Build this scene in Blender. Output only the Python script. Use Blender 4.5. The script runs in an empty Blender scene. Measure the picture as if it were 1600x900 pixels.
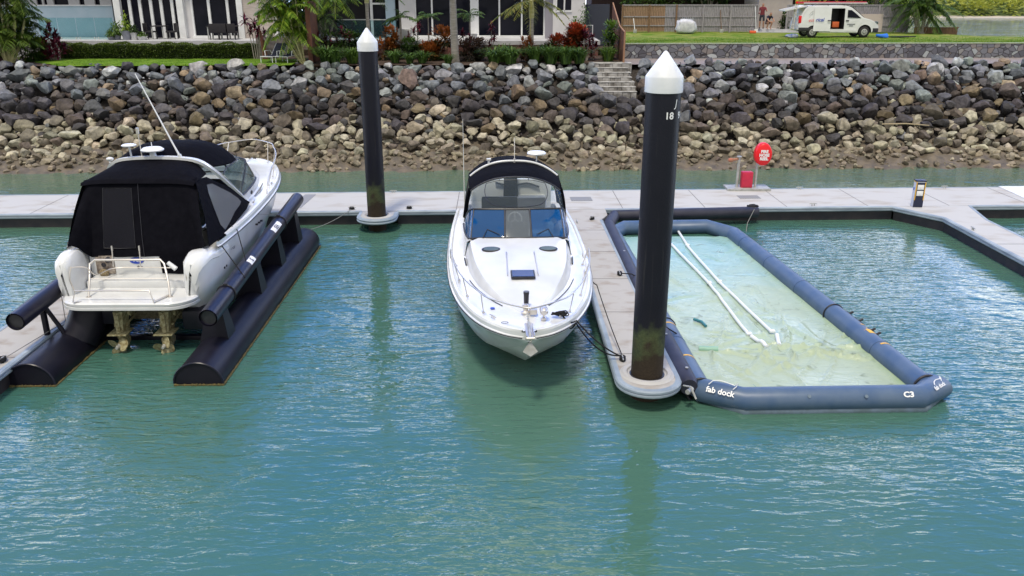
import bpy, bmesh, math, random
from mathutils import Vector, Matrix, Euler, noise
sc = bpy.context.scene
R = math.radians
PI = math.pi
random.seed(7)

# ------------------------------------------------------------------ camera
TH = R(19.7); FPX = 1310.0; HC = 8.0
cd = bpy.data.cameras.new("camera"); cam = bpy.data.objects.new("camera", cd)
sc.collection.objects.link(cam); sc.camera = cam
cam.location = (0, 0, HC); cam.rotation_euler = (R(90) - TH, 0, 0)
cd.sensor_width = 36.0; cd.lens = 36.0 * FPX / 1600.0
cd.clip_start = 0.1; cd.clip_end = 6000

# ------------------------------------------------------------------ world
SUN_EL, SUN_AZ = 68.0, 200.0       # azimuth clockwise from +Y
w = bpy.data.worlds.new("World"); sc.world = w; w.use_nodes = True
nt = w.node_tree; nt.nodes.clear()
N = nt.nodes.new; L = nt.links.new
out = N('ShaderNodeOutputWorld'); bg = N('ShaderNodeBackground'); bg.inputs[1].default_value = 0.13
sky = N('ShaderNodeTexSky'); sky.sky_type = 'NISHITA'; sky.sun_disc = False
sky.sun_elevation = R(SUN_EL); sky.sun_rotation = R(SUN_AZ); sky.air_density = 1.0; sky.dust_density = 0.6; sky.ozone_density = 2.0
tc = N('ShaderNodeTexCoord'); sep = N('ShaderNodeSeparateXYZ'); L(tc.outputs['Generated'], sep.inputs[0])
mx = N('ShaderNodeMath'); mx.operation = 'MAXIMUM'; L(sep.outputs[2], mx.inputs[0]); mx.inputs[1].default_value = 0.0
ad = N('ShaderNodeMath'); ad.operation = 'ADD'; L(mx.outputs[0], ad.inputs[0]); ad.inputs[1].default_value = 0.12
dv = N('ShaderNodeVectorMath'); dv.operation = 'DIVIDE'; L(tc.outputs['Generated'], dv.inputs[0])
cb = N('ShaderNodeCombineXYZ')
for i in range(3): L(ad.outputs[0], cb.inputs[i])
L(cb.outputs[0], dv.inputs[1])
mp = N('ShaderNodeMapping'); L(dv.outputs[0], mp.inputs[0]); mp.inputs['Location'].default_value = (3.1, 1.7, 0); mp.inputs['Scale'].default_value = (1, 1, 0.0)
nz = N('ShaderNodeTexNoise'); nz.inputs['Scale'].default_value = 3.0; nz.inputs['Detail'].default_value = 7; nz.inputs['Roughness'].default_value = 0.55
L(mp.outputs[0], nz.inputs['Vector'])
cr = N('ShaderNodeValToRGB'); cr.color_ramp.elements[0].position = 0.53; cr.color_ramp.elements[1].position = 0.575
lw = N('ShaderNodeMapRange'); lw.inputs[1].default_value = 0.28; lw.inputs[2].default_value = 0.48; lw.inputs[3].default_value = 0.07; lw.inputs[4].default_value = -0.10; L(sep.outputs[2], lw.inputs[0])
ns_ = N('ShaderNodeMath'); ns_.operation = 'ADD'; L(nz.outputs[0], ns_.inputs[0]); L(lw.outputs[0], ns_.inputs[1])
bk = N('ShaderNodeMapRange'); bk.inputs[1].default_value = 0.25; bk.inputs[2].default_value = -0.15; bk.inputs[3].default_value = 0.0; bk.inputs[4].default_value = 0.30; L(sep.outputs[1], bk.inputs[0])
hi = N('ShaderNodeMapRange'); hi.inputs[1].default_value = 0.64; hi.inputs[2].default_value = 0.85; hi.inputs[3].default_value = 0.0; hi.inputs[4].default_value = 0.25; L(sep.outputs[2], hi.inputs[0])
mxx = N('ShaderNodeMath'); mxx.operation = 'MAXIMUM'; L(bk.outputs[0], mxx.inputs[0]); L(hi.outputs[0], mxx.inputs[1])
n2_ = N('ShaderNodeMath'); n2_.operation = 'ADD'; L(ns_.outputs[0], n2_.inputs[0]); L(mxx.outputs[0], n2_.inputs[1])
L(n2_.outputs[0], cr.inputs[0])
dk = N('ShaderNodeMapRange'); dk.inputs[1].default_value = 0.0; dk.inputs[2].default_value = 0.25; dk.inputs[3].default_value = 30.0; dk.inputs[4].default_value = 7.2; L(mxx.outputs[0], dk.inputs[0])
ck = N('ShaderNodeCombineXYZ')
for i in range(3): L(dk.outputs[0], ck.inputs[i])
cl = N('ShaderNodeMix'); cl.data_type = 'RGBA'; L(cr.outputs[0], cl.inputs[0]); tn = N('ShaderNodeVectorMath'); tn.operation = 'MULTIPLY'; L(sky.outputs[0], tn.inputs[0]); tn.inputs[1].default_value = (0.40, 1.95, 4.6); fz = N('ShaderNodeMapRange'); fz.inputs[1].default_value = 0.36; fz.inputs[2].default_value = 0.58; fz.inputs[3].default_value = 1.0; fz.inputs[4].default_value = 0.62; L(sep.outputs[2], fz.inputs[0]); t2_ = N('ShaderNodeVectorMath'); t2_.operation = 'SCALE'; L(tn.outputs[0], t2_.inputs[0]); L(fz.outputs[0], t2_.inputs['Scale']); L(t2_.outputs[0], cl.inputs[6]); L(ck.outputs[0], cl.inputs[7])
L(cl.outputs[2], bg.inputs[0]); L(bg.outputs[0], out.inputs[0])

# ------------------------------------------------------------------ sun
sl = bpy.data.lights.new("sun", 'SUN'); sl.energy = 2.9; sl.angle = R(9); sl.color = (1, 0.91, 0.76)
so = bpy.data.objects.new("sun", sl); sc.collection.objects.link(so)
sd = Vector((math.sin(R(SUN_AZ)) * math.cos(R(SUN_EL)), math.cos(R(SUN_AZ)) * math.cos(R(SUN_EL)), math.sin(R(SUN_EL))))
so.rotation_euler = sd.to_track_quat('Z', 'Y').to_euler(); so.location = (0, -30, 60)

sc.view_settings.view_transform = 'Standard'; sc.view_settings.look = 'None'
sc.view_settings.gamma = 1; sc.view_settings.exposure = -0.08; sc.view_settings.use_curve_mapping = False
sc.render.engine = 'CYCLES'
sc.render.resolution_x = 1024; sc.render.resolution_y = 576
sc.cycles.max_bounces = 6; sc.cycles.transparent_max_bounces = 12

# ------------------------------------------------------------------ helpers
def X(px, y, z):                     # world x of a sight line at a known depth and height
    return (px - 800) / FPX * (y * math.cos(TH) + (HC - z) * math.sin(TH))
def Y(py, z):                        # world y of a sight row at a known height
    return (HC - z) / math.tan(TH + math.atan((py - 450) / FPX))
def P(px, py, z):
    y = Y(py, z); return Vector((X(px, y, z), y, z))
def interp(tab, t):
    if t <= tab[0][0]: return tab[0][1]
    for (a, u), (b, v) in zip(tab, tab[1:]):
        if t <= b: return u + (v - u) * (t - a) / (b - a)
    return tab[-1][1]
def sinterp(tab, t):                 # smooth (Catmull-Rom) table
    n = len(tab)
    if t <= tab[0][0]: return tab[0][1]
    if t >= tab[-1][0]: return tab[-1][1]
    for i in range(n - 1):
        if t <= tab[i + 1][0]:
            x0, y0 = tab[i]; x1, y1 = tab[i + 1]; h = x1 - x0; s = (t - x0) / h
            sl_ = (y1 - y0) / h
            m0 = sl_ if i == 0 else (y1 - tab[i - 1][1]) / (x1 - tab[i - 1][0])
            m1 = sl_ if i == n - 2 else (tab[i + 2][1] - y0) / (tab[i + 2][0] - x0)
            return ((2*s**3 - 3*s*s + 1) * y0 + (s**3 - 2*s*s + s) * h * m0 + (-2*s**3 + 3*s*s) * y1 + (s**3 - s*s) * h * m1)

def material(name, c, rough=0.6, metal=0.0, c2=None, scale=4.0, detail=4, lo=0.35, hi=0.65, bump=0.0, bscale=None, bdist=0.01,
             coord='Object', stretch=(1, 1, 1), emit=None, spec=0.5, trans=0.0, var=False, coat=0.0, alpha=1.0, sheen=0.0):
    m = bpy.data.materials.new(name); m.use_nodes = True
    t = m.node_tree; b = t.nodes['Principled BSDF']
    n = t.nodes.new; l = t.links.new
    b.inputs['Roughness'].default_value = rough; b.inputs['Metallic'].default_value = metal
    b.inputs['Base Color'].default_value = (*c, 1); b.inputs['Specular IOR Level'].default_value = spec
    b.inputs['Coat Weight'].default_value = coat; b.inputs['Alpha'].default_value = alpha
    b.inputs['Sheen Weight'].default_value = sheen
    co = n('ShaderNodeTexCoord'); ma = n('ShaderNodeMapping'); l(co.outputs[coord], ma.inputs[0]); ma.inputs['Scale'].default_value = stretch
    if c2 is not None:
        mixn = n('ShaderNodeMix'); mixn.data_type = 'RGBA'; mixn.inputs[6].default_value = (*c, 1); mixn.inputs[7].default_value = (*c2, 1)
        if var:
            at = n('ShaderNodeAttribute'); at.attribute_name = 'var'; l(at.outputs['Fac'], mixn.inputs[0])
        else:
            no = n('ShaderNodeTexNoise'); no.inputs['Scale'].default_value = scale; no.inputs['Detail'].default_value = detail
            l(ma.outputs[0], no.inputs['Vector'])
            mr = n('ShaderNodeMapRange'); mr.inputs[1].default_value = lo; mr.inputs[2].default_value = hi; l(no.outputs[0], mr.inputs[0]); l(mr.outputs[0], mixn.inputs[0])
        l(mixn.outputs[2], b.inputs['Base Color'])
    if bump > 0:
        nb = n('ShaderNodeTexNoise'); nb.inputs['Scale'].default_value = bscale or scale * 4; nb.inputs['Detail'].default_value = 5
        l(ma.outputs[0], nb.inputs['Vector'])
        bu = n('ShaderNodeBump'); bu.inputs['Strength'].default_value = bump; bu.inputs['Distance'].default_value = bdist
        l(nb.outputs[0], bu.inputs['Height']); l(bu.outputs[0], b.inputs['Normal'])
    if trans > 0:
        tr = n('ShaderNodeBsdfTranslucent'); ms = n('ShaderNodeMixShader'); ms.inputs[0].default_value = trans
        if c2 is not None: l(mixn.outputs[2], tr.inputs[0])
        else: tr.inputs[0].default_value = (*c, 1)
        l(b.outputs[0], ms.inputs[1]); l(tr.outputs[0], ms.inputs[2]); l(ms.outputs[0], t.nodes['Material Output'].inputs[0])
    return m
def thin_glass(name, tint, opac, rough=0.04, body=(0.02, 0.03, 0.04), spec=0.7):
    m = bpy.data.materials.new(name); m.use_nodes = True; t = m.node_tree; b = t.nodes['Principled BSDF']
    b.inputs['Base Color'].default_value = (*body, 1); b.inputs['Roughness'].default_value = rough; b.inputs['Specular IOR Level'].default_value = spec
    tr = t.nodes.new('ShaderNodeBsdfTransparent'); tr.inputs[0].default_value = (*tint, 1)
    ms = t.nodes.new('ShaderNodeMixShader'); ms.inputs[0].default_value = opac
    t.links.new(tr.outputs[0], ms.inputs[1]); t.links.new(b.outputs[0], ms.inputs[2]); t.links.new(ms.outputs[0], t.nodes['Material Output'].inputs[0])
    return m

class MB:
    def __init__(s): s.v = []; s.f = []; s.a = []
    def add(s, vs, fs, a=0.0):
        o = len(s.v); s.v += [tuple(p) for p in vs]; s.f += [tuple(i + o for i in f) for f in fs]; s.a += [a] * len(fs)
    def box(s, c, d, rz=0.0, bev=0.0, rot=None, a=0.0):
        x, y, z = (q / 2 for q in d)
        M = Matrix.Translation(c) @ (rot.to_4x4() if rot is not None else Matrix.Rotation(rz, 4, 'Z'))
        if bev > 0:
            bm = bmesh.new(); bmesh.ops.create_cube(bm, size=1)
            bmesh.ops.scale(bm, vec=d, verts=bm.verts)
            bmesh.ops.bevel(bm, geom=bm.edges[:], offset=bev, segments=2, affect='EDGES', profile=0.6)
            bm.verts.index_update()
            s.add([M @ v.co for v in bm.verts], [[v.index for v in f.verts] for f in bm.faces], a); bm.free()
        else:
            vs = [M @ Vector((i * x, j * y, k * z)) for k in (-1, 1) for j in (-1, 1) for i in (-1, 1)]
            s.add(vs, [(0, 2, 3, 1), (4, 5, 7, 6), (0, 1, 5, 4), (2, 6, 7, 3), (0, 4, 6, 2), (1, 3, 7, 5)], a)
        return s
    def loft(s, rings, close=False, caps=(False, False), a=0.0):
        n = len(rings[0]); vs = [p for r in rings for p in r]; fs = []
        for i in range(len(rings) - 1):
            for j in range(n if close else n - 1):
                k = (j + 1) % n
                fs.append((i * n + j, i * n + k, (i + 1) * n + k, (i + 1) * n + j))
        if caps[0]: fs.append(tuple(reversed(range(n))))
        if caps[1]: fs.append(tuple((len(rings) - 1) * n + j for j in range(n)))
        s.add(vs, fs, a); return s
    def tube(s, pts, r, seg=8, caps=True, closed=False, a=0.0):
        pts = [Vector(p) for p in pts]; n = len(pts); rings = []
        rad = r if isinstance(r, (list, tuple)) else [r] * n
        prev = None
        for i, p in enumerate(pts):
            if closed: d = (pts[(i + 1) % n] - pts[i - 1])
            else: d = pts[min(i + 1, n - 1)] - pts[max(i - 1, 0)]
            d.normalize()
            if prev is None:
                u = d.orthogonal().normalized() if abs(d.z) > 0.9 else Vector((0, 0, 1)).cross(d).normalized()
            else:
                u = (prev - d * prev.dot(d)).normalized()
            prev = u; v = d.cross(u)
            k = 1.0
            if 0 < i < n - 1:
                c = (pts[i] - pts[i-1]).normalized().dot((pts[i+1] - pts[i]).normalized()); k = 1 / max(0.5, math.sqrt((1 + c) / 2))
            rings.append([p + (u * math.cos(t) * k + v * math.sin(t)) * rad[i] for t in [2 * PI * q / seg for q in range(seg)]])
        if closed: rings.append(rings[0])
        s.loft(rings, True, (caps and not closed, caps and not closed), a); return s
    def cyl(s, p0, p1, r0, r1=None, seg=16, a=0.0): return s.tube([p0, p1], [r0, r0 if r1 is None else r1], seg, True, False, a)
    def prism(s, pts, z0, z1, a=0.0, cap=True):
        n = len(pts); vs = [(x, y, z0) for x, y in pts] + [(x, y, z1) for x, y in pts]
        fs = [(i, (i + 1) % n, n + (i + 1) % n, n + i) for i in range(n)]
        if cap: fs += [tuple(reversed(range(n))), tuple(range(n, 2 * n))]
        s.add(vs, fs, a); return s
    def lathe(s, prof, c, seg=20, a=0.0, sx=1, sy=1):
        rings = [[(c[0] + r * sx * math.cos(2*PI*k/seg), c[1] + r * sy * math.sin(2*PI*k/seg), c[2] + z) for k in range(seg)] for r, z in prof]
        s.loft(rings, True, (True, True), a); return s
    def blob(s, c, r, seg=10, a=0.0):
        prof = [(max(0.01, math.cos(t)), math.sin(t)) for t in [(-PI/2 + PI * i / seg) for i in range(seg + 1)]]
        rx, ry, rz = r if isinstance(r, tuple) else (r, r, r)
        rings = [[(c[0] + q * rx * math.cos(2*PI*k/seg/1.5), c[1] + q * ry * math.sin(2*PI*k/seg/1.5), c[2] + z * rz) for k in range(int(seg * 1.5))] for q, z in prof]
        s.loft(rings, True, (False, False), a); return s
    def build(s, name, mat, parent=None, smooth=40, fix=True):
        me = bpy.data.meshes.new(name); me.from_pydata(s.v, [], s.f)
        at = me.attributes.new('var', 'FLOAT', 'FACE'); at.data.foreach_set('value', s.a)
        if fix and len(s.f) < 20000:
            bm = bmesh.new(); bm.from_mesh(me); bmesh.ops.recalc_face_normals(bm, faces=bm.faces[:]); bm.to_mesh(me); bm.free()
        me.materials.append(mat)
        if smooth:
            me.polygons.foreach_set('use_smooth', [True] * len(me.polygons)); me.set_sharp_from_angle(angle=R(smooth))
        o = bpy.data.objects.new(name, me); sc.collection.objects.link(o)
        if parent is not None: o.parent = parent
        return o
def tag(o, label=None, cat=None, group=None, kind=None):
    if label: o['label'] = label
    if cat: o['category'] = cat
    if group: o['group'] = group
    if kind: o['kind'] = kind
    return o
def thing(name, label, cat, loc=(0, 0, 0), rz=0.0, group=None):
    o = bpy.data.objects.new(name, None); sc.collection.objects.link(o); o.empty_display_size = 0.3
    o.location = loc; o.rotation_euler = (0, 0, rz); return tag(o, label, cat, group)
def copy_tree(o, parent=None):
    c = o.copy(); sc.collection.objects.link(c); c.parent = parent
    for ch in list(o.children): copy_tree(ch, c)
    return c
def text_mesh(name, s, size, mat, parent, M, extrude=0.0, shear=0.0, align='CENTER', warp=None, sx=1.0, bold=0.0):
    cu = bpy.data.curves.new(name, 'FONT'); cu.body = s; cu.size = size; cu.extrude = extrude; cu.shear = shear
    cu.align_x = align; cu.align_y = 'CENTER'; cu.resolution_u = 3; cu.offset = bold
    to = bpy.data.objects.new(name, cu); sc.collection.objects.link(to)
    bpy.context.view_layer.update()
    me = bpy.data.meshes.new_from_object(to.evaluated_get(bpy.context.evaluated_depsgraph_get()))
    bpy.data.objects.remove(to); bpy.data.curves.remove(cu)
    for v in me.vertices:
        p = Vector((v.co.x * sx, v.co.y, v.co.z)); v.co = warp(p) if warp else M @ p
    me.materials.clear(); me.materials.append(mat)
    o = bpy.data.objects.new(name, me); sc.collection.objects.link(o); o.parent = parent; return o
def plane_matrix(o, xdir, ydir):     # text plane: x along xdir, y along ydir
    x = Vector(xdir).normalized(); y = Vector(ydir).normalized(); z = x.cross(y).normalized(); y = z.cross(x)
    return Matrix(((x.x, y.x, z.x, o[0]), (x.y, y.y, z.y, o[1]), (x.z, y.z, z.z, o[2]), (0, 0, 0, 1)))
def rnd(a, b): return a + (b - a) * random.random()

# ------------------------------------------------------------------ materials
M = {}
M['gel'] = material('white_gelcoat', (0.70, 0.71, 0.72), 0.22, spec=0.45, c2=(0.61, 0.62, 0.62), scale=1.3, coat=0.2)
M['gel_old'] = material('nonskid_deck', (0.74, 0.745, 0.75), 0.5, c2=(0.66, 0.665, 0.66), scale=2.5, bump=0.12, bscale=160, bdist=0.002)
M['antifoul'] = material('antifoul', (0.03, 0.04, 0.07), 0.6, c2=(0.12, 0.11, 0.09), scale=3)
M['canvas'] = material('black_canvas', (0.0035, 0.0035, 0.006), 0.9, c2=(0.005, 0.005, 0.008), scale=6, bump=0.6, bscale=5, bdist=0.04, spec=0.06)
M['steel'] = material('polished_steel', (0.66, 0.62, 0.57), 0.38, 0.8)
M['black'] = material('black_plastic', (0.012, 0.012, 0.015), 0.45, c2=(0.025, 0.025, 0.03), scale=5)
M['rope'] = material('black_rope', (0.01, 0.01, 0.012), 0.9, bump=0.6, bscale=80)
M['grey_rope'] = material('grey_rope', (0.2, 0.2, 0.19), 0.9)
M['hdpe'] = material('dark_plastic_pipe', (0.007, 0.008, 0.020), 0.34, c2=(0.014, 0.013, 0.024), scale=2, bump=0.10, bscale=9, spec=0.3)
M['blueglass'] = thin_glass('blue_tinted_pane', (0.25, 0.45, 0.7), 0.80, 0.03, (0.003, 0.06, 0.19))
M['darkglass'] = material('dark_house_glass', (0.004, 0.005, 0.010), 0.10, c2=(0.012, 0.012, 0.02), scale=0.8, spec=0.12)
M['clear'] = thin_glass('clear_vinyl', (0.93, 0.96, 0.97), 0.10, 0.05, (0.25, 0.33, 0.4))
M['smoke'] = thin_glass('smoked_vinyl', (0.4, 0.42, 0.46), 0.86, 0.35, (0.010, 0.010, 0.015), 0.12)
M['sideglass'] = thin_glass('side_window', (0.55, 0.65, 0.65), 0.62, 0.08, (0.10, 0.14, 0.14))
M['greenglass'] = thin_glass('pool_fence_glass', (0.80, 0.93, 0.94), 0.10, 0.05, (0.12, 0.3, 0.32))
M['white'] = material('white_paint', (0.78, 0.79, 0.80), 0.45, c2=(0.68, 0.69, 0.70), scale=3)
M['whiteplastic'] = material('white_cap', (0.74, 0.75, 0.77), 0.4, c2=(0.62, 0.64, 0.66), scale=2.5)
M['red'] = material('red_paint', (0.75, 0.005, 0.01), 0.35)
M['pinkred'] = material('faded_red_paint', (0.55, 0.02, 0.06), 0.4, c2=(0.45, 0.015, 0.05), scale=5)
M['marks'] = material('white_lettering', (0.8, 0.8, 0.8), 0.5)
M['darkmarks'] = material('navy_lettering', (0.01, 0.012, 0.05), 0.5)
M['bluemarks'] = material('blue_lettering', (0.01, 0.05, 0.4), 0.4)
M['yellow'] = material('yellow_marking', (0.75, 0.42, 0.02), 0.5)
M['galv'] = material('galvanised_steel', (0.45, 0.46, 0.45), 0.5, 0.3, c2=(0.33, 0.33, 0.31), scale=8)
M['alu'] = material('aluminium_edge', (0.20, 0.25, 0.31), 0.6, 0.0, c2=(0.32, 0.38, 0.44), scale=1.5, stretch=(1, 1, 6))
M['float'] = material('black_float', (0.012, 0.012, 0.02), 0.55, c2=(0.03, 0.025, 0.03), scale=3, bump=0.2, bscale=12)
M['leather'] = material('white_upholstery', (0.7, 0.69, 0.66), 0.5)
M['bronze'] = material('fouled_drive', (0.17, 0.13, 0.055), 0.85, c2=(0.40, 0.37, 0.22), scale=14, bump=0.5, bscale=50, bdist=0.01)
M['slime'] = material('slimy_paint', (0.16, 0.14, 0.08), 0.8, c2=(0.06, 0.05, 0.03), scale=20, bump=0.6, bscale=60)
M['inflatable'] = material('blue_grey_pvc', (0.048, 0.092, 0.178), 0.42, c2=(0.08, 0.125, 0.20), scale=2.2, bump=0.12, bscale=5, bdist=0.02)
M['inflatable_light'] = material('light_pvc_skirt', (0.14, 0.19, 0.26), 0.5, c2=(0.10, 0.14, 0.17), scale=6)
M['pvc'] = material('white_pvc_pipe', (0.72, 0.74, 0.76), 0.35)
M['rust'] = material('rusty_steel', (0.16, 0.065, 0.035), 0.85, c2=(0.10, 0.04, 0.025), scale=3)
M['timber'] = material('brown_timber', (0.22, 0.13, 0.07), 0.8, c2=(0.14, 0.08, 0.045), scale=5, stretch=(6, 6, 1))
M['greytimber'] = material('weathered_paling', (0.21, 0.195, 0.21), 0.85, c2=(0.36, 0.34, 0.37), scale=7, stretch=(5, 1, 0.4), bump=0.3)
M['browntimber'] = material('brown_paling', (0.22, 0.135, 0.085), 0.85, c2=(0.34, 0.22, 0.14), scale=7, stretch=(5, 1, 0.4), bump=0.3)
M['render'] = material('beige_render', (0.42, 0.37, 0.34), 0.9, c2=(0.48, 0.43, 0.39), scale=2, bump=0.2, bscale=30)
M['whiterender'] = material('white_render', (0.62, 0.61, 0.62), 0.8, c2=(0.55, 0.54, 0.55), scale=1)
M['bluewall'] = material('pale_blue_wall', (0.40, 0.53, 0.62), 0.7, c2=(0.46, 0.57, 0.66), scale=1.2)
M['patio'] = material('patio_stone', (0.40, 0.40, 0.42), 0.8, c2=(0.5, 0.5, 0.52), scale=2)
M['fabricdark'] = material('navy_sling', (0.02, 0.022, 0.04), 0.8)
M['darkfurn'] = material('dark_rattan', (0.012, 0.010, 0.014), 0.7)
M['pot'] = material('white_pot', (0.62, 0.62, 0.62), 0.6, c2=(0.5, 0.5, 0.5), scale=6)
M['greypot'] = material('grey_pot', (0.25, 0.27, 0.32), 0.6, c2=(0.2, 0.2, 0.24), scale=6)
M['tyre'] = material('tyre_rubber', (0.015, 0.015, 0.016), 0.8)
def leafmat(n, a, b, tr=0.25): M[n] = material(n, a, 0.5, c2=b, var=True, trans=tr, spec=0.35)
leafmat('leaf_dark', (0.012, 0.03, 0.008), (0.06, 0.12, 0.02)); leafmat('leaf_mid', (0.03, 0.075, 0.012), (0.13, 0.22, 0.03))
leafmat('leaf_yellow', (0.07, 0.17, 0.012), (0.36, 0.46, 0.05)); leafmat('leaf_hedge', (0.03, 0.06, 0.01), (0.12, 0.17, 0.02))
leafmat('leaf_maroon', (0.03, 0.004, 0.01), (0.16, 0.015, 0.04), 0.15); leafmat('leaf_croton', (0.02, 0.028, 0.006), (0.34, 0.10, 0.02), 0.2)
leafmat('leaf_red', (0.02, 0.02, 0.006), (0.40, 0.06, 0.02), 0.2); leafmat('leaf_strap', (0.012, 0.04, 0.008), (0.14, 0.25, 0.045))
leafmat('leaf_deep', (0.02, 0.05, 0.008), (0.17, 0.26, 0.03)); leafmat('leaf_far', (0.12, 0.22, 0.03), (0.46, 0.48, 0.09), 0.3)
M['bark'] = material('palm_bark', (0.22, 0.20, 0.17), 0.9, c2=(0.34, 0.31, 0.27), scale=3, stretch=(1, 1, 8), bump=0.4)
M['cane'] = material('golden_cane', (0.34, 0.34, 0.12), 0.6, c2=(0.5, 0.46, 0.25), scale=2, stretch=(1, 1, 6))
# ================================================================== SETTING
def water_material():
    m = bpy.data.materials.new('harbour_water'); m.use_nodes = True; t = m.node_tree; b = t.nodes['Principled BSDF']
    n = t.nodes.new; l = t.links.new
    co = n('ShaderNodeTexCoord')
    nz = n('ShaderNodeTexNoise'); nz.inputs['Scale'].default_value = 0.09; nz.inputs['Detail'].default_value = 3; l(co.outputs['Object'], nz.inputs['Vector'])
    rp = n('ShaderNodeMapRange'); rp.inputs[1].default_value = 0.35; rp.inputs[2].default_value = 0.65; l(nz.outputs[0], rp.inputs[0])
    mx = n('ShaderNodeMix'); mx.data_type = 'RGBA'; mx.inputs[6].default_value = (0.044, 0.128, 0.106, 1); mx.inputs[7].default_value = (0.068, 0.142, 0.095, 1)
    l(rp.outputs[0], mx.inputs[0])
    # silt near the mud bank on the shore side
    sp = n('ShaderNodeSeparateXYZ'); l(co.outputs['Object'], sp.inputs[0])
    r2 = n('ShaderNodeMapRange'); r2.inputs[1].default_value = 30; r2.inputs[2].default_value = 39; l(sp.outputs[1], r2.inputs[0])
    r3 = n('ShaderNodeMapRange'); r3.inputs[1].default_value = 60; r3.inputs[2].default_value = 45; l(sp.outputs[1], r3.inputs[0])
    mu = n('ShaderNodeMath'); mu.operation = 'MULTIPLY'; l(r2.outputs[0], mu.inputs[0]); l(r3.outputs[0], mu.inputs[1])
    mx2 = n('ShaderNodeMix'); mx2.data_type = 'RGBA'; l(mu.outputs[0], mx2.inputs[0]); l(mx.outputs[2], mx2.inputs[6]); mx2.inputs[7].default_value = (0.10, 0.15, 0.10, 1)
    r4 = n('ShaderNodeMapRange'); r4.inputs[1].default_value = 60; r4.inputs[2].default_value = 220; l(sp.outputs[1], r4.inputs[0])
    mx3 = n('ShaderNodeMix'); mx3.data_type = 'RGBA'; l(r4.outputs[0], mx3.inputs[0]); l(mx2.outputs[2], mx3.inputs[6]); mx3.inputs[7].default_value = (0.24, 0.27, 0.31, 1)
    l(mx3.outputs[2], b.inputs['Base Color'])
    b.inputs['Roughness'].default_value = 0.03; b.inputs['IOR'].default_value = 1.58
    def wave(scale, st, rot, dist, prev, detail=3, strength=1.0, distort=0.6):
        mp = n('ShaderNodeMapping'); mp.inputs['Scale'].default_value = st; mp.inputs['Rotation'].default_value = (0, 0, rot); l(co.outputs['Object'], mp.inputs[0])
        q = n('ShaderNodeTexNoise'); q.inputs['Scale'].default_value = scale; q.inputs['Detail'].default_value = detail; q.inputs['Roughness'].default_value = 0.5; q.inputs['Distortion'].default_value = distort
        l(mp.outputs[0], q.inputs['Vector'])
        bu = n('ShaderNodeBump'); bu.inputs['Strength'].default_value = strength; bu.inputs['Distance'].default_value = dist; l(q.outputs[0], bu.inputs['Height'])
        if prev: l(prev.outputs[0], bu.inputs['Normal'])
        return bu
    pn = n('ShaderNodeTexNoise'); pn.inputs['Scale'].default_value = 0.16; pn.inputs['Detail'].default_value = 2; l(co.outputs['Object'], pn.inputs['Vector'])
    pr_ = n('ShaderNodeMapRange'); pr_.inputs[1].default_value = 0.38; pr_.inputs[2].default_value = 0.62; pr_.inputs[3].default_value = 0.40; pr_.inputs[4].default_value = 1.15; l(pn.outputs[0], pr_.inputs[0])
    b1 = wave(0.6, (1, 1.5, 1), 0.25, 0.05, None, 2)
    b2 = wave(2.3, (0.7, 2.4, 1), -0.10, 0.040, b1, 2)
    b3 = wave(7.0, (0.7, 1.9, 1), 0.22, 0.010, b2, 2)
    for q_ in (b2, b3): l(pr_.outputs[0], q_.inputs['Strength'])
    l(b3.outputs[0], b.inputs['Normal'])
    return m
M['water'] = water_material()
o = MB(); o.add([(-1500, -80, 0), (1500, -80, 0), (1500, 3500, 0), (-1500, 3500, 0)], [(0, 1, 2, 3)])
tag(o.build('water', M['water'], smooth=0), kind='structure')
o = MB(); o.add([(-1500, -80, -3.2), (1500, -80, -3.2), (1500, 3500, -3.2), (-1500, 3500, -3.2)], [(0, 1, 2, 3)])
M['mud'] = material('tidal_mud', (0.15, 0.12, 0.085), 0.6, c2=(0.08, 0.066, 0.05), scale=2.5, bump=0.8, bscale=9, bdist=0.05)
tag(o.build('seabed', M['mud'], smooth=0), kind='structure')

# ---- bank
def bank_z(yy):
    return interp([(34, -1.6), (38.1, -0.12), (38.6, 0.02), (39.2, 0.28), (40.0, 0.62), (41.0, 0.95), (45.6, 3.75), (46.2, 4.10), (60, 4.12)], yy)
rows = []
ys = [34 + 0.25 * i for i in range(0, 52)]
for i in range(0, 281):
    x = -36 + i * 0.28
    r = []
    for yy in ys:
        z = bank_z(yy)
        if 38 < yy < 46: z += 0.16 * noise.noise((x * 0.9, yy * 1.1, 0)) + 0.14 * noise.noise((x * 2.6, yy * 2.8, 3)) + (0.09 * noise.noise((x * 7, yy * 7, 9)) if yy < 41 else 0)
        r.append((x, yy + 0.027 * x, z))
    rows.append(r)
o = MB(); o.loft([[p for p in r if p[1] - .027 * p[0] < 41.2] for r in rows]); tag(o.build('mud_bank', M['mud'], smooth=60, fix=False), kind='structure')

M['core'] = material('rock_gap_shade', (0.030, 0.025, 0.022), 0.95, c2=(0.055, 0.045, 0.038), scale=6, bump=1, bscale=8, bdist=.1)  # bed coloured near-black, painting the shade in gaps between boulders
o = MB(); o.loft([[(p[0], p[1], p[2] - .12) for p in r if p[1] - .027 * p[0] > 40.4] for r in rows]); tag(o.build('rock_bed', M['core'], smooth=60, fix=False), kind='structure')
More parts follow.
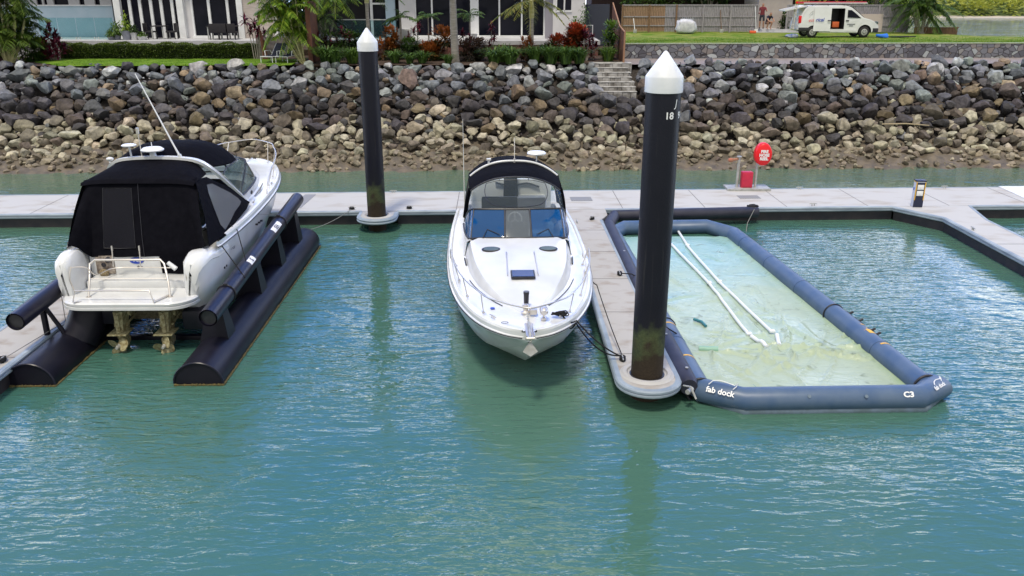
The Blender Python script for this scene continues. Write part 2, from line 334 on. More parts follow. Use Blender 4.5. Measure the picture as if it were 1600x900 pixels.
# ---- riprap
def rock_material():
    m = bpy.data.materials.new('boulder'); m.use_nodes = True; t = m.node_tree; b = t.nodes['Principled BSDF']
    n = t.nodes.new; l = t.links.new
    at = n('ShaderNodeAttribute'); at.attribute_name = 'col'; co = n('ShaderNodeTexCoord')
    q = n('ShaderNodeTexNoise'); q.inputs['Scale'].default_value = 3.5; q.inputs['Detail'].default_value = 8; q.inputs['Roughness'].default_value = 0.65; l(co.outputs['Object'], q.inputs['Vector'])
    mr = n('ShaderNodeMapRange'); mr.inputs[1].default_value = 0.3; mr.inputs[2].default_value = 0.7; mr.inputs[3].default_value = 0.45; mr.inputs[4].default_value = 1.6; l(q.outputs[0], mr.inputs[0])
    vm = n('ShaderNodeVectorMath'); vm.operation = 'SCALE'; l(at.outputs['Color'], vm.inputs[0]); l(mr.outputs[0], vm.inputs['Scale']); l(vm.outputs[0], b.inputs['Base Color'])
    b.inputs['Roughness'].default_value = 0.75; b.inputs['Specular IOR Level'].default_value = 0.3
    bu = n('ShaderNodeBump'); bu.inputs['Strength'].default_value = 0.7; bu.inputs['Distance'].default_value = 0.06
    q2 = n('ShaderNodeTexNoise'); q2.inputs['Scale'].default_value = 6; q2.inputs['Detail'].default_value = 8; l(co.outputs['Object'], q2.inputs['Vector']); l(q2.outputs[0], bu.inputs['Height']); l(bu.outputs[0], b.inputs['Normal'])
    return m
M['rock'] = rock_material()
def ico(sub):
    bm = bmesh.new(); bmesh.ops.create_icosphere(bm, subdivisions=sub, radius=1); bm.verts.index_update()
    r = ([v.co.copy() for v in bm.verts], [tuple(v.index for v in f.verts) for f in bm.faces]); bm.free(); return r
ICO3 = ico(3); ICO2 = ico(2)
def rock_mesh(r, sub, rng):
    vs, fs = ICO3 if sub == 3 else ICO2
    pl = []
    for _ in range(rng.randint(12, 18)):
        d = Vector((rng.gauss(0, 1), rng.gauss(0, 1), rng.gauss(0, 1))).normalized(); pl.append((d, rng.uniform(0.52, 0.80)))
    sx, sy, sz = rng.uniform(0.95, 1.3), rng.uniform(0.75, 1.05), rng.uniform(0.6, 0.88)
    E_ = Euler((rng.uniform(-.5, .5), rng.uniform(-.5, .5), rng.uniform(0, 6.28))).to_matrix(); off = Vector((rng.uniform(0, 50),) * 3)
    res = []
    for v in vs:
        p = v.copy()
        for d, k in pl:
            q = p.dot(d)
            if q > k: p -= d * (q - k)
        p *= 1 + 0.10 * noise.noise(p * 2.2 + off) + 0.05 * noise.noise(p * 5 + off)
        p = Vector((p.x * sx, p.y * sy, p.z * sz)) * r
        res.append(E_ @ p)
    return res, fs
rng = random.Random(11)
SLOPE = Vector((0, 5.9, 3.55)); SL = SLOPE.length; SN = Vector((0, -3.55, 5.9)).normalized()
rocks = []; grid = {}
def near(u, v, r, k):
    gx, gy = int(u // 1), int(v // 1)
    for i in (-1, 0, 1):
        for j in (-1, 0, 1):
            for (a, b_, c) in grid.get((gx + i, gy + j), ()):
                if (a - u) ** 2 + (b_ - v) ** 2 < (k * (c + r)) ** 2: return True
    return False
def steps_zone(u, v): return 4.35 < u < 6.55 and v > 3.9
for (r0, r1, tries, k) in ((0.50, 0.60, 200, 0.76), (0.38, 0.50, 3500, 0.72), (0.28, 0.38, 6500, 0.70), (0.19, 0.27, 9000, 0.68)):
    for _ in range(tries):
        u = rng.uniform(-33, 33.5); v = rng.uniform(-0.15, SL - (0.10 if u < 6 else -.12)); r = rng.uniform(r0, r1)
        if v > SL - .5: r *= .85
        if v < 1.2 and r > 0.40: r *= 0.72
        if v < 0.6 and rng.random() < 0.45: continue
        if steps_zone(u, v) or near(u, v, r, k): continue
        grid.setdefault((int(u // 1), int(v // 1)), []).append((u, v, r)); rocks.append((u, v, r))
def rock_colour(z):
    q = z + rng.gauss(0, 0.28); t = rng.random()
    if q < 1.75:
        nm, c = ('pale tan', (0.34, 0.30, 0.205)) if t < 0.5 else (('khaki', (0.25, 0.22, 0.145)) if t < 0.8 else ('brown', (0.14, 0.11, 0.08)))
    elif q < 3.0:
        nm, c = ('dark charcoal', (0.062, 0.055, 0.058)) if t < 0.5 else (('dark brown', (0.095, 0.072, 0.058)) if t < 0.8 else (('ochre brown', (0.16, 0.115, 0.06)) if t < 0.91 else ('slate grey', (0.12, 0.12, 0.13))))
    else:
        nm, c = ('slate grey', (0.15, 0.160, 0.180)) if t < 0.42 else (('green grey', (0.175, 0.20, 0.185)) if t < 0.6 else (('charcoal', (0.075, 0.07, 0.078)) if t < 0.76 else (('pale grey', (0.38, 0.39, 0.39)) if t < 0.88 else (('orange tan', (0.28, 0.20, 0.12)) if t < .95 else ('brown', (0.14, 0.095, 0.07))))))
    f = rng.uniform(0.60, 1.22); g_ = sum(c) / 3; return nm, tuple(min(0.6, (q_ * .78 + g_ * .22) * f * rng.uniform(0.96, 1.04)) for q_ in c)
def where(px, v):
    hz = ('at the left end of the rock wall' if px < 110 else 'behind the left boat with the black canopy' if px < 440 else 'between the left boat and the farther pile' if px < 560 else
          'between the farther pile and the middle boat' if px < 700 else 'behind the middle boat' if px < 870 else 'left of the nearer pile' if px < 1010 else
          'just right of the nearer pile' if px < 1130 else 'behind the red hose reel' if px < 1240 else 'between the hose reel and the power pedestal' if px < 1430 else 'at the right end of the rock wall')
    vt = 'foot row' if v < 1.6 else 'lower half' if v < 3.0 else 'upper half' if v < 5.3 else 'crest row'
    return vt, hz
full = []
for (u, v, r) in rocks:
    base = Vector((u, 39.9 + 0.027 * u, 0.55)) + SLOPE * (v / SL) + SN * (r * rng.uniform(0.15, 0.55))
    dep = base.y * math.cos(TH) + (HC - base.z) * math.sin(TH); px = 800 + FPX * base.x / dep
    full.append((base, v, r, px))
vis = [q for q in full if -5 < q[3] < 1605 and not (995 < q[3] < 1062) and not (575 < q[3] < 598)]
vis.sort(key=lambda q: -q[2]); indiv = set(id(q) for q in vis[:296])
allr = MB(); allc = []
for q in full:
    base, v, r, px = q
    nm, c = rock_colour(base.z); seen = id(q) in indiv
    vs, fs = rock_mesh(r, 3 if r > 0.38 else 2, rng)
    if seen:
        me = bpy.data.meshes.new('boulder'); me.from_pydata([tuple(p) for p in vs], [], fs)
        at = me.attributes.new('col', 'FLOAT_COLOR', 'FACE'); at.data.foreach_set('color', [*c, 1.0] * len(fs))
        me.materials.append(M['rock']); me.polygons.foreach_set('use_smooth', [True] * len(fs)); me.set_sharp_from_angle(angle=R(24))
        ob = bpy.data.objects.new('boulder', me); sc.collection.objects.link(ob); ob.location = base
        vt, hz = where(px, v)
        tag(ob, f"{'large' if r > .5 else 'medium'} {nm} boulder in the {vt} {hz}", 'boulder', 'boulders of the rock wall')
    else:
        allr.add([p + base for p in vs], fs); allc += [(*c, 1.0)] * len(fs)
# second, deeper layer that shows dark between the top boulders
for _ in range(1100):
    u = rng.uniform(-33, 33.5); v = rng.uniform(0.5, SL - .2); r = rng.uniform(0.24, 0.42)
    if steps_zone(u, v): continue
    base = Vector((u, 39.9 + 0.027 * u, 0.55)) + SLOPE * (v / SL) - SN * rng.uniform(.0, .14); nm, c = rock_colour(base.z); vs, fs = rock_mesh(r, 2, rng); allr.add([p + base for p in vs], fs); allc += [(*c, 1.0)] * len(fs)
for _ in range(950):
    u = rng.uniform(-33, 33.5); v = -rng.random() ** 1.3 * 1.75; r = rng.uniform(0.10, 0.30) * (1 if v > -.9 else .75); yy_ = 39.9 + v * .857
    base = Vector((u, yy_ + 0.027 * u, bank_z(yy_) + r * .25)); f_ = rng.uniform(.6, 1.15); c = tuple(q_ * f_ * rng.uniform(.97, 1.03) for q_ in (0.225, 0.19, 0.135)); vs, fs = rock_mesh(r, 2, rng); allr.add([p + base for p in vs], fs); allc += [(*c, 1.0)] * len(fs)
# little stones in the gaps
for _ in range(1500):
    u = rng.uniform(-33, 33.5); v = rng.uniform(-0.9, SL + 0.3); r = rng.uniform(0.06, 0.16)
    if steps_zone(u, v): continue
    base = Vector((u, 39.9 + 0.027 * u, 0.55)) + SLOPE * (v / SL) + SN * (0.05 if v > 0 else 0.02)
    if v < 0: base.z = bank_z(base.y - 0.027 * u) + 0.03
    nm, c = rock_colour(base.z); vs, fs = rock_mesh(r, 2, rng); allr.add([p + base for p in vs], fs); allc += [(*c, 1.0)] * len(fs)
me = bpy.data.meshes.new('rubble'); me.from_pydata(allr.v, [], allr.f)
at = me.attributes.new('col', 'FLOAT_COLOR', 'FACE'); at.data.foreach_set('color', [k for c in allc for k in c])
me.materials.append(M['rock']); me.polygons.foreach_set('use_smooth', [True] * len(me.polygons)); me.set_sharp_from_angle(angle=R(24))
ob = bpy.data.objects.new('rubble', me); sc.collection.objects.link(ob); tag(ob, 'smaller rocks filling the gaps of the rock wall', 'rubble', kind='stuff')
# a stick lying on the rocks
o = MB(); p0 = P(1378, 194, 2.35); p1 = P(1452, 196, 2.35); o.tube([p0, p0.lerp(p1, .5) + Vector((0, 0, .05)), p1], [.03, .035, .02], 6)
tag(o.build('driftwood', material('driftwood_bark', (0.35, 0.28, 0.17), 0.9)), 'long pale driftwood stick lying across the dark boulders on the right', 'driftwood')

# ---- ground behind the crest
M['gravel'] = material('pale_gravel', (0.30, 0.26, 0.25), 0.95, c2=(0.20, 0.17, 0.17), scale=18, detail=8, bump=0.8, bscale=30, bdist=0.04)
M['lawn'] = material('lawn_grass', (0.085, 0.19, 0.012), 0.9, c2=(0.17, 0.27, 0.03), scale=1.2, detail=8, bump=0.8, bscale=60, bdist=0.04, spec=0.1)
M['lawn_dry'] = material('lawn_worn', (0.10, 0.19, 0.015), 0.9, c2=(0.23, 0.25, 0.06), scale=1.1, detail=8, lo=.4, hi=.6, bump=0.8, bscale=60, bdist=0.04, spec=0.1)
M['soil'] = material('garden_mulch', (0.045, 0.028, 0.018), 0.95, c2=(0.08, 0.05, 0.035), scale=8, bump=0.8, bscale=30, bdist=0.04)
o = MB(); o.loft([[(6.0, 46.05, 4.16), (6.0, 49.7, 4.20)], [(42, 47.1, 4.16), (42, 50.6, 4.20)]]); tag(o.build('gravel_path', M['gravel'], smooth=0), kind='structure')
o = MB(); o.add([(-13.0, 45.6, 4.15), (6.0, 46.0, 4.15), (6.0, 50.4, 4.30), (-13.0, 50.4, 4.30)], [(0, 1, 2, 3)]); tag(o.build('garden_soil', M['soil'], smooth=0), kind='structure')
o = MB(); o.add([(-45, 44.4, 4.17), (-13.0, 45.35, 4.17), (-13.0, 50.4, 4.22), (-45, 50.4, 4.22)], [(0, 1, 2, 3)]); tag(o.build('lawn_ground', M['soil'], smooth=0), kind='structure')
lx0 = X(52, 47, 4.25); lx1 = X(462, 46, 4.25)
o = MB(); rr = []
for i in range(60):
    x = lx0 + (lx1 - lx0) * i / 59; back = 48.9; front = 44.9 + 0.02 * (x + 20) + max(0, (lx0 + 2.5 - x)) * 0.9
    rr.append([(x, min(front, back - .2) + (back - min(front, back - .2)) * j / 8, 4.19 + 0.05 * noise.noise((x, j, 0)) + 0.05 * min(1, j)) for j in range(9)])
o.loft(rr); tag(o.build('lawn', M['lawn'], smooth=60), kind='structure')
o = MB(); rr = []
for i in range(80):
    x = 6.0 + (44 - 6.0) * i / 79; f = 49.75 + 0.027 * (x - 6); b_ = interp([(6, 66), (26, 66), (31, 58), (36, 54.5), (44, 52)], x)
    rr.append([(x, f + (b_ - f) * j / 16, 5.02 + 0.06 * noise.noise((x * .6, j * .6, 0)) - (0.5 if j == 16 else 0)) for j in range(17)])
o.loft(rr); tag(o.build('upper_lawn', M['lawn_dry'], smooth=60), kind='structure')
# grass blades on the two lawns
def blades(name, n, fn, mat, h):
    o = MB()
    for _ in range(n):
        x, y, z = fn(); a = rnd(0, 6.28); hh = h * rnd(0.6, 1.4); wv = 0.018; dx, dy = math.cos(a) * wv, math.sin(a) * wv; lx, ly = rnd(-.5, .5) * hh, rnd(-.5, .5) * hh
        o.add([(x - dx, y - dy, z), (x + dx, y + dy, z), (x + lx, y + ly, z + hh)], [(0, 1, 2)], rnd(0, 1))
    return o.build(name, mat, smooth=0, fix=False)
leafmat('grassblade', (0.08, 0.19, 0.012), (0.22, 0.34, 0.04))
tag(blades('grass', 9000, lambda: (rnd(lx0 + 2, lx1), rnd(44.95, 48.6), 4.2), M['grassblade'], 0.07), 'short mown grass blades on the lawn before the left house', 'grass', kind='stuff')
tag(blades('grass', 16000, lambda: (lambda x: (x, 49.8 + 0.027 * (x - 6) + abs(random.gauss(0, 2.2)), 5.0))(rnd(6.1, 34)), M['grassblade'], 0.08), 'short grass blades above the stone retaining wall', 'grass', kind='stuff')
# land base for the far right behind (hidden under lawns and houses)
o = MB(); o.prism([(-60, 50.4), (30, 51.2), (30, 66), (25, 70), (25, 110), (-60, 110)], -1, 4.6); tag(o.build('house_ground', M['soil'], smooth=0), kind='structure')

# ---- retaining wall
def stonewall_material():
    m = bpy.data.materials.new('stone_masonry'); m.use_nodes = True; t = m.node_tree; b = t.nodes['Principled BSDF']; n = t.nodes.new; l = t.links.new
    co = n('ShaderNodeTexCoord'); ns = n('ShaderNodeTexNoise'); ns.inputs['Scale'].default_value = 2.0; l(co.outputs['Object'], ns.inputs['Vector'])
    va = n('ShaderNodeVectorMath'); va.operation = 'SCALE'; va.inputs['Scale'].default_value = 0.10; l(ns.outputs['Color'], va.inputs[0])
    vb = n('ShaderNodeVectorMath'); vb.operation = 'ADD'; l(co.outputs['Object'], vb.inputs[0]); l(va.outputs[0], vb.inputs[1])
    mp = n('ShaderNodeMapping'); mp.inputs['Scale'].default_value = (1, 0.3, 1.25); l(vb.outputs[0], mp.inputs[0])
    v1 = n('ShaderNodeTexVoronoi'); v1.inputs['Scale'].default_value = 2.9; l(mp.outputs[0], v1.inputs['Vector'])
    v2 = n('ShaderNodeTexVoronoi'); v2.feature = 'DISTANCE_TO_EDGE'; v2.inputs['Scale'].default_value = 2.9; l(mp.outputs[0], v2.inputs['Vector'])
    sp = n('ShaderNodeSeparateColor'); l(v1.outputs['Color'], sp.inputs[0])
    cr = n('ShaderNodeValToRGB'); e = cr.color_ramp.elements; e[0].color = (0.08, 0.08, 0.10, 1); e[1].color = (0.42, 0.44, 0.46, 1); e[1].position = 1.0
    for p_, c_ in ((0.3, (0.13, 0.13, 0.155, 1)), (0.55, (0.19, 0.20, 0.23, 1)), (0.75, (0.21, 0.18, 0.17, 1)), (0.88, (0.28, 0.31, 0.32, 1))):
        x_ = e.new(p_); x_.color = c_
    l(sp.outputs[0], cr.inputs[0])
    st = n('ShaderNodeMapRange'); st.inputs[1].default_value = 0.02; st.inputs[2].default_value = 0.05; l(v2.outputs['Distance'], st.inputs[0])
    mx = n('ShaderNodeMix'); mx.data_type = 'RGBA'; l(st.outputs[0], mx.inputs[0]); mx.inputs[6].default_value = (0.045, 0.04, 0.045, 1); l(cr.outputs[0], mx.inputs[7]); l(mx.outputs[2], b.inputs['Base Color'])
    b.inputs['Roughness'].default_value = 0.85
    bu = n('ShaderNodeBump'); bu.inputs['Strength'].default_value = 1; bu.inputs['Distance'].default_value = 0.05; l(st.outputs[0], bu.inputs['Height']); l(bu.outputs[0], b.inputs['Normal'])
    return m
M['masonry'] = stonewall_material()
W = thing('retaining_wall', 'low grey stone masonry wall holding up the lawn with the van', 'stone wall', (6.0, 49.45, 4.0))
o = MB(); k = 38; o.prism([(0.0, 0), (k, 0.027 * k), (k, 0.35 + 0.027 * k), (0.0, 0.35)], 0, 0.98); o.build('wall', M['masonry'], W, smooth=0)
o = MB(); o.prism([(0.0, -0.02), (k, 0.027 * k - .02), (k, 0.34 + 0.027 * k), (0.0, 0.34)], 0.983, 1.03)
o.build('coping', material('pale_coping', (0.36, 0.38, 0.30), 0.8, c2=(0.2, 0.26, 0.12), scale=6), W, smooth=0)

# ---- stone steps
S = thing('stone_steps', 'pale stone garden steps climbing the rock wall below the rusty screen', 'steps', (5.4, 43.6, 2.95))
for i in range(7):
    y0 = 0.36 * i; z0 = 0.205 * i - 0.5; wd = 2.0 - 0.06 * i if i < 6 else 2.2
    xo = 0.02 * ((i * 7) % 5 - 2) - 0.05 * i * 0.5; o = MB(); rg_ = random.Random(i); xx = -wd / 2
    while xx < wd / 2 - .1:
        bw = min(rg_.uniform(.22, .55), wd / 2 - xx); o.box((xo + xx + bw / 2, y0 + .4 + rg_.uniform(-.02, .02), z0 + .24 + rg_.uniform(-.01, .01)), (bw - .02, .8, .58), bev=.025); xx += bw
    o.box((xo, y0 + .44, z0 + .22), (wd - .02, .76, .56))
    td = MB(); td.box((xo, y0 + .41, z0 + .552), (wd + .05, .83, .03), bev=.01)
    o.build('step', M['masonry_pale'] if 'masonry_pale' in M else M.setdefault('masonry_pale', material('pale_step_stone', (0.34, 0.33, 0.32), 0.85, c2=(0.13, 0.12, 0.11), scale=2.5, detail=6, lo=.4, hi=.62, bump=0.8, bscale=7, bdist=0.04)), S); td.build('tread', M.setdefault('tread', material('pale_tread', (.42, .41, .39), .85, c2=(.24, .23, .215), scale=3.5, lo=.4, hi=.6)), S)

# ================================================================== DOCKS
M['concrete'] = material('dock_concrete', (0.36, 0.355, 0.345), 0.75, c2=(0.46, 0.45, 0.44), scale=0.9, detail=8, stretch=(1, 0.6, 1), bump=0.15, bscale=40, bdist=0.005)
def deckmat(name, clean, dirty, sx, sy, sc_=1.3):
    m = material(name, clean, 0.8, c2=dirty, scale=sc_, detail=9, lo=0.50, hi=0.78, stretch=(sx, sy, 1), bump=0.2, bscale=50, bdist=0.004); return m
M['deck_main'] = deckmat('walkway_deck', (0.455, 0.45, 0.44), (0.33, 0.29, 0.245), 0.7, 1.6)
M['deck_finger'] = deckmat('finger_deck', (0.40, 0.385, 0.365), (0.27, 0.225, 0.18), 1.5, 2.2)
M['joint'] = material('deck_joint', (0.16, 0.155, 0.15), 0.9)
def sweep(path, prof, closed=False):
    n = len(path); rings = []
    for i in range(n):
        p = Vector(path[i])
        a = (p - Vector(path[i - 1])).normalized() if (i > 0 or closed) else None
        b = (Vector(path[(i + 1) % n]) - p).normalized() if (i < n - 1 or closed) else None
        a = a or b; b = b or a
        n1 = Vector((a.y, -a.x)); n2 = Vector((b.y, -b.x)); m = (n1 + n2).normalized(); k = 1 / max(0.4, m.dot(n1))
        rings.append([(p.x + m.x * k * q[0], p.y + m.y * k * q[0], q[1]) for q in prof])
    if closed: rings.append(rings[0])
    o = MB(); o.loft(rings, True, (not closed, not closed)); return o
def dock(name, label, poly, edges, mat, joints=(), floats=None):
    """poly counter-clockwise; edges = list of open paths (outward side on the right of travel) that carry the metal edge"""
    D = thing(name, label, 'dock', (poly[0][0], poly[0][1], 0))
    ox, oy = poly[0]; lp = [(x - ox, y - oy) for x, y in poly]
    c = Vector((sum(p[0] for p in lp) / len(lp), sum(p[1] for p in lp) / len(lp)))
    o = MB(); o.prism(lp, 0.40, 0.50); o.build('deck', mat, D, smooth=0)
    for e in edges:
        pe = [(x - ox, y - oy) for x, y in e]
        o = sweep(pe, [(0.002, .34), (0.05, .34), (0.075, .37), (0.075, .405), (0.05, .42), (0.075, .435), (0.075, .475), (0.045, .507), (-0.05, .507), (-0.05, .496), (0.002, .49)]); o.build('edge_trim', M['alu'], D, smooth=35)
    for e in (floats or edges):
        pe = [(x - ox, y - oy) for x, y in e]
        o = sweep(pe, [(-0.10, -0.30), (-0.06, -0.3), (-0.02, 0.30), (-0.04, 0.395), (-0.10, 0.395)]); o.build('float', M['float'], D, smooth=35)
    if joints:
        for (a, b_) in joints:
            o = MB()
            a = Vector((a[0] - ox, a[1] - oy)); b_ = Vector((b_[0] - ox, b_[1] - oy)); d = (b_ - a); q = Vector((d.y, -d.x)).normalized() * 0.012
            o.prism([tuple(a - q), tuple(a + q), tuple(b_ + q), tuple(b_ - q)], 0.496, 0.504)
            o.build('joint', M['joint'], D, smooth=0)
    return D, (ox, oy)
fy = lambda x: 29.28 + 0.036 * x
by = lambda x: 32.22 + 0.036 * x
js = [((x, fy(x) + .06), (x - .05, by(x) - .06)) for x in range(-23, 23, 3) if x not in (-8,)]
WK, wo = dock('floating_walkway', 'long pale concrete floating walkway running across behind both boats', [(-26, fy(-26)), (24, fy(24)), (24, by(24)), (-26, by(-26))],
     [[(-26, fy(-26)), (-12.05, fy(-12.05))], [(-10.7, fy(-10.7)), (-5.36, fy(-5.36))], [(-4.1, fy(-4.1)), (1.55, fy(1.55))], [(3.35, fy(3.35)), (13.9, fy(13.9))], [(16.7, fy(16.7)), (24, fy(24))], [(24, by(24)), (-26, by(-26))]], M['deck_main'], js)
o = MB(); a = P(452, 325, .5) - Vector((*wo, 0)); b_ = P(490, 304, .5) - Vector((*wo, 0))
o.prism([(a.x, a.y + .0), (a.x + .42, a.y), (b_.x + .1, b_.y), (b_.x - .32, b_.y)], 0.497, 0.51); o.build('joint_plate', material('grey_hinge_plate', (0.25, 0.25, 0.26), 0.6), WK, smooth=0)
def grate(px, py, sx, sy):
    p = P(px, py, .5) - Vector((*wo, 0)); o = MB(); o.box((p.x, p.y, 0.505), (sx, sy, 0.012), rz=.036)
    for i in range(9): o.box((p.x - sx * .45 + sx * .9 * i / 8, p.y, .514), (.02, sy * .86, .008), rz=.036)
    o.build('grate', M.setdefault('grate', material('grey_grate', (0.24, 0.245, 0.25), 0.6)), WK, smooth=0)
grate(908, 311, .8, .62); grate(1170, 308, .8, .5)
o = MB(); q = [P(1560, 292, .5), P(1640, 292, .5), P(1640, 312, .5), P(1604, 312, .5)]
o.prism([(p.x - wo[0], p.y - wo[1]) for p in reversed(q)], .503, .53); o.build('ramp_plate', M['white'], WK, smooth=0)
# finger docks
FL = dock('finger_dock', 'left finger dock, wooden toned deck running under the black lift beside the left boat', [(-11.85, 11.5), (-10.62, 11.5), (-10.72, fy(-10.7) - .03), (-12.0, fy(-12) - .03)],
     [[(-12.0, fy(-12) - .03), (-11.85, 11.5), (-10.62, 11.5), (-10.72, fy(-10.7) - .1)]], M['deck_finger'], [((-11.85, y), (-10.68, y)) for y in (14, 16.5, 19, 21.5, 24, 26.5)])
arc = [(2.785 + .60 * math.cos(t), 15.52 + .60 * math.sin(t)) for t in [PI + PI * i / 14 for i in range(15)]]
fpoly = arc + [(3.06, fy(3) - 1.5), (3.35, fy(3.3) - .85), (3.35, fy(3.35) - .03), (1.55, fy(1.6) - .03), (2.03, fy(2) - 1.6)]
FM, fo = dock('finger_dock', 'middle finger dock with a round end around the near pile', fpoly, [[(1.55, fy(1.6) - .08), (2.03, fy(2) - 1.6)] + arc + [(3.06, fy(3) - 1.5)]], M['deck_finger'],
     [((2.24 - .016 * (y - 15.5), y), (3.34 - .02 * (y - 15.5), y)) for y in (16.7, 19.2, 21.7, 24.2, 26.6)], floats=[[(1.55, fy(1.6) - .08), (2.03, fy(2) - 1.6), (2.16, 16.4), (3.2, 16.4), (3.06, fy(3) - 1.5)]])
FR, ro = dock('finger_dock', 'right finger dock, bare concrete deck with a mitred corner at the walkway', [(15.05, 10.5), (16.35, 10.5), (16.3, 27.9), (16.75, fy(16.75) - .03), (13.9, fy(13.9) - .03), (15.0, 28.2)],
     [[(13.9, fy(13.9) - .07), (15.0, 28.2), (15.05, 10.5), (16.35, 10.5), (16.3, 27.9), (16.7, fy(16.7) - .1)]], M['deck_main'], [((15.02, y), (16.33, y)) for y in (13, 16, 19, 22, 25)])
def cleat(D, org, x, y, rz, roped=True, z=.5):
    c = MB(); cs, sn = math.cos(rz), math.sin(rz); q = lambda u, v, h: (x - org[0] + u * cs - v * sn, y - org[1] + u * sn + v * cs, z + h)
    c.tube([q(-.14, 0, .075), q(-.08, 0, .085), q(.08, 0, .085), q(.14, 0, .075)], [.012, .018, .018, .012], 8); c.cyl(q(-.045, 0, 0), q(-.04, 0, .08), .02, seg=8); c.cyl(q(.045, 0, 0), q(.04, 0, .08), .02, seg=8)
    cl = c.build('cleat', M['galv'], D)
    if roped:
        c = MB(); 
        for s in range(3): c.tube([q(.09 * math.cos(t) * (1 - .1 * s), .055 * math.sin(t), .03 + .03 * s) for t in [2 * PI * i / 14 for i in range(14)]], .016, 6, False, True)
        tag(c.build('rope_hitch', M['rope'], cl), None)
cleat(FM, fo, 2.36, 16.35, PI / 2); cleat(FM, fo, 2.98, 22.0, PI / 2); cleat(FM, fo, 2.2, 27.5, PI / 2, False)
cleat(FM, fo, 2.75, 27.9, .8)
cleat(WK, wo, -5.75, 29.3, 0); cleat(WK, wo, -3.7, 29.4, 0); cleat(WK, wo, -15.5, 28.95, 0, False); cleat(WK, wo, 11.0, 29.85, 0, False); cleat(WK, wo, 5.6, 29.7, 0, False)
for px in (616, 1035, 1248, 1475): 
    p = P(px, 299 - (px - 600) * .006, .5); cleat(WK, wo, p.x, by(p.x) - .12, 0.03, False)
cleat(FR, ro, 15.15, 26.6, PI / 2, False); cleat(FR, ro, 15.2, 20.5, PI / 2, False)
cleat(FL[0], FL[1], -10.85, 16.3, PI / 2)

# pile collars
def annulus(c, r0, r1, z, a=0.0, seg=40):
    o = MB(); o.loft([[(c[0] + r * math.cos(t), c[1] + r * math.sin(t), z) for t in [2 * PI * i / seg for i in range(seg)]] for r in (r0, r1)], True); return o
cc = (2.785 - fo[0], 15.70 - fo[1])
o = MB(); seg = 40
o.loft([[(cc[0] + r * math.cos(t), cc[1] + r * math.sin(t), z) for t in [2 * PI * i / seg for i in range(seg)]] for r, z in ((.36, .504), (.40, .512), (.42, .545), (.50, .545), (.53, .512), (.56, .504))], True)
o.build('pile_collar', M['concrete'], FM)
annulus(cc, .30, .365, .503).build('collar_gap_shade', M['black'], FM)  # flat black ring paints the shadow in the hole round the pile
PC = thing('pile_bracket', 'round concrete bracket holding the farther pile against the walkway', 'pile bracket', (-4.73, 28.5, 0))
o = MB(); rim = [(.62 * math.cos(t), .62 * math.sin(t)) for t in [PI + PI * i / 18 for i in range(19)]]
o.prism(rim + [(.62, .55), (-.62, .55)], .36, .50); o.build('bracket', M['concrete'], PC, smooth=35)
o = sweep([(-.62, .5)] + rim + [(.62, .5)], [(0.002, .33), (0.06, .33), (0.085, .37), (0.06, .42), (0.085, .46), (0.05, .507), (-0.05, .507), (0.002, .49)]); o.build('edge_trim', M['alu'], PC)
o = MB(); o.loft([[(r * math.cos(t), r * math.sin(t), z) for t in [2 * PI * i / seg for i in range(seg)]] for r, z in ((.36, .504), (.40, .512), (.42, .535), (.49, .535), (.52, .512), (.54, .504))], True)
o.build('pile_collar', M['concrete'], PC); annulus((0, 0), .30, .365, .503).build('collar_gap_shade', M['black'], PC)  # black ring is the same painted hole shadow

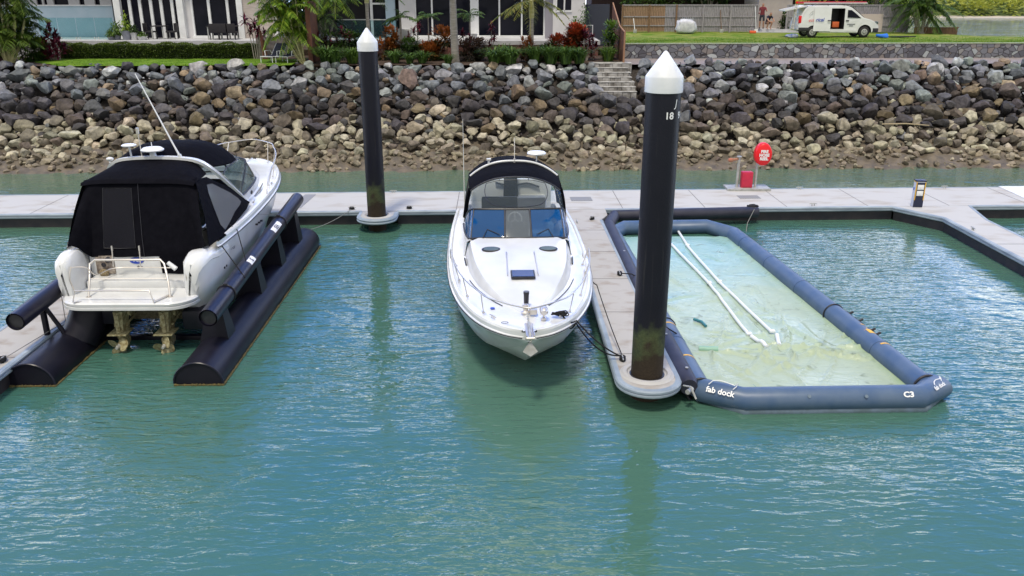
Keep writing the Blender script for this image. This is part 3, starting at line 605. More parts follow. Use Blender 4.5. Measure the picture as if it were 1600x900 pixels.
# ---- piles
def pile_material():
    m = bpy.data.materials.new('black_pile_sleeve'); m.use_nodes = True; t = m.node_tree; b = t.nodes['Principled BSDF']; n = t.nodes.new; l = t.links.new
    co = n('ShaderNodeTexCoord'); sp = n('ShaderNodeSeparateXYZ'); l(co.outputs['Object'], sp.inputs[0])
    q = n('ShaderNodeTexNoise'); q.inputs['Scale'].default_value = 2.0; q.inputs['Detail'].default_value = 7; l(co.outputs['Object'], q.inputs['Vector'])
    def band(z0, z1, amp):       # 1 below z0, 0 above z1, noise broken
        a = n('ShaderNodeMath'); a.operation = 'MULTIPLY_ADD'; l(q.outputs[0], a.inputs[0]); a.inputs[1].default_value = amp; l(sp.outputs[2], a.inputs[2])
        r = n('ShaderNodeMapRange'); r.inputs[1].default_value = z1; r.inputs[2].default_value = z0; l(a.outputs[0], r.inputs[0]); return r
    q3 = n('ShaderNodeTexNoise'); q3.inputs['Scale'].default_value = 25; q3.inputs['Detail'].default_value = 6; l(co.outputs['Object'], q3.inputs['Vector'])
    base = n('ShaderNodeMix'); base.data_type = 'RGBA'; l(q.outputs[0], base.inputs[0]); base.inputs[6].default_value = (0.004, 0.004, 0.010, 1); base.inputs[7].default_value = (0.010, 0.010, 0.018, 1)
    alg = n('ShaderNodeMix'); alg.data_type = 'RGBA'; l(q3.outputs[0], alg.inputs[0]); alg.inputs[6].default_value = (0.03, 0.04, 0.015, 1); alg.inputs[7].default_value = (0.10, 0.125, 0.055, 1)
    brn = n('ShaderNodeMix'); brn.data_type = 'RGBA'; l(q3.outputs[0], brn.inputs[0]); brn.inputs[6].default_value = (0.012, 0.009, 0.007, 1); brn.inputs[7].default_value = (0.05, 0.036, 0.022, 1)
    m1 = n('ShaderNodeMix'); m1.data_type = 'RGBA'; l(band(2.5, 3.2, 2.8).outputs[0], m1.inputs[0]); l(base.outputs[2], m1.inputs[6]); l(alg.outputs[2], m1.inputs[7])
    m2 = n('ShaderNodeMix'); m2.data_type = 'RGBA'; l(band(2.05, 2.35, 2.2).outputs[0], m2.inputs[0]); l(m1.outputs[2], m2.inputs[6]); l(brn.outputs[2], m2.inputs[7])
    ms_ = n('ShaderNodeMapping'); ms_.inputs['Scale'].default_value = (9, 9, .35); l(co.outputs['Object'], ms_.inputs[0]); q5 = n('ShaderNodeTexNoise'); q5.inputs['Scale'].default_value = 1.5; q5.inputs['Detail'].default_value = 8; l(ms_.outputs[0], q5.inputs['Vector'])
    r5 = n('ShaderNodeMapRange'); r5.inputs[1].default_value = .60; r5.inputs[2].default_value = .80; r5.inputs[4].default_value = .45; l(q5.outputs[0], r5.inputs[0])
    m4 = n('ShaderNodeMix'); m4.data_type = 'RGBA'; l(r5.outputs[0], m4.inputs[0]); l(m2.outputs[2], m4.inputs[6]); m4.inputs[7].default_value = (.07, .065, .065, 1); m2 = m4
    l(m2.outputs[2], b.inputs['Base Color']); b.inputs['Specular IOR Level'].default_value = 0.28
    rr = n('ShaderNodeMapRange'); rr.inputs[1].default_value = 1.0; rr.inputs[2].default_value = 2.4; rr.inputs[3].default_value = 0.85; rr.inputs[4].default_value = 0.42; l(sp.outputs[2], rr.inputs[0]); l(rr.outputs[0], b.inputs['Roughness'])
    bu = n('ShaderNodeBump'); bu.inputs['Strength'].default_value = 0.25; bu.inputs['Distance'].default_value = 0.02; l(q3.outputs[0], bu.inputs['Height']); l(bu.outputs[0], b.inputs['Normal'])
    return m
M['pile'] = pile_material()
def pile(x, y, label, ztop, rr):
    T = thing('mooring_pile', label, 'mooring pile', (x, y, 0), 0, 'black mooring piles with white cone caps')
    o = MB(); o.lathe([(rr, -3.1), (rr, 0.2), (rr, 2), (rr, 4), (rr, ztop - .62)], (0, 0, 0), 40); o.build('shaft', M['pile'], T, smooth=50)
    o = MB(); o.lathe([(rr + .018, ztop - .73), (rr + .024, ztop - .725), (rr + .022, ztop - .46), (rr + .012, ztop - .435), (.035, ztop - .015), (.012, ztop)], (0, 0, 0), 40); o.build('cap', M['whiteplastic'], T, smooth=30)
    return T
P1 = pile(2.785, 15.72, 'thick near black pile with white cone cap and white numbers', 6.93, 0.325)
P2 = pile(-4.73, 28.5, 'farther black pile with white cone cap left of the middle boat', 6.78, 0.315)
def wrap(r, ang0, z0):
    def f(p):
        a = ang0 + p.x / r; return Vector((r * math.sin(a), -r * math.cos(a), z0 + p.y))
    return f
text_mesh('lettering', 'J', .19, M['marks'], P1, None, warp=wrap(.3285, .62, 6.02), shear=.15)
text_mesh('lettering', '18', .175, M['marks'], P1, None, warp=wrap(.3285, .24, 5.80), bold=.004)
text_mesh('lettering', '91', .175, M['marks'], P1, None, warp=wrap(.3285, 1.12, 5.80), bold=.004)
# ================================================================== BOATS
HB = [(0, .12), (.12, .38), (.3, .60), (.6, .85), (1, 1.08), (1.6, 1.31), (2.3, 1.50), (3.6, 1.71), (5.5, 1.84), (8, 1.86), (9.6, 1.80), (11.5, 1.70)]
XC = [(0, .02), (.3, .10), (.6, .22), (1, .42), (2, .86), (3.5, 1.25), (5.5, 1.52), (8, 1.60), (11.5, 1.55)]
ZK = [(0, 1.20), (.15, 1.08), (.4, .86), (.8, .60), (1.3, .30), (2, .0), (3, -.28), (5, -.5), (11.5, -.58)]
ZC = [(0, 1.28), (.4, 1.02), (1, .72), (2, .42), (4, .19), (7, .08), (11.5, .05)]
TW = [(0, .0), (.8, .02), (1.2, .22), (1.8, .58), (2.6, .92), (3.6, 1.18), (4.8, 1.33), (6, 1.40), (11.5, 1.44)]
TR = [(0, 0), (1.1, .0), (1.8, .10), (2.8, .25), (4, .38), (5.3, .46), (6, .47), (11.5, .44)]
def zg(d): return interp([(0, 1.50), (2, 1.44), (4, 1.38), (7, 1.34), (11.5, 1.36)], d)
def boat_hull(T, LB, y0, stern_taper=0.0):
    ds = [0, .06, .12, .2, .3, .45, .6, .8, 1, 1.3, 1.6, 2, 2.4, 2.9, 3.5, 4.2, 5, 6, 7, 8, 9]
    ds = [d for d in ds if d < LB - y0 - .2] + [LB - y0 - .12, LB - y0]
    rings = []; lower = []
    for d in ds:
        xg, xc, zk, zc, z = sinterp(HB, d), sinterp(XC, d), sinterp(ZK, d), sinterp(ZC, d), zg(d)
        if d > LB - y0 - .05: xg -= .03; xc -= .03
        zc = max(zc, zk + .02); y = LB - d
        h = [(xc + .02, zc + .02), (xc * .35 + xg * .65 - .05 * 0, zc + (z - zc) * .45), (xg - .035, z - .17), (xg + .012, z - .155), (xg + .02, z - .10), (xg - .012, z - .085), (xg - .008, z)]
        low = [(0, zk), (xc * .5, zk + (zc - zk) * .52), (xc - .03, zc - .01), (xc + .02, zc + .02)]
        rings.append([(-a, y, b_) for a, b_ in reversed(h)] + [(a, y, b_) for a, b_ in h]) if False else None
        rings.append(([(a, y, b_) for a, b_ in h], [(-a, y, b_) for a, b_ in h])); lower.append([(-a, y, b_) for a, b_ in reversed(low[1:])] + [(a, y, b_) for a, b_ in low])
    o = MB(); o.loft([r[0] for r in rings]); o.loft([r[1] for r in rings]); o.loft([list(reversed(rings[0][1])) + rings[0][0][0:]], False)
    a = rings[0]; n = len(a[0])
    for i in range(n - 1): o.add([a[0][i], a[0][i + 1], a[1][i + 1], a[1][i]], [(0, 1, 2, 3)])
    hull = o.build('hull', M['gel'], T, smooth=28)
    o = MB(); o.loft(lower, False, (False, True)); o.build('hull_bottom', M['boatbottom'], hull, smooth=28)
    for s in (0, 1):        # dark rub rail insert
        o = MB(); o.tube([(r[s][4][0] * 1.0 + (.004 if s == 0 else -.004), r[s][4][1], (r[s][3][2] + r[s][4][2]) / 2) for r in rings], .011, 6); o.build('rub_rail', M['black'], hull)
    return hull
M['boatbottom'] = material('bottom_gelcoat', (0.55, 0.57, 0.56), 0.35, c2=(0.42, 0.45, 0.42), scale=3)
def foredeck(T, LB, dend):
    ds = [.02, .06, .12, .2, .3, .45, .6, .8, 1, 1.2, 1.5, 1.8, 2.2, 2.6, 3, 3.5, 4, 4.5, 5, dend]
    rings = []
    for d in ds:
        xg, z = sinterp(HB, d), zg(d); xs = min(sinterp(TW, d), max(0, xg - .3)); t = sinterp(TR, d) if d > 1.1 else 0; y = LB - d
        xs = max(xs, .004); k = min(1, xg / .5)
        h = [(xg - .008, z), (xg - .03 * k, z + .045), (xg - .09 * k, z + .055), (xg - .13 * k, z + .02), (xs + .04 * k, z + .035), (xs, z + .05), (xs * .965, z + .05 + t * .45), (xs * .90, z + .06 + t * .82), (xs * .75, z + .06 + t), (xs * .4, z + .075 + t * 1.04), (0, z + .08 + t * 1.06)]
        rings.append([(-a, y, b_) for a, b_ in h] + [(a, y, b_) for a, b_ in reversed(h[:-1])])
    o = MB(); o.loft(rings); return o.build('foredeck', M['gel'], T, smooth=32)
def deck_z(d, x):
    z = zg(d); xs = sinterp(TW, d); t = sinterp(TR, d) if d > 1.1 else 0
    tab = [(0, z + .08 + t * 1.06), (xs * .4, z + .075 + t * 1.04), (xs * .75, z + .06 + t), (xs * .9, z + .06 + t * .82), (xs * .965, z + .05 + t * .45), (xs, z + .05)]
    return interp(tab, abs(x)) if abs(x) < xs else z + .04
def cockpit(T, LB, d0, d1, floor=.75, trans=True):
    rings = []; n = 10; sides = [[], []]
    for i in range(n + 1):
        d = d0 + (d1 - d0) * i / n; xg, z = sinterp(HB, d), zg(d); y = LB - d; xs = sinterp(TW, d); t = sinterp(TR, d) * (1 - .55 * i / n)
        h = [(xg - .008, z), (xg - .03, z + .045), (xg - .09, z + .055), (xg - .13, z + .02), (xs + .05, z + .035), (xs + .01, z + .06), (xs - .05, z + t * .9), (xs - .12, z + t), (xs - .19, z + t * .95), (xs - .22, z - .1), (xs - .23, floor)]
        sides[0].append([(a, y, b_) for a, b_ in h]); sides[1].append([(-a, y, b_) for a, b_ in h])
    o = MB(); o.loft(sides[0]); o.loft(sides[1])
    o.box((0, LB - (d0 + d1) / 2, floor - .02), (2 * (sinterp(TW, d1) - .2), d1 - d0, .04)); return o.build('cockpit', M['gel'], T, smooth=32)
def smooth_path(pts, n=6):
    pts = [Vector(p) for p in pts]; r = []
    for i in range(len(pts) - 1):
        p0 = pts[max(i - 1, 0)]; p1 = pts[i]; p2 = pts[i + 1]; p3 = pts[min(i + 2, len(pts) - 1)]
        for k in range(n):
            t = k / n; r.append(0.5 * ((2 * p1) + (p2 - p0) * t + (2 * p0 - 5 * p1 + 4 * p2 - p3) * t * t + (3 * p1 - p0 - 3 * p2 + p3) * t ** 3))
    r.append(pts[-1]); return r
def bow_rail(T, LB, h, d1, stanch, overh=.1):
    pts = []; K = [.15, .35, .7, 1.1, 1.6, 2.3, 3, 3.8, 4.6, d1]
    K = [k for k in K if k <= d1]
    def top(d, s): return (s * (sinterp(HB, d) - .12 + (.05 if d > .5 else 0)), LB - d + (overh if d < 1 else 0), zg(d) + .05 + h * interp([(0, 1.0), (d1 - 1.3, .95), (d1 - .35, .72), (d1, .0)], d))
    L_ = [top(d, -1) for d in reversed(K)]; R_ = [top(d, 1) for d in K]
    mid = [(0, LB + overh + .02, zg(0) + .05 + h)]
    o = MB(); o.tube(smooth_path(L_ + mid + R_, 5), .016, 8); rail = o.build('bow_rail', M['steel'], T, smooth=60)
    for s in (-1, 1):
        for d in stanch:
            tp = Vector(top(d, s)); o = MB(); foot = Vector((s * (sinterp(HB, d + .18) - .20), LB - d - .18, zg(d) + .06))
            o.cyl(foot, tp, .012, seg=8); o.cyl(foot - Vector((0, 0, .02)), foot + Vector((0, 0, .012)), .035, seg=10); o.build('stanchion', M['steel'], rail)
    return rail
def windshield(T, LB, dc, hw, rake, hgt, aft, zb, bars, pane_mats):
    """wrap round windscreen: base curve, top curve, panes between bars"""
    def base(u):
        s = 1 if u > 0 else -1; a = abs(u)
        if a < .62: t = a / .62; return Vector((s * hw * .93 * t, LB - dc - .32 * t ** 2.4, zb + .02 - .10 * t ** 3))
        t = (a - .62) / .38; b0 = Vector((hw * .93, LB - dc - .32, zb - .08)); b1 = Vector((hw + .05, LB - dc - .75, zb - .12)); b2 = Vector((hw + .09, LB - dc - aft, zb - .16))
        q = b0 * (1 - t) ** 2 + b1 * 2 * t * (1 - t) + b2 * t * t; return Vector((s * q.x, q.y, q.z))
    def top(u):
        s = 1 if u > 0 else -1; a = abs(u)
        if a < .62: t = a / .62; return Vector((s * (hw * .93 - .08) * t, LB - dc - rake - .20 * t ** 2.4, zb + hgt - .04 * t ** 3))
        t = (a - .62) / .38; b0 = Vector((hw * .93 - .08, LB - dc - rake - .20, zb + hgt - .04)); b1 = Vector((hw - .03, LB - dc - rake - .42, zb + hgt - .10)); b2 = Vector((hw + .07, LB - dc - aft - .05, zb - .10))
        q = b0 * (1 - t) ** 2 + b1 * 2 * t * (1 - t) + b2 * t * t; return Vector((s * q.x, q.y, q.z))
    F_ = T
    us = [-1 + 2 * i / 60 for i in range(61)]
    o = MB(); o.tube([base(u) for u in us], .028, 8); o.tube([top(u) for u in us], .024, 8)
    for b_ in bars:
        o.tube([base(b_), base(b_).lerp(top(b_), .5) + Vector((0, .01, .01)), top(b_)], .022 if abs(b_) > .3 else .03, 8)
    fr = o.build('windscreen_frame', M['black'], F_, smooth=60)
    ed = [-1] + sorted(bars) + [1]
    for i in range(len(ed) - 1):
        a, b_ = ed[i] + .006, ed[i + 1] - .006; o = MB(); rings = []
        for k in range(13):
            u = a + (b_ - a) * k / 12; p, q = base(u), top(u); rings.append([p.lerp(q, t) + Vector((0, .03 * math.sin(PI * t), .02 * math.sin(PI * t))) for t in (.02, .25, .5, .75, .98)])
        o.loft(rings); o.build('windscreen_pane', pane_mats(i, len(ed) - 1), fr, smooth=80, fix=False)
    return fr, base, top
def hull_lettering(T, s, LB, d, side, size, mat, zoff=-.42, sx=1.0, shear=.2):
    x = sinterp(HB, d); z = zg(d) + zoff; dx = sinterp(HB, d - .4) - sinterp(HB, d + .4)
    k = .35; sl = sinterp(XC, d); slope = (sinterp(HB, d) - (sl * .35 + sinterp(HB, d) * .65)) / (zg(d) - .17 - (sinterp(ZC, d) + (zg(d) - sinterp(ZC, d)) * .45))
    xm = (sinterp(HB, d) - .035) - slope * (zg(d) - .17 - z)
    if side > 0: M_ = plane_matrix((xm + .012, LB - d, z), (dx * 1.0, .8, 0), (slope, 0, 1))
    else: M_ = plane_matrix((-xm - .012, LB - d, z), (dx * 1.0, -.8, 0), (-slope, 0, 1))
    return text_mesh('lettering', s, size, mat, T, M_, shear=shear, sx=sx)

# ------------------------------------------------------------------ middle boat
LB = 11.55
B1 = thing('motor_boat', 'white motor cruiser moored bow first in the middle, blue windscreen and black roof canvas', 'motor boat', (-0.055, 27.05, 0), R(182.0))
boat_hull(B1, LB, 1.0)
fd = foredeck(B1, LB, 5.45)
cockpit(B1, LB, 5.45, 10.4)
# stern platform
def platform(T, hw, y0, y1, z, th=.16, rad=.55):
    pts = []
    for sx_, a0 in ((1, -PI / 2), ):
        for i in range(9): t = -PI / 2 + PI / 2 * i / 8; pts.append((hw - rad + rad * math.cos(t), y0 + rad + rad * math.sin(t)))
    pts += [(hw + .02, y1), (-hw - .02, y1)]
    for i in range(9): t = PI + PI / 2 * i / 8; pts.append((-hw + rad + rad * math.cos(t), y0 + rad + rad * math.sin(t)))
    def off(k): return [(p[0] * (1 - k / hw), y0 + (p[1] - y0) * (1 - k / (y1 - y0)) + k) for p in pts]
    o = MB(); rings = []
    for k, zz in ((.05, z - th), (.0, z - th + .03), (.0, z - th * .55), (.025, z - th * .5), (.005, z - th * .4), (.0, z - .03), (.03, z)): rings.append([(p[0], p[1], zz) for p in off(k)])
    o.loft(rings, True, (True, True)); return o.build('swim_platform', M['gel'], T, smooth=35)
platform(B1, 1.55, 0, 1.05, .42)
o = MB(); o.box((0, 1.15, .9), (3.1, .3, .95), bev=.08); o.build('transom', M['gel'], B1)
pm = lambda i, n: M['greypane'] if i == n // 2 else M['blueglass']
M['greypane'] = thin_glass('grey_door_pane', (0.55, 0.6, 0.62), 0.75, 0.1, (0.10, 0.12, 0.14))
dw = 5.30; zb = deck_z(5.3, 0) - .03
fr, wb, wt = windshield(B1, LB, dw, 1.36, .72, .60, 2.1, zb, (-.60, -.17, .17, .60), pm)
# step treads seen behind the centre pane and the cabin door
o = MB(); o.box((0, LB - 6.2, 1.35), (.62, .9, .05), bev=.01); o.box((0, LB - 6.15, 1.75), (.6, .05, .75), bev=.01); o.build('companion_door', material('smoked_door', (.12, .12, .13), .4), B1)
for s in (-1, 1):
    o = MB(); o.cyl((s * .17, LB - 5.62, zb + .2), (s * .17, LB - 5.70, zb + .32), .02, seg=8); o.build('door_latch', M['white'], fr)
o = MB(); o.box((.75, LB - 6.7, 1.75), (.95, .55, .3), bev=.08); o.box((.75, LB - 6.5, 1.95), (.8, .25, .18), bev=.05); o.build('dashboard', M['black'], B1)
o = MB(); o.box((0, LB - 6.6, 1.38), (2.5, .4, .5), bev=.06); o.build('dash_fairing', material('grey_dash', (.25, .27, .3), .5), B1)
o = MB(); o.tube([(.02 + .19 * math.cos(t), LB - 7.05 - .05 * math.sin(t), 1.95 + .19 * math.sin(t)) for t in [2 * PI * i / 20 for i in range(20)]], .018, 8, False, True)
for k in range(3): t = PI / 2 + 2 * PI * k / 3; o.cyl((.02, LB - 7.02, 1.95), (.02 + .19 * math.cos(t), LB - 7.05 - .05 * math.sin(t), 1.95 + .19 * math.sin(t)), .012, seg=6)
o.build('steering_wheel', M['white'], B1)
o = MB(); o.box((.55, LB - 7.9, 1.25), (.9, .5, .5), bev=.09); o.build('helm_seat', M['leather'], B1)
o = MB(); o.box((.42, LB - 8.3, 1.82), (1.05, .2, .95), bev=.06); o.build('seat_back', M['black'], B1)
o = MB(); o.box((-.75, LB - 8.2, 1.2), (.7, 1.5, .45), bev=.1); o.box((-1.02, LB - 8.2, 1.5), (.18, 1.5, .4), bev=.07); o.build('side_seat', M['leather'], B1)
o = MB(); o.box((0, LB - 10.0, 1.2), (2.3, .6, .5), bev=.12); o.box((0, LB - 10.98, 1.75), (2.6, .22, 1.0), bev=.09); o.box((-.5, LB - 10.7, 1.5), (1.2, .5, .5), bev=.09); o.build('stern_seat', M['leather'], B1)
o = MB(); o.tube(smooth_path([(-.9, LB - 10.82, 2.0), (-.5, LB - 10.84, 2.12), (.0, LB - 10.84, 2.05), (.5, LB - 10.82, 2.15)], 5), .03, 8); o.build('grab_rail', M['black'], B1)
# canopy
def canopy(T, LB, st, mat, name='canopy'):
    rings = []; rings2 = []
    for d, w_, zs, zc in st:
        r = []
        for i in range(25):
            t = -1 + 2 * i / 24; xx = w_ * math.sin(t * PI / 2) if False else w_ * t
            r.append((xx, LB - d, zs + (zc - zs) * (1 - abs(t) ** 2.6)))
        rings.append(r)
    o = MB(); o.loft(rings); o.loft([[(x, y, z - .03) for x, y, z in r] for r in rings])
    o.loft([rings[0], [(x, y, z - .03) for x, y, z in rings[0]]]); o.loft([rings[-1], [(x, y, z - .03) for x, y, z in rings[-1]]])
    return o.build(name, mat, T, smooth=50)
CST = [(7.25, 1.24, 2.72, 3.10), (7.4, 1.27, 2.74, 3.16), (7.9, 1.30, 2.78, 3.22), (8.6, 1.32, 2.82, 3.26), (9.3, 1.32, 2.78, 3.24), (10.0, 1.30, 2.66, 3.17), (10.3, 1.27, 2.5, 3.08)]
can = canopy(B1, LB, CST, M['canvas'])
for s in (-1, 1):        # canvas side legs
    o = MB(); o.tube(smooth_path([(s * 1.25, LB - 7.3, 2.76), (s * 1.34, LB - 7.45, 2.4), (s * 1.42, LB - 7.7, 1.86)], 6), [.06] * 13, 8); o.build('canopy_leg', M['canvas'], can, smooth=60)
    o = MB(); r0 = [(s * 1.30, LB - 7.5, 2.78), (s * 1.31, LB - 8.6, 2.82), (s * 1.29, LB - 10.0, 2.66), (s * 1.24, LB - 10.7, 2.35)]; r1 = [(s * 1.43, LB - 7.75, 1.80), (s * 1.45, LB - 8.6, 1.75), (s * 1.47, LB - 10.0, 1.65), (s * 1.44, LB - 10.6, 1.55)]
    o.loft([[Vector(a).lerp(Vector(b_), t) + Vector((s * .04 * math.sin(PI * t), 0, 0)) for t in (0, .25, .5, .75, 1)] for a, b_ in zip(r0, r1)]); o.build('side_curtain', M['smoke'] if s > 0 else M['canvas'], can, smooth=60, fix=False)
o = MB(); o.loft([[(1.2 * t, LB - 10.74, 2.40 + .5 * (1 - abs(t) ** 2.6)) for t in [-1 + i / 8 for i in range(17)]], [(1.4 * t, LB - 10.6, 1.6) for t in [-1 + i / 8 for i in range(17)]]])
rc = o.build('rear_curtain', M['clear'], can, smooth=60, fix=False)
o = MB()
for x_ in (.02, ): o.loft([[(x_ - .19, LB - 10.70, 2.92), (x_ + .19, LB - 10.70, 2.92)], [(x_ - .24, LB - 10.56, 1.62), (x_ + .24, LB - 10.56, 1.62)]])
o.build('curtain_panel', M['canvas'], rc, smooth=60)
# front clear curtain: windscreen top edge up to the canopy front edge, zips as thin dark lines
def front_curtain(T, LB, wt, st, umax=.62, mat=None):
    rings = []; n = 28
    for i in range(n + 1):
        t = -1 + 2 * i / n; a = wt(t * umax * 1.22); d, w_, zs, zc = st; b_ = Vector((w_ * t, LB - d, zs + (zc - zs) * (1 - abs(t) ** 2.6)))
        rings.append([a.lerp(b_, k) + Vector((0, .05 * math.sin(PI * k), .03 * math.sin(PI * k))) for k in (0, .2, .4, .6, .8, 1)])
    o = MB(); o.loft(rings); c = o.build('front_curtain', mat or M['clear'], T, smooth=80, fix=False)
    o = MB()
    for i in (5, 10, 18, 23): pass
    o.tube([r[0] for r in rings], .03, 6); o.tube([r[5] for r in rings], .022, 6)
    def at(i, k): a = rings[i][0]; return a.lerp(rings[i][5], k) + Vector((0, .06 * math.sin(PI * k), .04 * math.sin(PI * k)))
    pts = [at(5, .92), at(5, .6), at(6, .3), at(8, .12), at(12, .06), at(16, .06), at(20, .12), at(22, .3), at(23, .6), at(23, .92)]
    o.tube(smooth_path(pts, 4), .010, 5); o.tube([at(5, .92), at(9, .92), at(14, .90), at(19, .92), at(23, .92)], .010, 5)
    o.tube([at(10, .9), at(10, 1)], .012, 5); o.tube([at(19, .9), at(19, 1)], .012, 5)
    o.build('zip_line', M['black'], c); return c
front_curtain(can, LB, wt, CST[0])
# radar arch band, mast fittings
o = MB(); o.tube(smooth_path([(1.30 * t, LB - 8.5, 2.80 + .03 + (3.27 - 2.80) * (1 - abs(t) ** 2.6)) for t in [-.97 + 1.94 * i / 16 for i in range(17)]], 2), .035, 8)
ar = o.build('radar_arch', M['gel'], B1, smooth=60)
o = MB(); o.cyl((-.68, LB - 8.9, 3.2), (-.68, LB - 8.9, 3.42), .022, seg=8); o.lathe([(.05, .0), (.27, .02), (.28, .05), (.25, .085), (.05, .10)], (-.68, LB - 8.9, 3.40), 24); o.build('satellite_dome', M['whiteplastic'], ar)
o = MB(); o.cyl((-.02, LB - 8.5, 3.26), (-.02, LB - 8.6, 3.95), .012, seg=6); o.cyl((-.02, LB - 8.5, 3.24), (-.02, LB - 8.5, 3.36), .03, seg=8); o.build('light_mast', M['steel'], ar)
o = MB(); o.cyl((.72, LB - 8.5, 3.2), (.72, LB - 8.5, 3.33), .03, seg=8); o.box((.72, LB - 8.5, 3.35), (.13, .09, .06), bev=.01); o.build('deck_horn', M['whiteplastic'], ar)
o = MB(); o.tube([(1.42, LB - 7.7, 1.9), (1.43, LB - 7.75, 3.2), (1.43, LB - 7.8, 4.6)], [.018, .012, .005], 6); o.build('whip_aerial', material('aerial_white', (.6, .6, .58), .5), B1)
# foredeck fittings
def on_deck(d, x, h=0): return Vector((x, LB - d, deck_z(d, x) + h))
for s in (-1, 1):
    d = 4.50; x = s * .71
    o = MB(); o.lathe([(.235, 0), (.24, .02), (.215, .032), (.20, .028)], tuple(on_deck(d, x, -.012)), 28, sx=1, sy=.82); p_ = o.build('deck_hatch', M['black'], fd)
    o = MB(); o.lathe([(.005, .0), (.19, .0), (.195, -.01)], tuple(on_deck(d, x, .024)), 28, sx=1, sy=.82); o.build('pane', M['portglass'] if 'portglass' in M else M.setdefault('portglass', material('port_glass', (.12, .16, .18), .1)), p_)
    o = MB(); o.tube([on_deck(4.15 + .18 * i, s * .34, .012) for i in range(1)] + [on_deck(4.15 - .2 * i, s * (.34 + .002 * i), .035) for i in range(8)], .014, 6); o.build('grab_rail', M['steel'], fd)
    o = MB(); o.tube([on_deck(d_, s * (sinterp(TW, d_) + .03), .02) for d_ in (5.2, 5.0, 4.8, 4.6)], .02, 6); o.build('side_vent', M['black'], fd)
    o = MB(); o.tube(smooth_path([on_deck(d_, s * (sinterp(TW, d_) + .10), .012) for d_ in (3.4, 3.0, 2.6, 2.2, 1.8, 1.5)], 4), .010, 6); o.build('deck_groove', M['black'], fd)
o = MB(); c = on_deck(2.80, -.0, .02); o.box(c, (.56, .52, .05), bev=.015); h_ = o.build('escape_hatch', M['black'], fd)
o = MB(); o.box(c + Vector((0, 0, .028)), (.49, .45, .008)); o.build('pane', material('blue_hatch', (.004, .035, .16), .25, spec=.2), h_)
rail = bow_rail(B1, LB, .52, 5.35, (.9, 2.0, 3.2, 4.4))
# anchor, roller, windlass
o = MB(); o.box((0, LB + .02, zg(0) + .03), (.16, .85, .03), bev=.008)
for s in (-1, 1): o.box((s * .075, LB + .12, zg(0) + .07), (.02, .62, .09), bev=.005)
o.cyl((-.08, LB + .42, zg(0) + .05), (.08, LB + .42, zg(0) + .05), .035, seg=12); o.build('bow_roller', M['steel'], B1)
o = MB(); z0 = zg(0)
o.tube([(0, LB - .3, z0 + .10), (0, LB + .26, z0 + .09), (0, LB + .44, z0 - .03)], [.024, .026, .024], 8)
o.add([(0, LB + .40, z0 + .0), (-.15, LB + .36, z0 - .26), (0, LB + .50, z0 - .30), (.15, LB + .36, z0 - .26), (0, LB + .38, z0 - .20)], [(0, 1, 4), (0, 4, 3), (1, 2, 4), (2, 3, 4), (0, 3, 2, 1)]); o.build('anchor', M['galv'], B1, smooth=20)
o = MB(); pts = [(0, LB - .28 - .07 * i, z0 + .10) for i in range(8)]
for i, p_ in enumerate(pts): o.tube([(p_[0] + (.018 * math.cos(t) if i % 2 else 0), p_[1] + .04 * math.sin(t), p_[2] + (0 if i % 2 else .018 * math.cos(t))) for t in [2 * PI * k / 8 for k in range(8)]], .008, 5, False, True)
o.build('anchor_chain', M['galv'], B1)
o = MB(); o.lathe([(.09, 0), (.10, .03), (.055, .06), (.05, .11), (.075, .14), (.06, .19), (.02, .2)], (.03, LB - .95, deck_z(.95, 0)), 18); o.box((-.13, LB - .9, deck_z(.9, 0) + .06), (.16, .2, .12), bev=.03); o.build('windlass', M['steel'], B1)
o = MB(); o.cyl((0, LB - 1.25, deck_z(1.25, 0)), (0, LB - 1.25, deck_z(1.2, 0) + .32), .05, .06, 12); o.cyl((0, LB - 1.25, deck_z(1.2, 0) + .32), (0, LB - 1.25, deck_z(1.2, 0) + .37), .065, seg=12); o.build('bow_light', M['darkmetal'] if 'darkmetal' in M else M.setdefault('darkmetal', material('dark_metal', (.05, .05, .06), .3, .6)), B1)
o = MB(); c = on_deck(.62, -.33, 0); o.cyl(c, c + Vector((0, 0, .05)), .055, seg=12); o.cyl(c + Vector((0, 0, .05)), c + Vector((0, .02, .16)), .022, seg=8); o.tube([c + Vector((0, -.12, .20)), c + Vector((0, -.05, .22)), c + Vector((0, .09, .21)), c + Vector((0, .13, .20))], [.05, .085, .085, .06], 14); o.build('spotlight', M['steel'], B1)
def bcleat(T, c, rz):
    o = MB(); q = lambda u, v, h: (c[0] + u * math.cos(rz) - v * math.sin(rz), c[1] + u * math.sin(rz) + v * math.cos(rz), c[2] + h)
    o.tube([q(-.12, 0, .05), q(-.06, 0, .06), q(.06, 0, .06), q(.12, 0, .05)], [.01, .014, .014, .01], 8); o.cyl(q(-.04, 0, 0), q(-.035, 0, .06), .015, seg=8); o.cyl(q(.04, 0, 0), q(.035, 0, .06), .015, seg=8); o.build('cleat', M['steel'], T)
cA = on_deck(.75, -.72, 0); cB = on_deck(3.9, -1.56, 0); bcleat(B1, cA, 1.0); bcleat(B1, cB, 1.5); bcleat(B1, on_deck(.75, .72), -1.0); bcleat(B1, on_deck(3.4, 1.5), 1.6); bcleat(B1, on_deck(5.3, -1.68), 1.6)
hull_lettering(B1, 'SEA RAY', LB, 1.45, 1, .15, M['darkmarks'], -.36, 1.2)
o = MB(); c = on_deck(.45, .48, .016); o.tube([c + Vector((.07 * math.cos(t), .05 * math.sin(t), 0)) for t in [2 * PI * i / 16 for i in range(16)]], .006, 5, False, True); o.build('filler_cap', M['darkmetal'], fd)
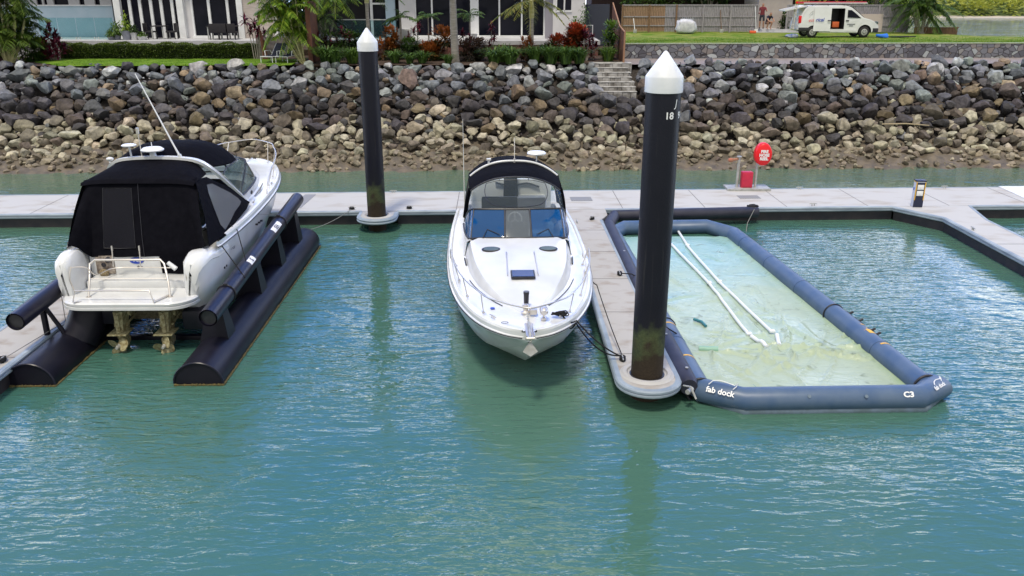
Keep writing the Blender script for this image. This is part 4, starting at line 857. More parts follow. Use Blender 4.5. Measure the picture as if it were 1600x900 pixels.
o = MB(); c = on_deck(1.35, .72, .014); o.cyl(c - Vector((0, 0, .01)), c + Vector((0, 0, .006)), .05, seg=14); o.build('filler_cap', M['bluemarks'], fd)
o = MB()
for s in (-1, 1):
    b0 = wb(s * .45); o.tube([b0 + Vector((0, .05, .02)), wb(s * .45).lerp(wt(s * .25), .28) + Vector((0, .04, .03)), wb(s * .25).lerp(wt(s * .12), .10) + Vector((0, .05, .03))], [.012, .010, .010], 6)
o.build('wiper', M['black'], fr)
def W1(v): return B1_M @ Vector(v)
bpy.context.view_layer.update(); B1_M = B1.matrix_world.copy()
def rope(name, label, pts, r=.014, mat=None, grp=None, sag=.0, n=10):
    o = MB(); q = []
    for a, b_ in zip(pts, pts[1:]):
        a, b_ = Vector(a), Vector(b_)
        for i in range(n): t = i / n; p = a.lerp(b_, t); p.z -= sag * 4 * t * (1 - t); q.append(p)
    q.append(Vector(pts[-1])); o.tube(q, r, 6); return tag(o.build(name, mat or M['rope'], smooth=60), label, 'rope', grp)
c1 = W1(cA + Vector((0, 0, .07))); cl1 = Vector((2.36, 16.35, .58))
rope('mooring_rope', 'black bow rope from the white middle boat down to the cleat near the finger end', [c1, c1 + Vector((.30, -.05, -.12)), cl1], .017, sag=.10)
rope('mooring_rope', 'second doubled bow rope hanging just below the black bow line of the middle boat', [c1 + Vector((.02, .05, 0)), c1 + Vector((.30, .02, -.20)), cl1 + Vector((-.02, .08, 0))], .017, sag=.22)
c2 = W1(cB + Vector((0, 0, .06)))
rope('mooring_rope', 'long thin black spring line from the middle boat side running over the finger deck', [c2, c2 + Vector((.28, -.35, -.25)), Vector((2.36, 16.45, .58))], .013, sag=.05)
o = MB()
for k in range(7):
    c = c1 + Vector((.02 * k - .10, .03 * (k % 3), .02 * (k % 2))); o.tube([c + Vector((.12 * math.cos(t), .055 * math.sin(t), .02 * math.sin(2 * t))) for t in [2 * PI * i / 14 for i in range(14)]], .014, 6, False, True)
tag(o.build('rope_coil', M['rope'], smooth=60), 'knotted black rope bundle on the bow cleat of the middle boat', 'rope')

# ------------------------------------------------------------------ left boat (raised on the lift)
LA = 11.0
B2 = thing('motor_boat', 'white motor cruiser raised on a black lift at left, black canvas cover, stern towards us', 'motor boat', (-8.78, 17.62, 0.95), R(.7))
LB = LA; Z0 = .95
boat_hull(B2, LB, 1.5)
fd2 = foredeck(B2, LB, 4.2)
cockpit(B2, LB, 4.2, 8.9, floor=.3)
pf = platform(B2, 1.54, 0, 2.35, .37, .20, .6)
# stern quarters
for s in (-1, 1):
    o = MB(); rings = []
    for y, w0, w1, zt, zb_ in ((.50, 1.36, 1.52, .95, .30), (.54, 1.28, 1.60, 1.18, .12), (.68, 1.22, 1.68, 1.31, .0), (.95, 1.19, 1.74, 1.36, -.02), (1.15, 1.20, 1.76, 1.36, -.02), (1.5, 1.30, 1.79, 1.30, -.02), (2.2, 1.40, 1.81, 1.28, .0)):
        r = [(w0, zb_), (w0 - .02, zb_ + (zt - zb_) * .5), (w0 + .02, zt - .12), (w0 + .10, zt - .02), ((w0 + w1) / 2, zt), (w1 - .12, zt - .02), (w1 - .02, zt - .10), (w1 + .005, zt - .17), (w1 + .015, zt - .22), (w1 - .02, zt - .25), (w1 - .01, zt - .5), (w1 - .06, zb_ + .3), (w1 - .20, zb_)]
        rings.append([(s * (a + (.09 * (1.8 - a) / .6 if s < 0 else 0)), y, b_ - (.07 if b_ > .6 else 0)) for a, b_ in r])
    o.loft(rings, True, (True, True)); o.build('stern_quarter', M['gel'], B2, smooth=38)
o = MB(); o.box((-.10, 1.66, .70), (2.5, .16, .66), bev=.05); o.box((0, 1.36, .44), (2.5, .62, .18), bev=.04); tr_ = o.build('transom', M['gel'], B2)
o = MB(); o.lathe([(.005, .0), (.17, 0), (.175, -.012)], (0, 0, 0), 24, sx=1, sy=.48)
ov = o.build('oval_badge', M['bluemarks'], tr_); ov.rotation_euler = (R(90), 0, 0); ov.location = (-.22, 1.568, .88)
text_mesh('lettering', 'FC', .10, M['marks'], tr_, plane_matrix((-.22, 1.554, .88), (1, 0, 0), (0, 0, 1)), shear=.3, sx=1.4)
o = MB(); o.cyl((-.2, 1.58, .72), (-.2, 1.555, .72), .03, seg=10); o.cyl((-.12, 1.58, .72), (-.12, 1.56, .72), .02, seg=10); o.build('socket', M['darkmetal'], tr_)
# sports gear / fittings seen through the transom window
o = MB(); o.box((-.98, 1.565, .78), (.44, .03, .46), bev=.02); o.build('shower_locker', M['smokelocker'] if 'smokelocker' in M else M.setdefault('smokelocker', material('cream_locker', (.42, .36, .30), .5, c2=(.14, .11, .09), scale=9)), tr_)
o = MB(); o.cyl((-.90, 1.54, .90), (-.86, 1.50, .93), .07, seg=12); o.cyl((-1.02, 1.54, .80), (-.98, 1.5, .78), .05, seg=10); o.build('outlet', M['darkmetal'], tr_)
o = MB(); o.blob((-1.0, 1.48, .60), (.12, .06, .10), 10); o.build('net_bag', material('tan_netting', (.28, .22, .12), .9, c2=(.12, .09, .05), scale=30), tr_)
# steel rail frame on platform
o = MB(); A = [(-.92, .42, .38), (-.94, .62, .70), (-1.0, .88, 1.02), (-.90, .94, 1.10), (.62, .94, 1.10), (.72, .88, 1.02), (.86, .62, .70), (.94, .42, .38)]
o.tube(smooth_path(A[:3], 3) + smooth_path(A[3:5], 2) + smooth_path(A[5:], 3), .026, 8); o.tube([(-.96, .66, .74), (.84, .66, .74)], .008, 6)
for x_ in (-.92, .94): o.cyl((x_, .42, .35), (x_, .42, .39), .055, seg=12)
rf = o.build('platform_rail', M['steel'], B2, smooth=60)
o = MB(); o.tube([(-.95, .12, .37), (-1.08, .02, .40), (-1.08, .16, .62), (.60, .16, .62), (.72, .02, .40), (.90, .46, .40)], .018, 8); o.build('boarding_ladder', M['steel'], B2, smooth=60)
o = MB(); o.cyl((.80, .90, 1.04), (.98, .86, .90), .05, .06, 10); o.build('lamp', M['whiteplastic'], rf)
for x_ in (-.62, .02):
    o = MB(); o.cyl((x_, 1.2, .85), (x_, 1.28, 1.30), .014, seg=6); o.cyl((x_, 1.27, 1.22), (x_, 1.28, 1.34), .022, seg=8); o.build('rod_holder', M['steel'], rf)
for s in (-1, 1):
    o = MB(); o.tube(smooth_path([(s * 1.32, .6, .48), (s * 1.33, .52, .8), (s * 1.30, .62, 1.05)], 4), .016, 6); o.build('grab_rail', M['steel'], B2)
o = MB(); o.tube(smooth_path([(-1.30, .62, 1.02), (-.98, .64, 1.02), (-.90, .9, .75), (-.7, 1.5, .72), (.6, 1.5, .72)], 5), .014, 6); o.build('safety_rail', M['steel'], B2)
# canvas enclosure
def sup(w, zs, zc, n=25, pw=3.0): return [(w * t, zs + (zc - zs) * (1 - abs(t) ** pw)) for t in [-1 + 2 * i / (n - 1) for i in range(n)]]
def pan(u, t, off=0.0):
    s_ = math.copysign(min(1, abs(u) ** .92), u); cn = max(0, (abs(u) - .80) / .20)
    yb = 1.55 - .50 * min(1, cn) ** .8; zb_ = .98 + .40 * min(1, cn * 1.6); wb_ = 1.66 if u > 0 else 1.54
    yt_ = 2.12 + .25 * cn ** 2; zt_ = 2.72; wt_ = 1.32
    bulge = .05 * math.sin(PI * t); w_ = wb_ + (wt_ - wb_) * t ** .85
    return Vector((w_ * s_ - .14 * t, yb + (yt_ - yb) * t - bulge - off + .03 * noise.noise((u * 3, t * 3, 0)), zb_ + (zt_ - zb_) * t + .02 * noise.noise((u * 4, t * 2, 5))))
o = MB(); o.loft([[pan(-1 + i / 20, k / 12) for i in range(41)] for k in range(13)]); cv = o.build('canvas_enclosure', M['canvas'], B2, smooth=60)
o = MB(); o.loft([[pan(-.60 + .50 * i / 10, .12 + .78 * k / 8, .018) for i in range(11)] for k in range(9)]); o.build('vinyl_window', M['smoke'], cv, smooth=60, fix=False)
o = MB(); o.tube([pan(-.60, t, .02) for t in (.12, .5, .9)] + [pan(-.35, .9, .02), pan(-.10, .9, .02)] + [pan(-.10, t, .02) for t in (.5, .12)] + [pan(-.35, .12, .02)], .008, 5, False, True); o.build('window_hem', M['black'], cv)
o = MB(); o.loft([[(.36, 1.50, 1.06), (.8, 1.49, 1.05), (1.30, 1.45, 1.10)], [(.36, 1.56, .56), (.8, 1.54, .55), (1.24, 1.56, .56)]]); o.build('door_flap', M['canvas'], cv)
o = MB(); o.tube([pan(.0, t, .02) for t in (0, .25, .5, .75, 1)], .007, 5); o.build('zip_line', M['darkmetal'], cv)
# roof: eyebrow + aft roof up to the arch
o = MB(); rr = []
for y, w_, zs, zc in ((2.02, 1.34, 2.60, 2.66), (2.10, 1.36, 2.66, 2.76), (2.7, 1.34, 2.66, 2.88), (3.1, 1.28, 2.64, 2.98), (3.35, 1.22, 2.60, 3.01)):
    rr.append([(a, y, b_) for a, b_ in sup(w_, zs, zc, pw=5)])
o.loft(rr); o.build('aft_roof', M['canvas'], cv, smooth=60).location.x = -.14
# side curtains
for s in (-1, 1):
    o = MB()
    top_ = [(s * 1.325, 2.2, 2.70), (s * 1.32, 2.95, 2.62), (s * 1.36, 3.4, 2.40), (s * 1.47, 4.0, 2.12), (s * 1.53, 4.5, 1.78), (s * 1.56, 4.9, 1.52)]
    top_ = [(a - .14 * max(0, 1 - i / 5), b_, c_) for i, (a, b_, c_) in enumerate(top_)]
    bot_ = [(s * (1.72 if s > 0 else 1.56), 1.10, 1.36), (s * 1.78, 2.1, 1.36), (s * 1.76, 3.0, 1.40), (s * 1.73, 3.8, 1.44), (s * 1.68, 4.4, 1.44), (s * 1.57, 4.95, 1.45)]
    o.loft([[Vector(a).lerp(Vector(b_), k) + Vector((s * .05 * math.sin(PI * k), 0, 0)) for k in (0, .2, .4, .6, .8, 1)] for a, b_ in zip(top_, bot_)])
    sc_ = o.build('side_curtain', M['canvas'], cv, smooth=60)
    # tear shaped window a few mm proud of the curtain
    o = MB(); pts = []
    def cur(u, k):
        i = min(int(u), 4); f = u - i; a = Vector(top_[i]).lerp(Vector(top_[i + 1]), f); b_ = Vector(bot_[i]).lerp(Vector(bot_[i + 1]), f); return a.lerp(b_, k) + Vector((s * (.05 * math.sin(PI * k) + .012), 0, 0))
    outl = [(.75, .12), (1.3, .10), (2.0, .14), (2.6, .22), (3.1, .38), (3.3, .52), (3.0, .64), (2.3, .76), (1.6, .88), (1.1, .93), (.85, .80), (.70, .5), (.66, .25)]
    ctr = cur(1.7, .45); ring = [cur(u, k) for u, k in outl]; n = len(ring); r2 = [ctr.lerp(q, .55) + Vector((s * .01, 0, 0)) for q in ring]
    o.add([ctr + Vector((s * .012, 0, 0))] + r2 + ring, [(0, 1 + i, 1 + (i + 1) % n) for i in range(n)] + [(1 + i, 1 + n + i, 1 + n + (i + 1) % n, 1 + (i + 1) % n) for i in range(n)])
    o.build('vinyl_window', M['sidevinyl'] if 'sidevinyl' in M else M.setdefault('sidevinyl', thin_glass('side_vinyl', (.5, .5, .52), .6, .10, (.22, .23, .25))), sc_, smooth=80)
# radar arch
o = MB(); AP = [(-1.62, 5.0, 1.50), (-1.56, 4.5, 1.90), (-1.44, 3.9, 2.35), (-1.27, 3.45, 2.74), (-1.02, 3.30, 2.95), (-.6, 3.27, 3.03), (0, 3.27, 3.05), (.6, 3.27, 3.03), (1.02, 3.30, 2.95), (1.27, 3.45, 2.74), (1.44, 3.9, 2.35), (1.56, 4.5, 1.90), (1.62, 5.0, 1.50)]
pa = smooth_path(AP, 4); rr = []
for i, p_ in enumerate(pa):
    d_ = (pa[min(i + 1, len(pa) - 1)] - pa[max(i - 1, 0)]).normalized(); a = abs(p_.x) / 1.62; wd = .10 + .30 * max(0, a - .75) * 2.2
    n_ = Vector((0, 0, 0)) + Vector((p_.x * .8, 0, 1.2)).normalized(); f_ = d_.cross(n_).normalized(); f_ = f_ if f_.y > 0 else -f_
    rr.append([p_ + f_ * wd + n_ * .03, p_ - f_ * wd * .55 + n_ * .03, p_ - f_ * wd * .55 - n_ * .04, p_ + f_ * wd - n_ * .04])
o.loft(rr, True, (True, True)); ar2 = o.build('radar_arch', M['gel'], B2, smooth=35)
o = MB(); o.cyl((-.06, 3.3, 3.05), (-.06, 3.3, 3.20), .09, .06, 14); o.lathe([(.06, 0), (.26, .03), (.28, .06), (.22, .11), (.04, .13)], (-.06, 3.3, 3.18), 22); o.cyl((-.06, 3.3, 3.28), (-.06, 3.3, 3.42), .012, seg=6); o.build('radar_dome', M['whiteplastic'], ar2)
o = MB(); o.cyl((-.60, 3.3, 3.0), (-.62, 3.28, 3.32), .025, seg=8); o.lathe([(.03, 0), (.17, .02), (.18, .045), (.14, .07), (.03, .08)], (-.62, 3.28, 3.31), 20); o.build('gps_dome', M['whiteplastic'], ar2)
o = MB(); o.cyl((-.34, 3.3, 3.0), (-.36, 3.3, 3.66), .014, seg=6); o.cyl((-.36, 3.3, 3.64), (-.36, 3.3, 3.78), .04, seg=8); o.build('light_mast', M['steel'], ar2)
o = MB(); o.blob((-1.16, 3.32, 3.0), (.09, .07, .05), 10); o.cyl((-1.16, 3.30, 2.9), (-1.16, 3.32, 3.0), .03, seg=8); o.build('deck_horn', M['whiteplastic'], ar2)
o = MB(); o.tube([(.62, 3.28, 3.06), (.50, 3.3, 3.32), (-.38, 3.7, 5.05)], [.030, .022, .012], 8); o.cyl((.64, 3.28, 2.98), (.60, 3.28, 3.12), .05, seg=10); o.build('whip_aerial', M['whiteplastic'], ar2)
ar2.location.x = -.12
# forward bimini
o = MB(); rr = []
for y, w_, zs, zc in ((3.42, 1.20, 2.80, 3.05), (3.7, 1.26, 2.74, 3.20), (4.3, 1.28, 2.66, 3.27), (4.9, 1.27, 2.60, 3.22), (5.35, 1.23, 2.56, 3.08), (5.62, 1.18, 2.52, 2.90)):
    rr.append([(a - .13 * max(0, (5.6 - y) / 2.2), y, b_) for a, b_ in sup(w_, zs, zc, pw=4.2)])
o.loft(rr); o.loft([[(x, y, z - .03) for x, y, z in r] for r in rr]); o.loft([rr[-1], [(x, y, z - .03) for x, y, z in rr[-1]]]); bi = o.build('bimini', M['canvas'], B2, smooth=60)
zb2 = deck_z(4.0, 0) - .03
fr2, wb2, wt2 = windshield(B2, LB, 3.75, 1.34, .75, .62, 2.4, zb2, (-.60, -.2, .2, .60), lambda i, n: M['sideglass'])
front_curtain(bi, LB, wt2, (LB - 5.6, 1.18, 2.52, 2.90))
for s in (-1, 1):       # clear side curtains between bimini and windscreen
    o = MB(); a_ = [(s * 1.18, 5.6, 2.54), (s * 1.24, 5.0, 2.56), (s * 1.25, 4.4, 2.56), (s * 1.30, 3.95, 2.48)]; b_ = [wt2(s * .68), wt2(s * .80), wt2(s * .92), Vector((s * 1.47, 4.7, 1.70))]
    o.loft([[Vector(p_).lerp(Vector(q), k) + Vector((s * .04 * math.sin(PI * k), 0, 0)) for k in (0, .25, .5, .75, 1)] for p_, q in zip(a_, b_)]); c_ = o.build('side_curtain', M['sideglass'], bi, smooth=80, fix=False)
    o = MB(); o.tube([Vector(p_) for p_ in a_], .02, 6); o.tube([Vector(a_[0]), Vector(b_[0])], .012, 5); o.build('zip_line', M['black'], c_)
bow_rail(B2, LB, .60, 4.8, (.5, 1.4, 2.5, 3.6), .2)
bcleat(B2, (1.60, 7.3, zg(3.7) + .06), PI / 2); bcleat(B2, (1.66, 5.1, zg(5.9) + .06), PI / 2); bcleat(B2, (-1.6, 7.3, zg(3.7) + .06), PI / 2)
o = MB(); o.tube([(1.36, 7.2, zg(3.8) + .12), (1.44, 6.6, zg(4.4) + .1), (1.47, 5.9, zg(5) + .06)], [.015, .028, .015], 6); o.build('side_vent', M['grey_rope'], fd2)
o = MB(); o.blob((1.50, 5.55, 1.62), (.02, .09, .06), 8); o.build('side_light', M['black'], B2)
hull_lettering(B2, 'SUNDANCER', LB, 8.75, 1, .15, M['darkmarks'], -.50, 1.1)
hull_lettering(B2, 'SR 340', LB, 6.3, 1, .12, M['darkmarks'], -.30, 1.1) if False else None
for d_, z_ in ((6.35, -.42), (6.1, -.44), (5.85, -.46)):
    o = MB(); x_ = sinterp(HB, d_) * .99; o.cyl((x_ - .06, LB - d_, zg(d_) + z_), (x_ + .01, LB - d_, zg(d_) + z_), .028, seg=8); o.build('vent_port', M['darkmetal'], B2)
for d_ in (9.2, 9.05):
    o = MB(); o.cyl((1.70, LB - d_, .62), (1.80, LB - d_, .62), .03, seg=8); o.build('exhaust_outlet', M['darkmetal'], B2)
# slimy bottom behind transom and stern drives
o = MB(); o.box((0, 1.35, -.22), (3.0, .5, .5), bev=.1); o.build('hull_stern', M['slime'], B2)
for i, x_ in enumerate((-.36, .70)):
    dr = MB()
    dr.box((x_, .98, -.12), (.26, .3, .34), bev=.04); dr.box((x_, .72, -.20), (.17, .42, .40), bev=.05)
    rr = [[(x_ + a * w_, y0_ + b_ * l_, z_) for a, b_ in ((-1, .3), (-.8, 1), (0, 1.15), (.8, 1), (1, .3), (.75, -.8), (0, -1.1), (-.75, -.8))] for z_, w_, l_, y0_ in ((-.02, .15, .24, .68), (-.3, .12, .22, .64), (-.55, .10, .20, .60), (-.62, .09, .20, .58), (-.80, .06, .17, .60), (-1.12, .025, .12, .66))]
    dr.loft(rr, True, (True, True)); dr.box((x_, .48, -.52), (.44, .46, .03), bev=.008); dr.box((x_, .80, -.08), (.40, .22, .24), bev=.05); dr.tube([(x_ - .16, .95, -.12), (x_ - .14, .62, -.30), (x_ - .10, .5, -.40)], .035, 8); dr.box((x_, .40, -.30), (.10, .05, .46), bev=.015)
    dr.tube([(x_, .92, -.80), (x_, .75, -.82), (x_, .5, -.82), (x_, .34, -.80)], [.02, .09, .105, .075], 14)
    for s in (-1, 1): dr.tube([(x_ + s * .12, 1.1, -.3), (x_ + s * .12, .6, -.38)], .028, 8)
    d_ = dr.build('stern_drive', M['bronze'], B2, smooth=40)
    for k in range(3):
        a0 = 2 * PI * k / 3 + .5 + i * .7; pr = MB(); rr = []
        for q in range(6):
            r_ = .05 + .042 * q; wv = .17 * math.sin(PI * (q + .8) / 6.4); rr.append([(x_ + r_ * math.cos(a0 + e * wv / r_ * .9), .27 + e * wv * .55, -.80 + r_ * math.sin(a0 + e * wv / r_ * .9)) for e in (-1, -.3, .3, 1)])
        pr.loft(rr); pr.build('blade', M['bronze'], d_, smooth=60)
    pr = MB(); pr.tube([(x_, .36, -.80), (x_, .26, -.80), (x_, .16, -.80)], [.06, .055, .03], 12); pr.build('hub', M['galv'], d_)

# ------------------------------------------------------------------ boat lift
LF = thing('boat_lift', 'black tubular boat lift with two long floating pontoons under the left boat', 'boat lift', (-8.6, 16.5, 0), R(1.0))
M['liftdark'] = material('lift_plastic', (0.005, 0.005, 0.011), 0.42, c2=(0.011, 0.010, 0.017), scale=1.5, bump=0.18, bscale=4, spec=.25)
def pontoon(x0, x1, y0, y1, r, name='pontoon', zc=.05, zc1=.16):
    o = MB(); rr = []
    for i, (t, k) in enumerate(((0, 1), (.2, 1), (.4, 1), (.6, 1), (.8, 1), (.93, 1), (.965, .92), (.99, .7), (1, .35))):
        c = Vector((x0 + (x1 - x0) * t, y0 + (y1 - y0) * t, zc + (zc1 - zc) * t)); ring = []
        for j in range(28): a = 2 * PI * j / 28; ring.append((c.x + r * k * math.cos(a) * 1.02, c.y, c.z + r * k * math.sin(a) * .92))
        rr.append(ring)
    o.loft(rr, True, (True, True)); p_ = o.build(name, M['liftdark'], LF, smooth=50)
    o = MB(); o.tube([(x0 + (r + .01) * math.cos(a), y0 - .01, zc + r * .92 * math.sin(a)) for a in [PI * i / 16 for i in range(17)]], .022, 6); o.build('rim', M['hdpe'], p_)
    return p_
pR = pontoon(1.90, 1.95, -.35, 10.4, .51)
pL = pontoon(-1.66, -1.62, -.35, 10.2, .51)
M['growth'] = material('weed_growth', (.14, .10, .03), .95, c2=(.05, .05, .02), scale=30, bump=1, bscale=60)
for p_, xx in ((pR, 1.90), (pL, -1.66)):
    o = MB(); pth = [(xx - .52 + 1.04 * i / 30, -.375, .015) for i in range(31)] + [(xx + .05 * t + .53, -.35 + 10.2 * t, .012) for t in [i / 120 for i in range(1, 121)]]
    o.tube(pth, [rnd(.012, .038) for _ in pth], 7)
    o.build('weed_fringe', M['growth'], p_)
# guide tubes
def pipe(T, name, a, b_, r, mat, rim=True):
    a, b_ = Vector(a), Vector(b_); o = MB(); o.tube([a, b_], r, 26, False); d = (b_ - a).normalized()
    o.tube([a + d * .002, b_ - d * .002], r - .03, 26, False)
    q = o.build(name, mat, T, smooth=50)
    o = MB(); o.tube([a + d * .05, a + d * .055 + d * .002], r - .03, 26, True); o.tube([b_ - d * .057, b_ - d * .05], r - .03, 26, True); o.build('end_plug', M['black'], q, smooth=50); return q
gR = pipe(LF, 'guide_tube', (2.02, .35, 1.26), (1.98, 9.35, 1.72), .20, M['hdpe'])
gL = pipe(LF, 'guide_tube', (-2.04, .20, 1.26), (-2.04, 9.35, 1.70), .20, M['hdpe'])
for g_, yy, ln in ((gR, 5.75, .75), (gR, 3.3, .4)):
    t = (yy - .35) / 9; c = Vector((2.02 - .04 * t, yy, 1.26 + .46 * t)); o = MB(); rr = []
    for i in range(7): a = R(28 + 8 * i); rr.append([(c.x + .2035 * math.cos(a), c.y + k * ln, c.z + .2035 * math.sin(a) + k * ln * .05) for k in (0, 1)])
    o.loft(rr); st_ = o.build('label_strip', M['marks'], g_, smooth=60)
    text_mesh('lettering', 'SEA' if ln > .5 else 'S', .17, M['darkmarks'], g_, plane_matrix((c.x + .2045 * math.cos(R(50)), c.y + ln / 2, c.z + .2045 * math.sin(R(50)) + .018), (0, 1, .05), (-math.sin(R(50)), 0, math.cos(R(50)))), bold=.006)
for yy in (1.7, 6.9):
    t = (yy - .35) / 9; c = Vector((2.02 - .04 * t, yy, 1.26 + .46 * t)); o = MB()
    o.tube([c + Vector((.215 * math.cos(a), 0, .215 * math.sin(a))) for a in [2 * PI * i / 20 for i in range(20)]], .018, 6, False, True); o.box(c + Vector((0, 0, .23)), (.1, .07, .07), bev=.015); o.build('clamp_band', M['black'], gR)
for s, xt, xp in ((1, 2.0, 1.92), (-1, -2.04, -1.64)):
    for yy in (1.3, 4.2, 6.4, 8.6):
        o = MB(); zt = 1.26 + .46 * (yy - .35) / 9
        if s > 0:
            o.loft([[(xp - .40, yy - .28, .40), (xp + .26, yy - .28, .42), (xp + .26, yy + .28, .42), (xp - .40, yy + .28, .40)], [(xt - .30, yy - .20, zt - .2), (xt + .08, yy - .20, zt - .22), (xt + .08, yy + .16, zt - .22), (xt - .30, yy + .16, zt - .2)]], True, (True, True))
        else:
            o.tube([(xp + .05, yy, .3), (xt + .35, yy, .62), (xt, yy, zt)], .05, 8); o.box((xt, yy, .72), (.10, .12, 1.0), bev=.02)
        o.build('bracket', M['liftdark'], LF, smooth=30)
# hull cradles and the cross beams
for yy in (2.2, 5.0, 7.8):
    o = MB(); o.box((.12, yy, .02), (3.3, .16, .16), bev=.03); o.build('cross_beam', M['liftdark'], LF)
for xx in (-.75, .95):
    o = MB(); o.tube([(xx, 2.6, .56), (xx, 5, .66), (xx, 8.9, .72)], .22, 16); o.build('hull_cradle', M['liftdark'], LF)
o = MB(); o.tube([(-1.5, 1.55, .25), (-1.38, 1.75, .55), (-1.25, 1.95, 1.02)], [.42, .42, .40], 24); o.box((-.85, 1.95, .78), (.9, .45, .45), bev=.1); o.build('lift_bladder', M['liftdark'], LF, smooth=50)
o = MB(); o.box((1.35, 1.8, .72), (.8, .5, .5), bev=.12); o.build('lift_bladder', M['liftdark'], LF, smooth=50)
o = MB(); c = Vector((1.75, 8.9, .62)); o.tube(smooth_path([(1.35, 9.6, .55), (1.75, 9.9, .62), (2.2, 9.7, .40), (2.32, 9.0, .35), (2.1, 8.3, .50), (1.6, 8.2, .58)], 6), .022, 8); o.build('air_hose', M['rope'], LF)
o = MB(); o.box((1.62, 9.1, .60), (.5, 1.4, .16), bev=.07); o.build('float_cover', material('blue_grey_cover', (.05, .07, .13), .4), LF)
bpy.context.view_layer.update(); m2 = B2.matrix_world; ml = LF.matrix_world
rope('tie_rope', 'thin black strap from the left boat quarter down to the lift tube', [m2 @ Vector((1.62, 1.75, 1.50)), ml @ Vector((2.22, 2.55, 1.42))], .014)
rope('tie_rope', 'black rope loop lashed over the stern quarter of the left boat', [m2 @ Vector((1.30, 2.0, 1.50)), m2 @ Vector((1.70, 2.6, 1.54)), m2 @ Vector((1.85, 2.85, 1.28)), ml @ Vector((2.1, 3.2, 1.5))], .012)
rope('tie_rope', 'pale thin line running forward along the right side of the left boat', [m2 @ Vector((1.72, 2.4, 1.44)), m2 @ Vector((1.86, 4.8, 1.18)), ml @ Vector((1.9, 8.0, 1.55))], .007, M['grey_rope'])
rope('tie_rope', 'thin grey line from the left finger dock up to the left boat platform', [Vector((-10.80, 16.3, .58)), Vector((-10.5, 18.3, .62)), m2 @ Vector((-1.55, .45, .45))], .008, M['grey_rope'])
rope('tie_rope', 'grey line from the lift pontoon end up to the cleat by the farther pile', [ml @ Vector((1.9, 9.9, .5)), Vector((-5.75, 29.15, .55))], .010, M['grey_rope'], sag=.12)
o = MB(); o.tube([(0, 0, .02 + .0)] + [(.16 * math.cos(t) * (1 + .1 * (t > 6)), .12 * math.sin(t), .02 + .004 * t) for t in [i * .45 for i in range(44)]], .02, 6)
rcoil = o.build('rope_coil', M['rope'], smooth=60); rcoil.location = (-10.95, 16.25, .5); tag(rcoil, 'coiled black rope lying on the left finger dock beside the lift', 'rope')
# ================================================================== INFLATABLE DOCK + FENDER
def PP(px, py, z): p = P(px, py, z); return Vector((p.x, p.y, z))
zt = .20
TL_ = [PP(1094, 612, zt), PP(1082, 586, zt), PP(1050, 520, zt), PP(992, 434, zt), PP(973, 396, zt), PP(957, 364, zt)]
TR_ = [PP(1448, 607, zt), PP(1396, 533, zt), PP(1243, 430, zt), PP(1146, 366, zt)]
TT = [PP(957, 364, zt), PP(975, 355, zt), PP(1104, 353, zt), PP(1146, 366, zt)]
ORG = Vector((5.9, 21.0, 0))
FD = thing('inflatable_dock', 'blue grey inflatable dry dock with pale green liner lying empty in the right berth', 'inflatable dock', tuple(ORG))
loc = lambda pts: [p - ORG for p in pts]
def fit(a, b_, n=8): return [a.lerp(b_, i / n) for i in range(n + 1)]
lft = fit(TL_[0], TL_[-1], 14); rgt = fit(TR_[0], TR_[-1], 14)
r_t = .25
o = MB(); o.tube(loc(lft[:-1] + [lft[-1]]), r_t, 24, False); o.build('side_tube', M['inflatable'], FD, smooth=60)
o = MB(); o.tube(loc(rgt), r_t, 24, False); o.build('side_tube', M['inflatable'], FD, smooth=60)
o = MB(); o.tube(loc([lft[-2].lerp(lft[-1], .9), PP(975, 356, zt), PP(1104, 354, zt), rgt[-1]]), r_t * .98, 24, False); o.build('end_tube', M['inflatable'], FD, smooth=60)
cornL, cornR = PP(1093, 605, zt), PP(1460, 604, zt)
front = [lft[0] + Vector((-.12, .12, 0)), PP(1098, 612, zt), PP(1162, 626, zt), PP(1436, 622, zt), PP(1462, 606, zt), rgt[0] + Vector((.10, .25, 0))]
o = MB(); o.tube(loc([f + Vector((0, 0, .03)) for f in front]), [.16, .25, .245, .245, .25, .2], 24, True); ft = o.build('end_tube', M['inflatable'], FD, smooth=60)
o = MB(); o.tube(loc([PP(1092, 620, .03), PP(1160, 640, .03), PP(1441, 636, .03), PP(1471, 612, .03)]), [.14, .15, .15, .12], 18, True); o.build('skirt', M['inflatable_light'], ft, smooth=60)
for p_ in (lft[0] + Vector((0, .05, 0)), rgt[0] + Vector((0, .05, 0))):
    d_ = ((lft[-1] - lft[0]) if p_.x < 5 else (rgt[-1] - rgt[0])).normalized(); c = p_ - ORG; u_ = Vector((0, 0, 1)); v_ = d_.cross(u_).normalized()
    o = MB(); o.tube([c + (u_ * math.sin(a) + v_ * math.cos(a)) * (r_t + .02) for a in [2 * PI * i / 28 for i in range(28)]], .028, 8, False, True); o.build('seam_band', M['black'], ft, smooth=60)
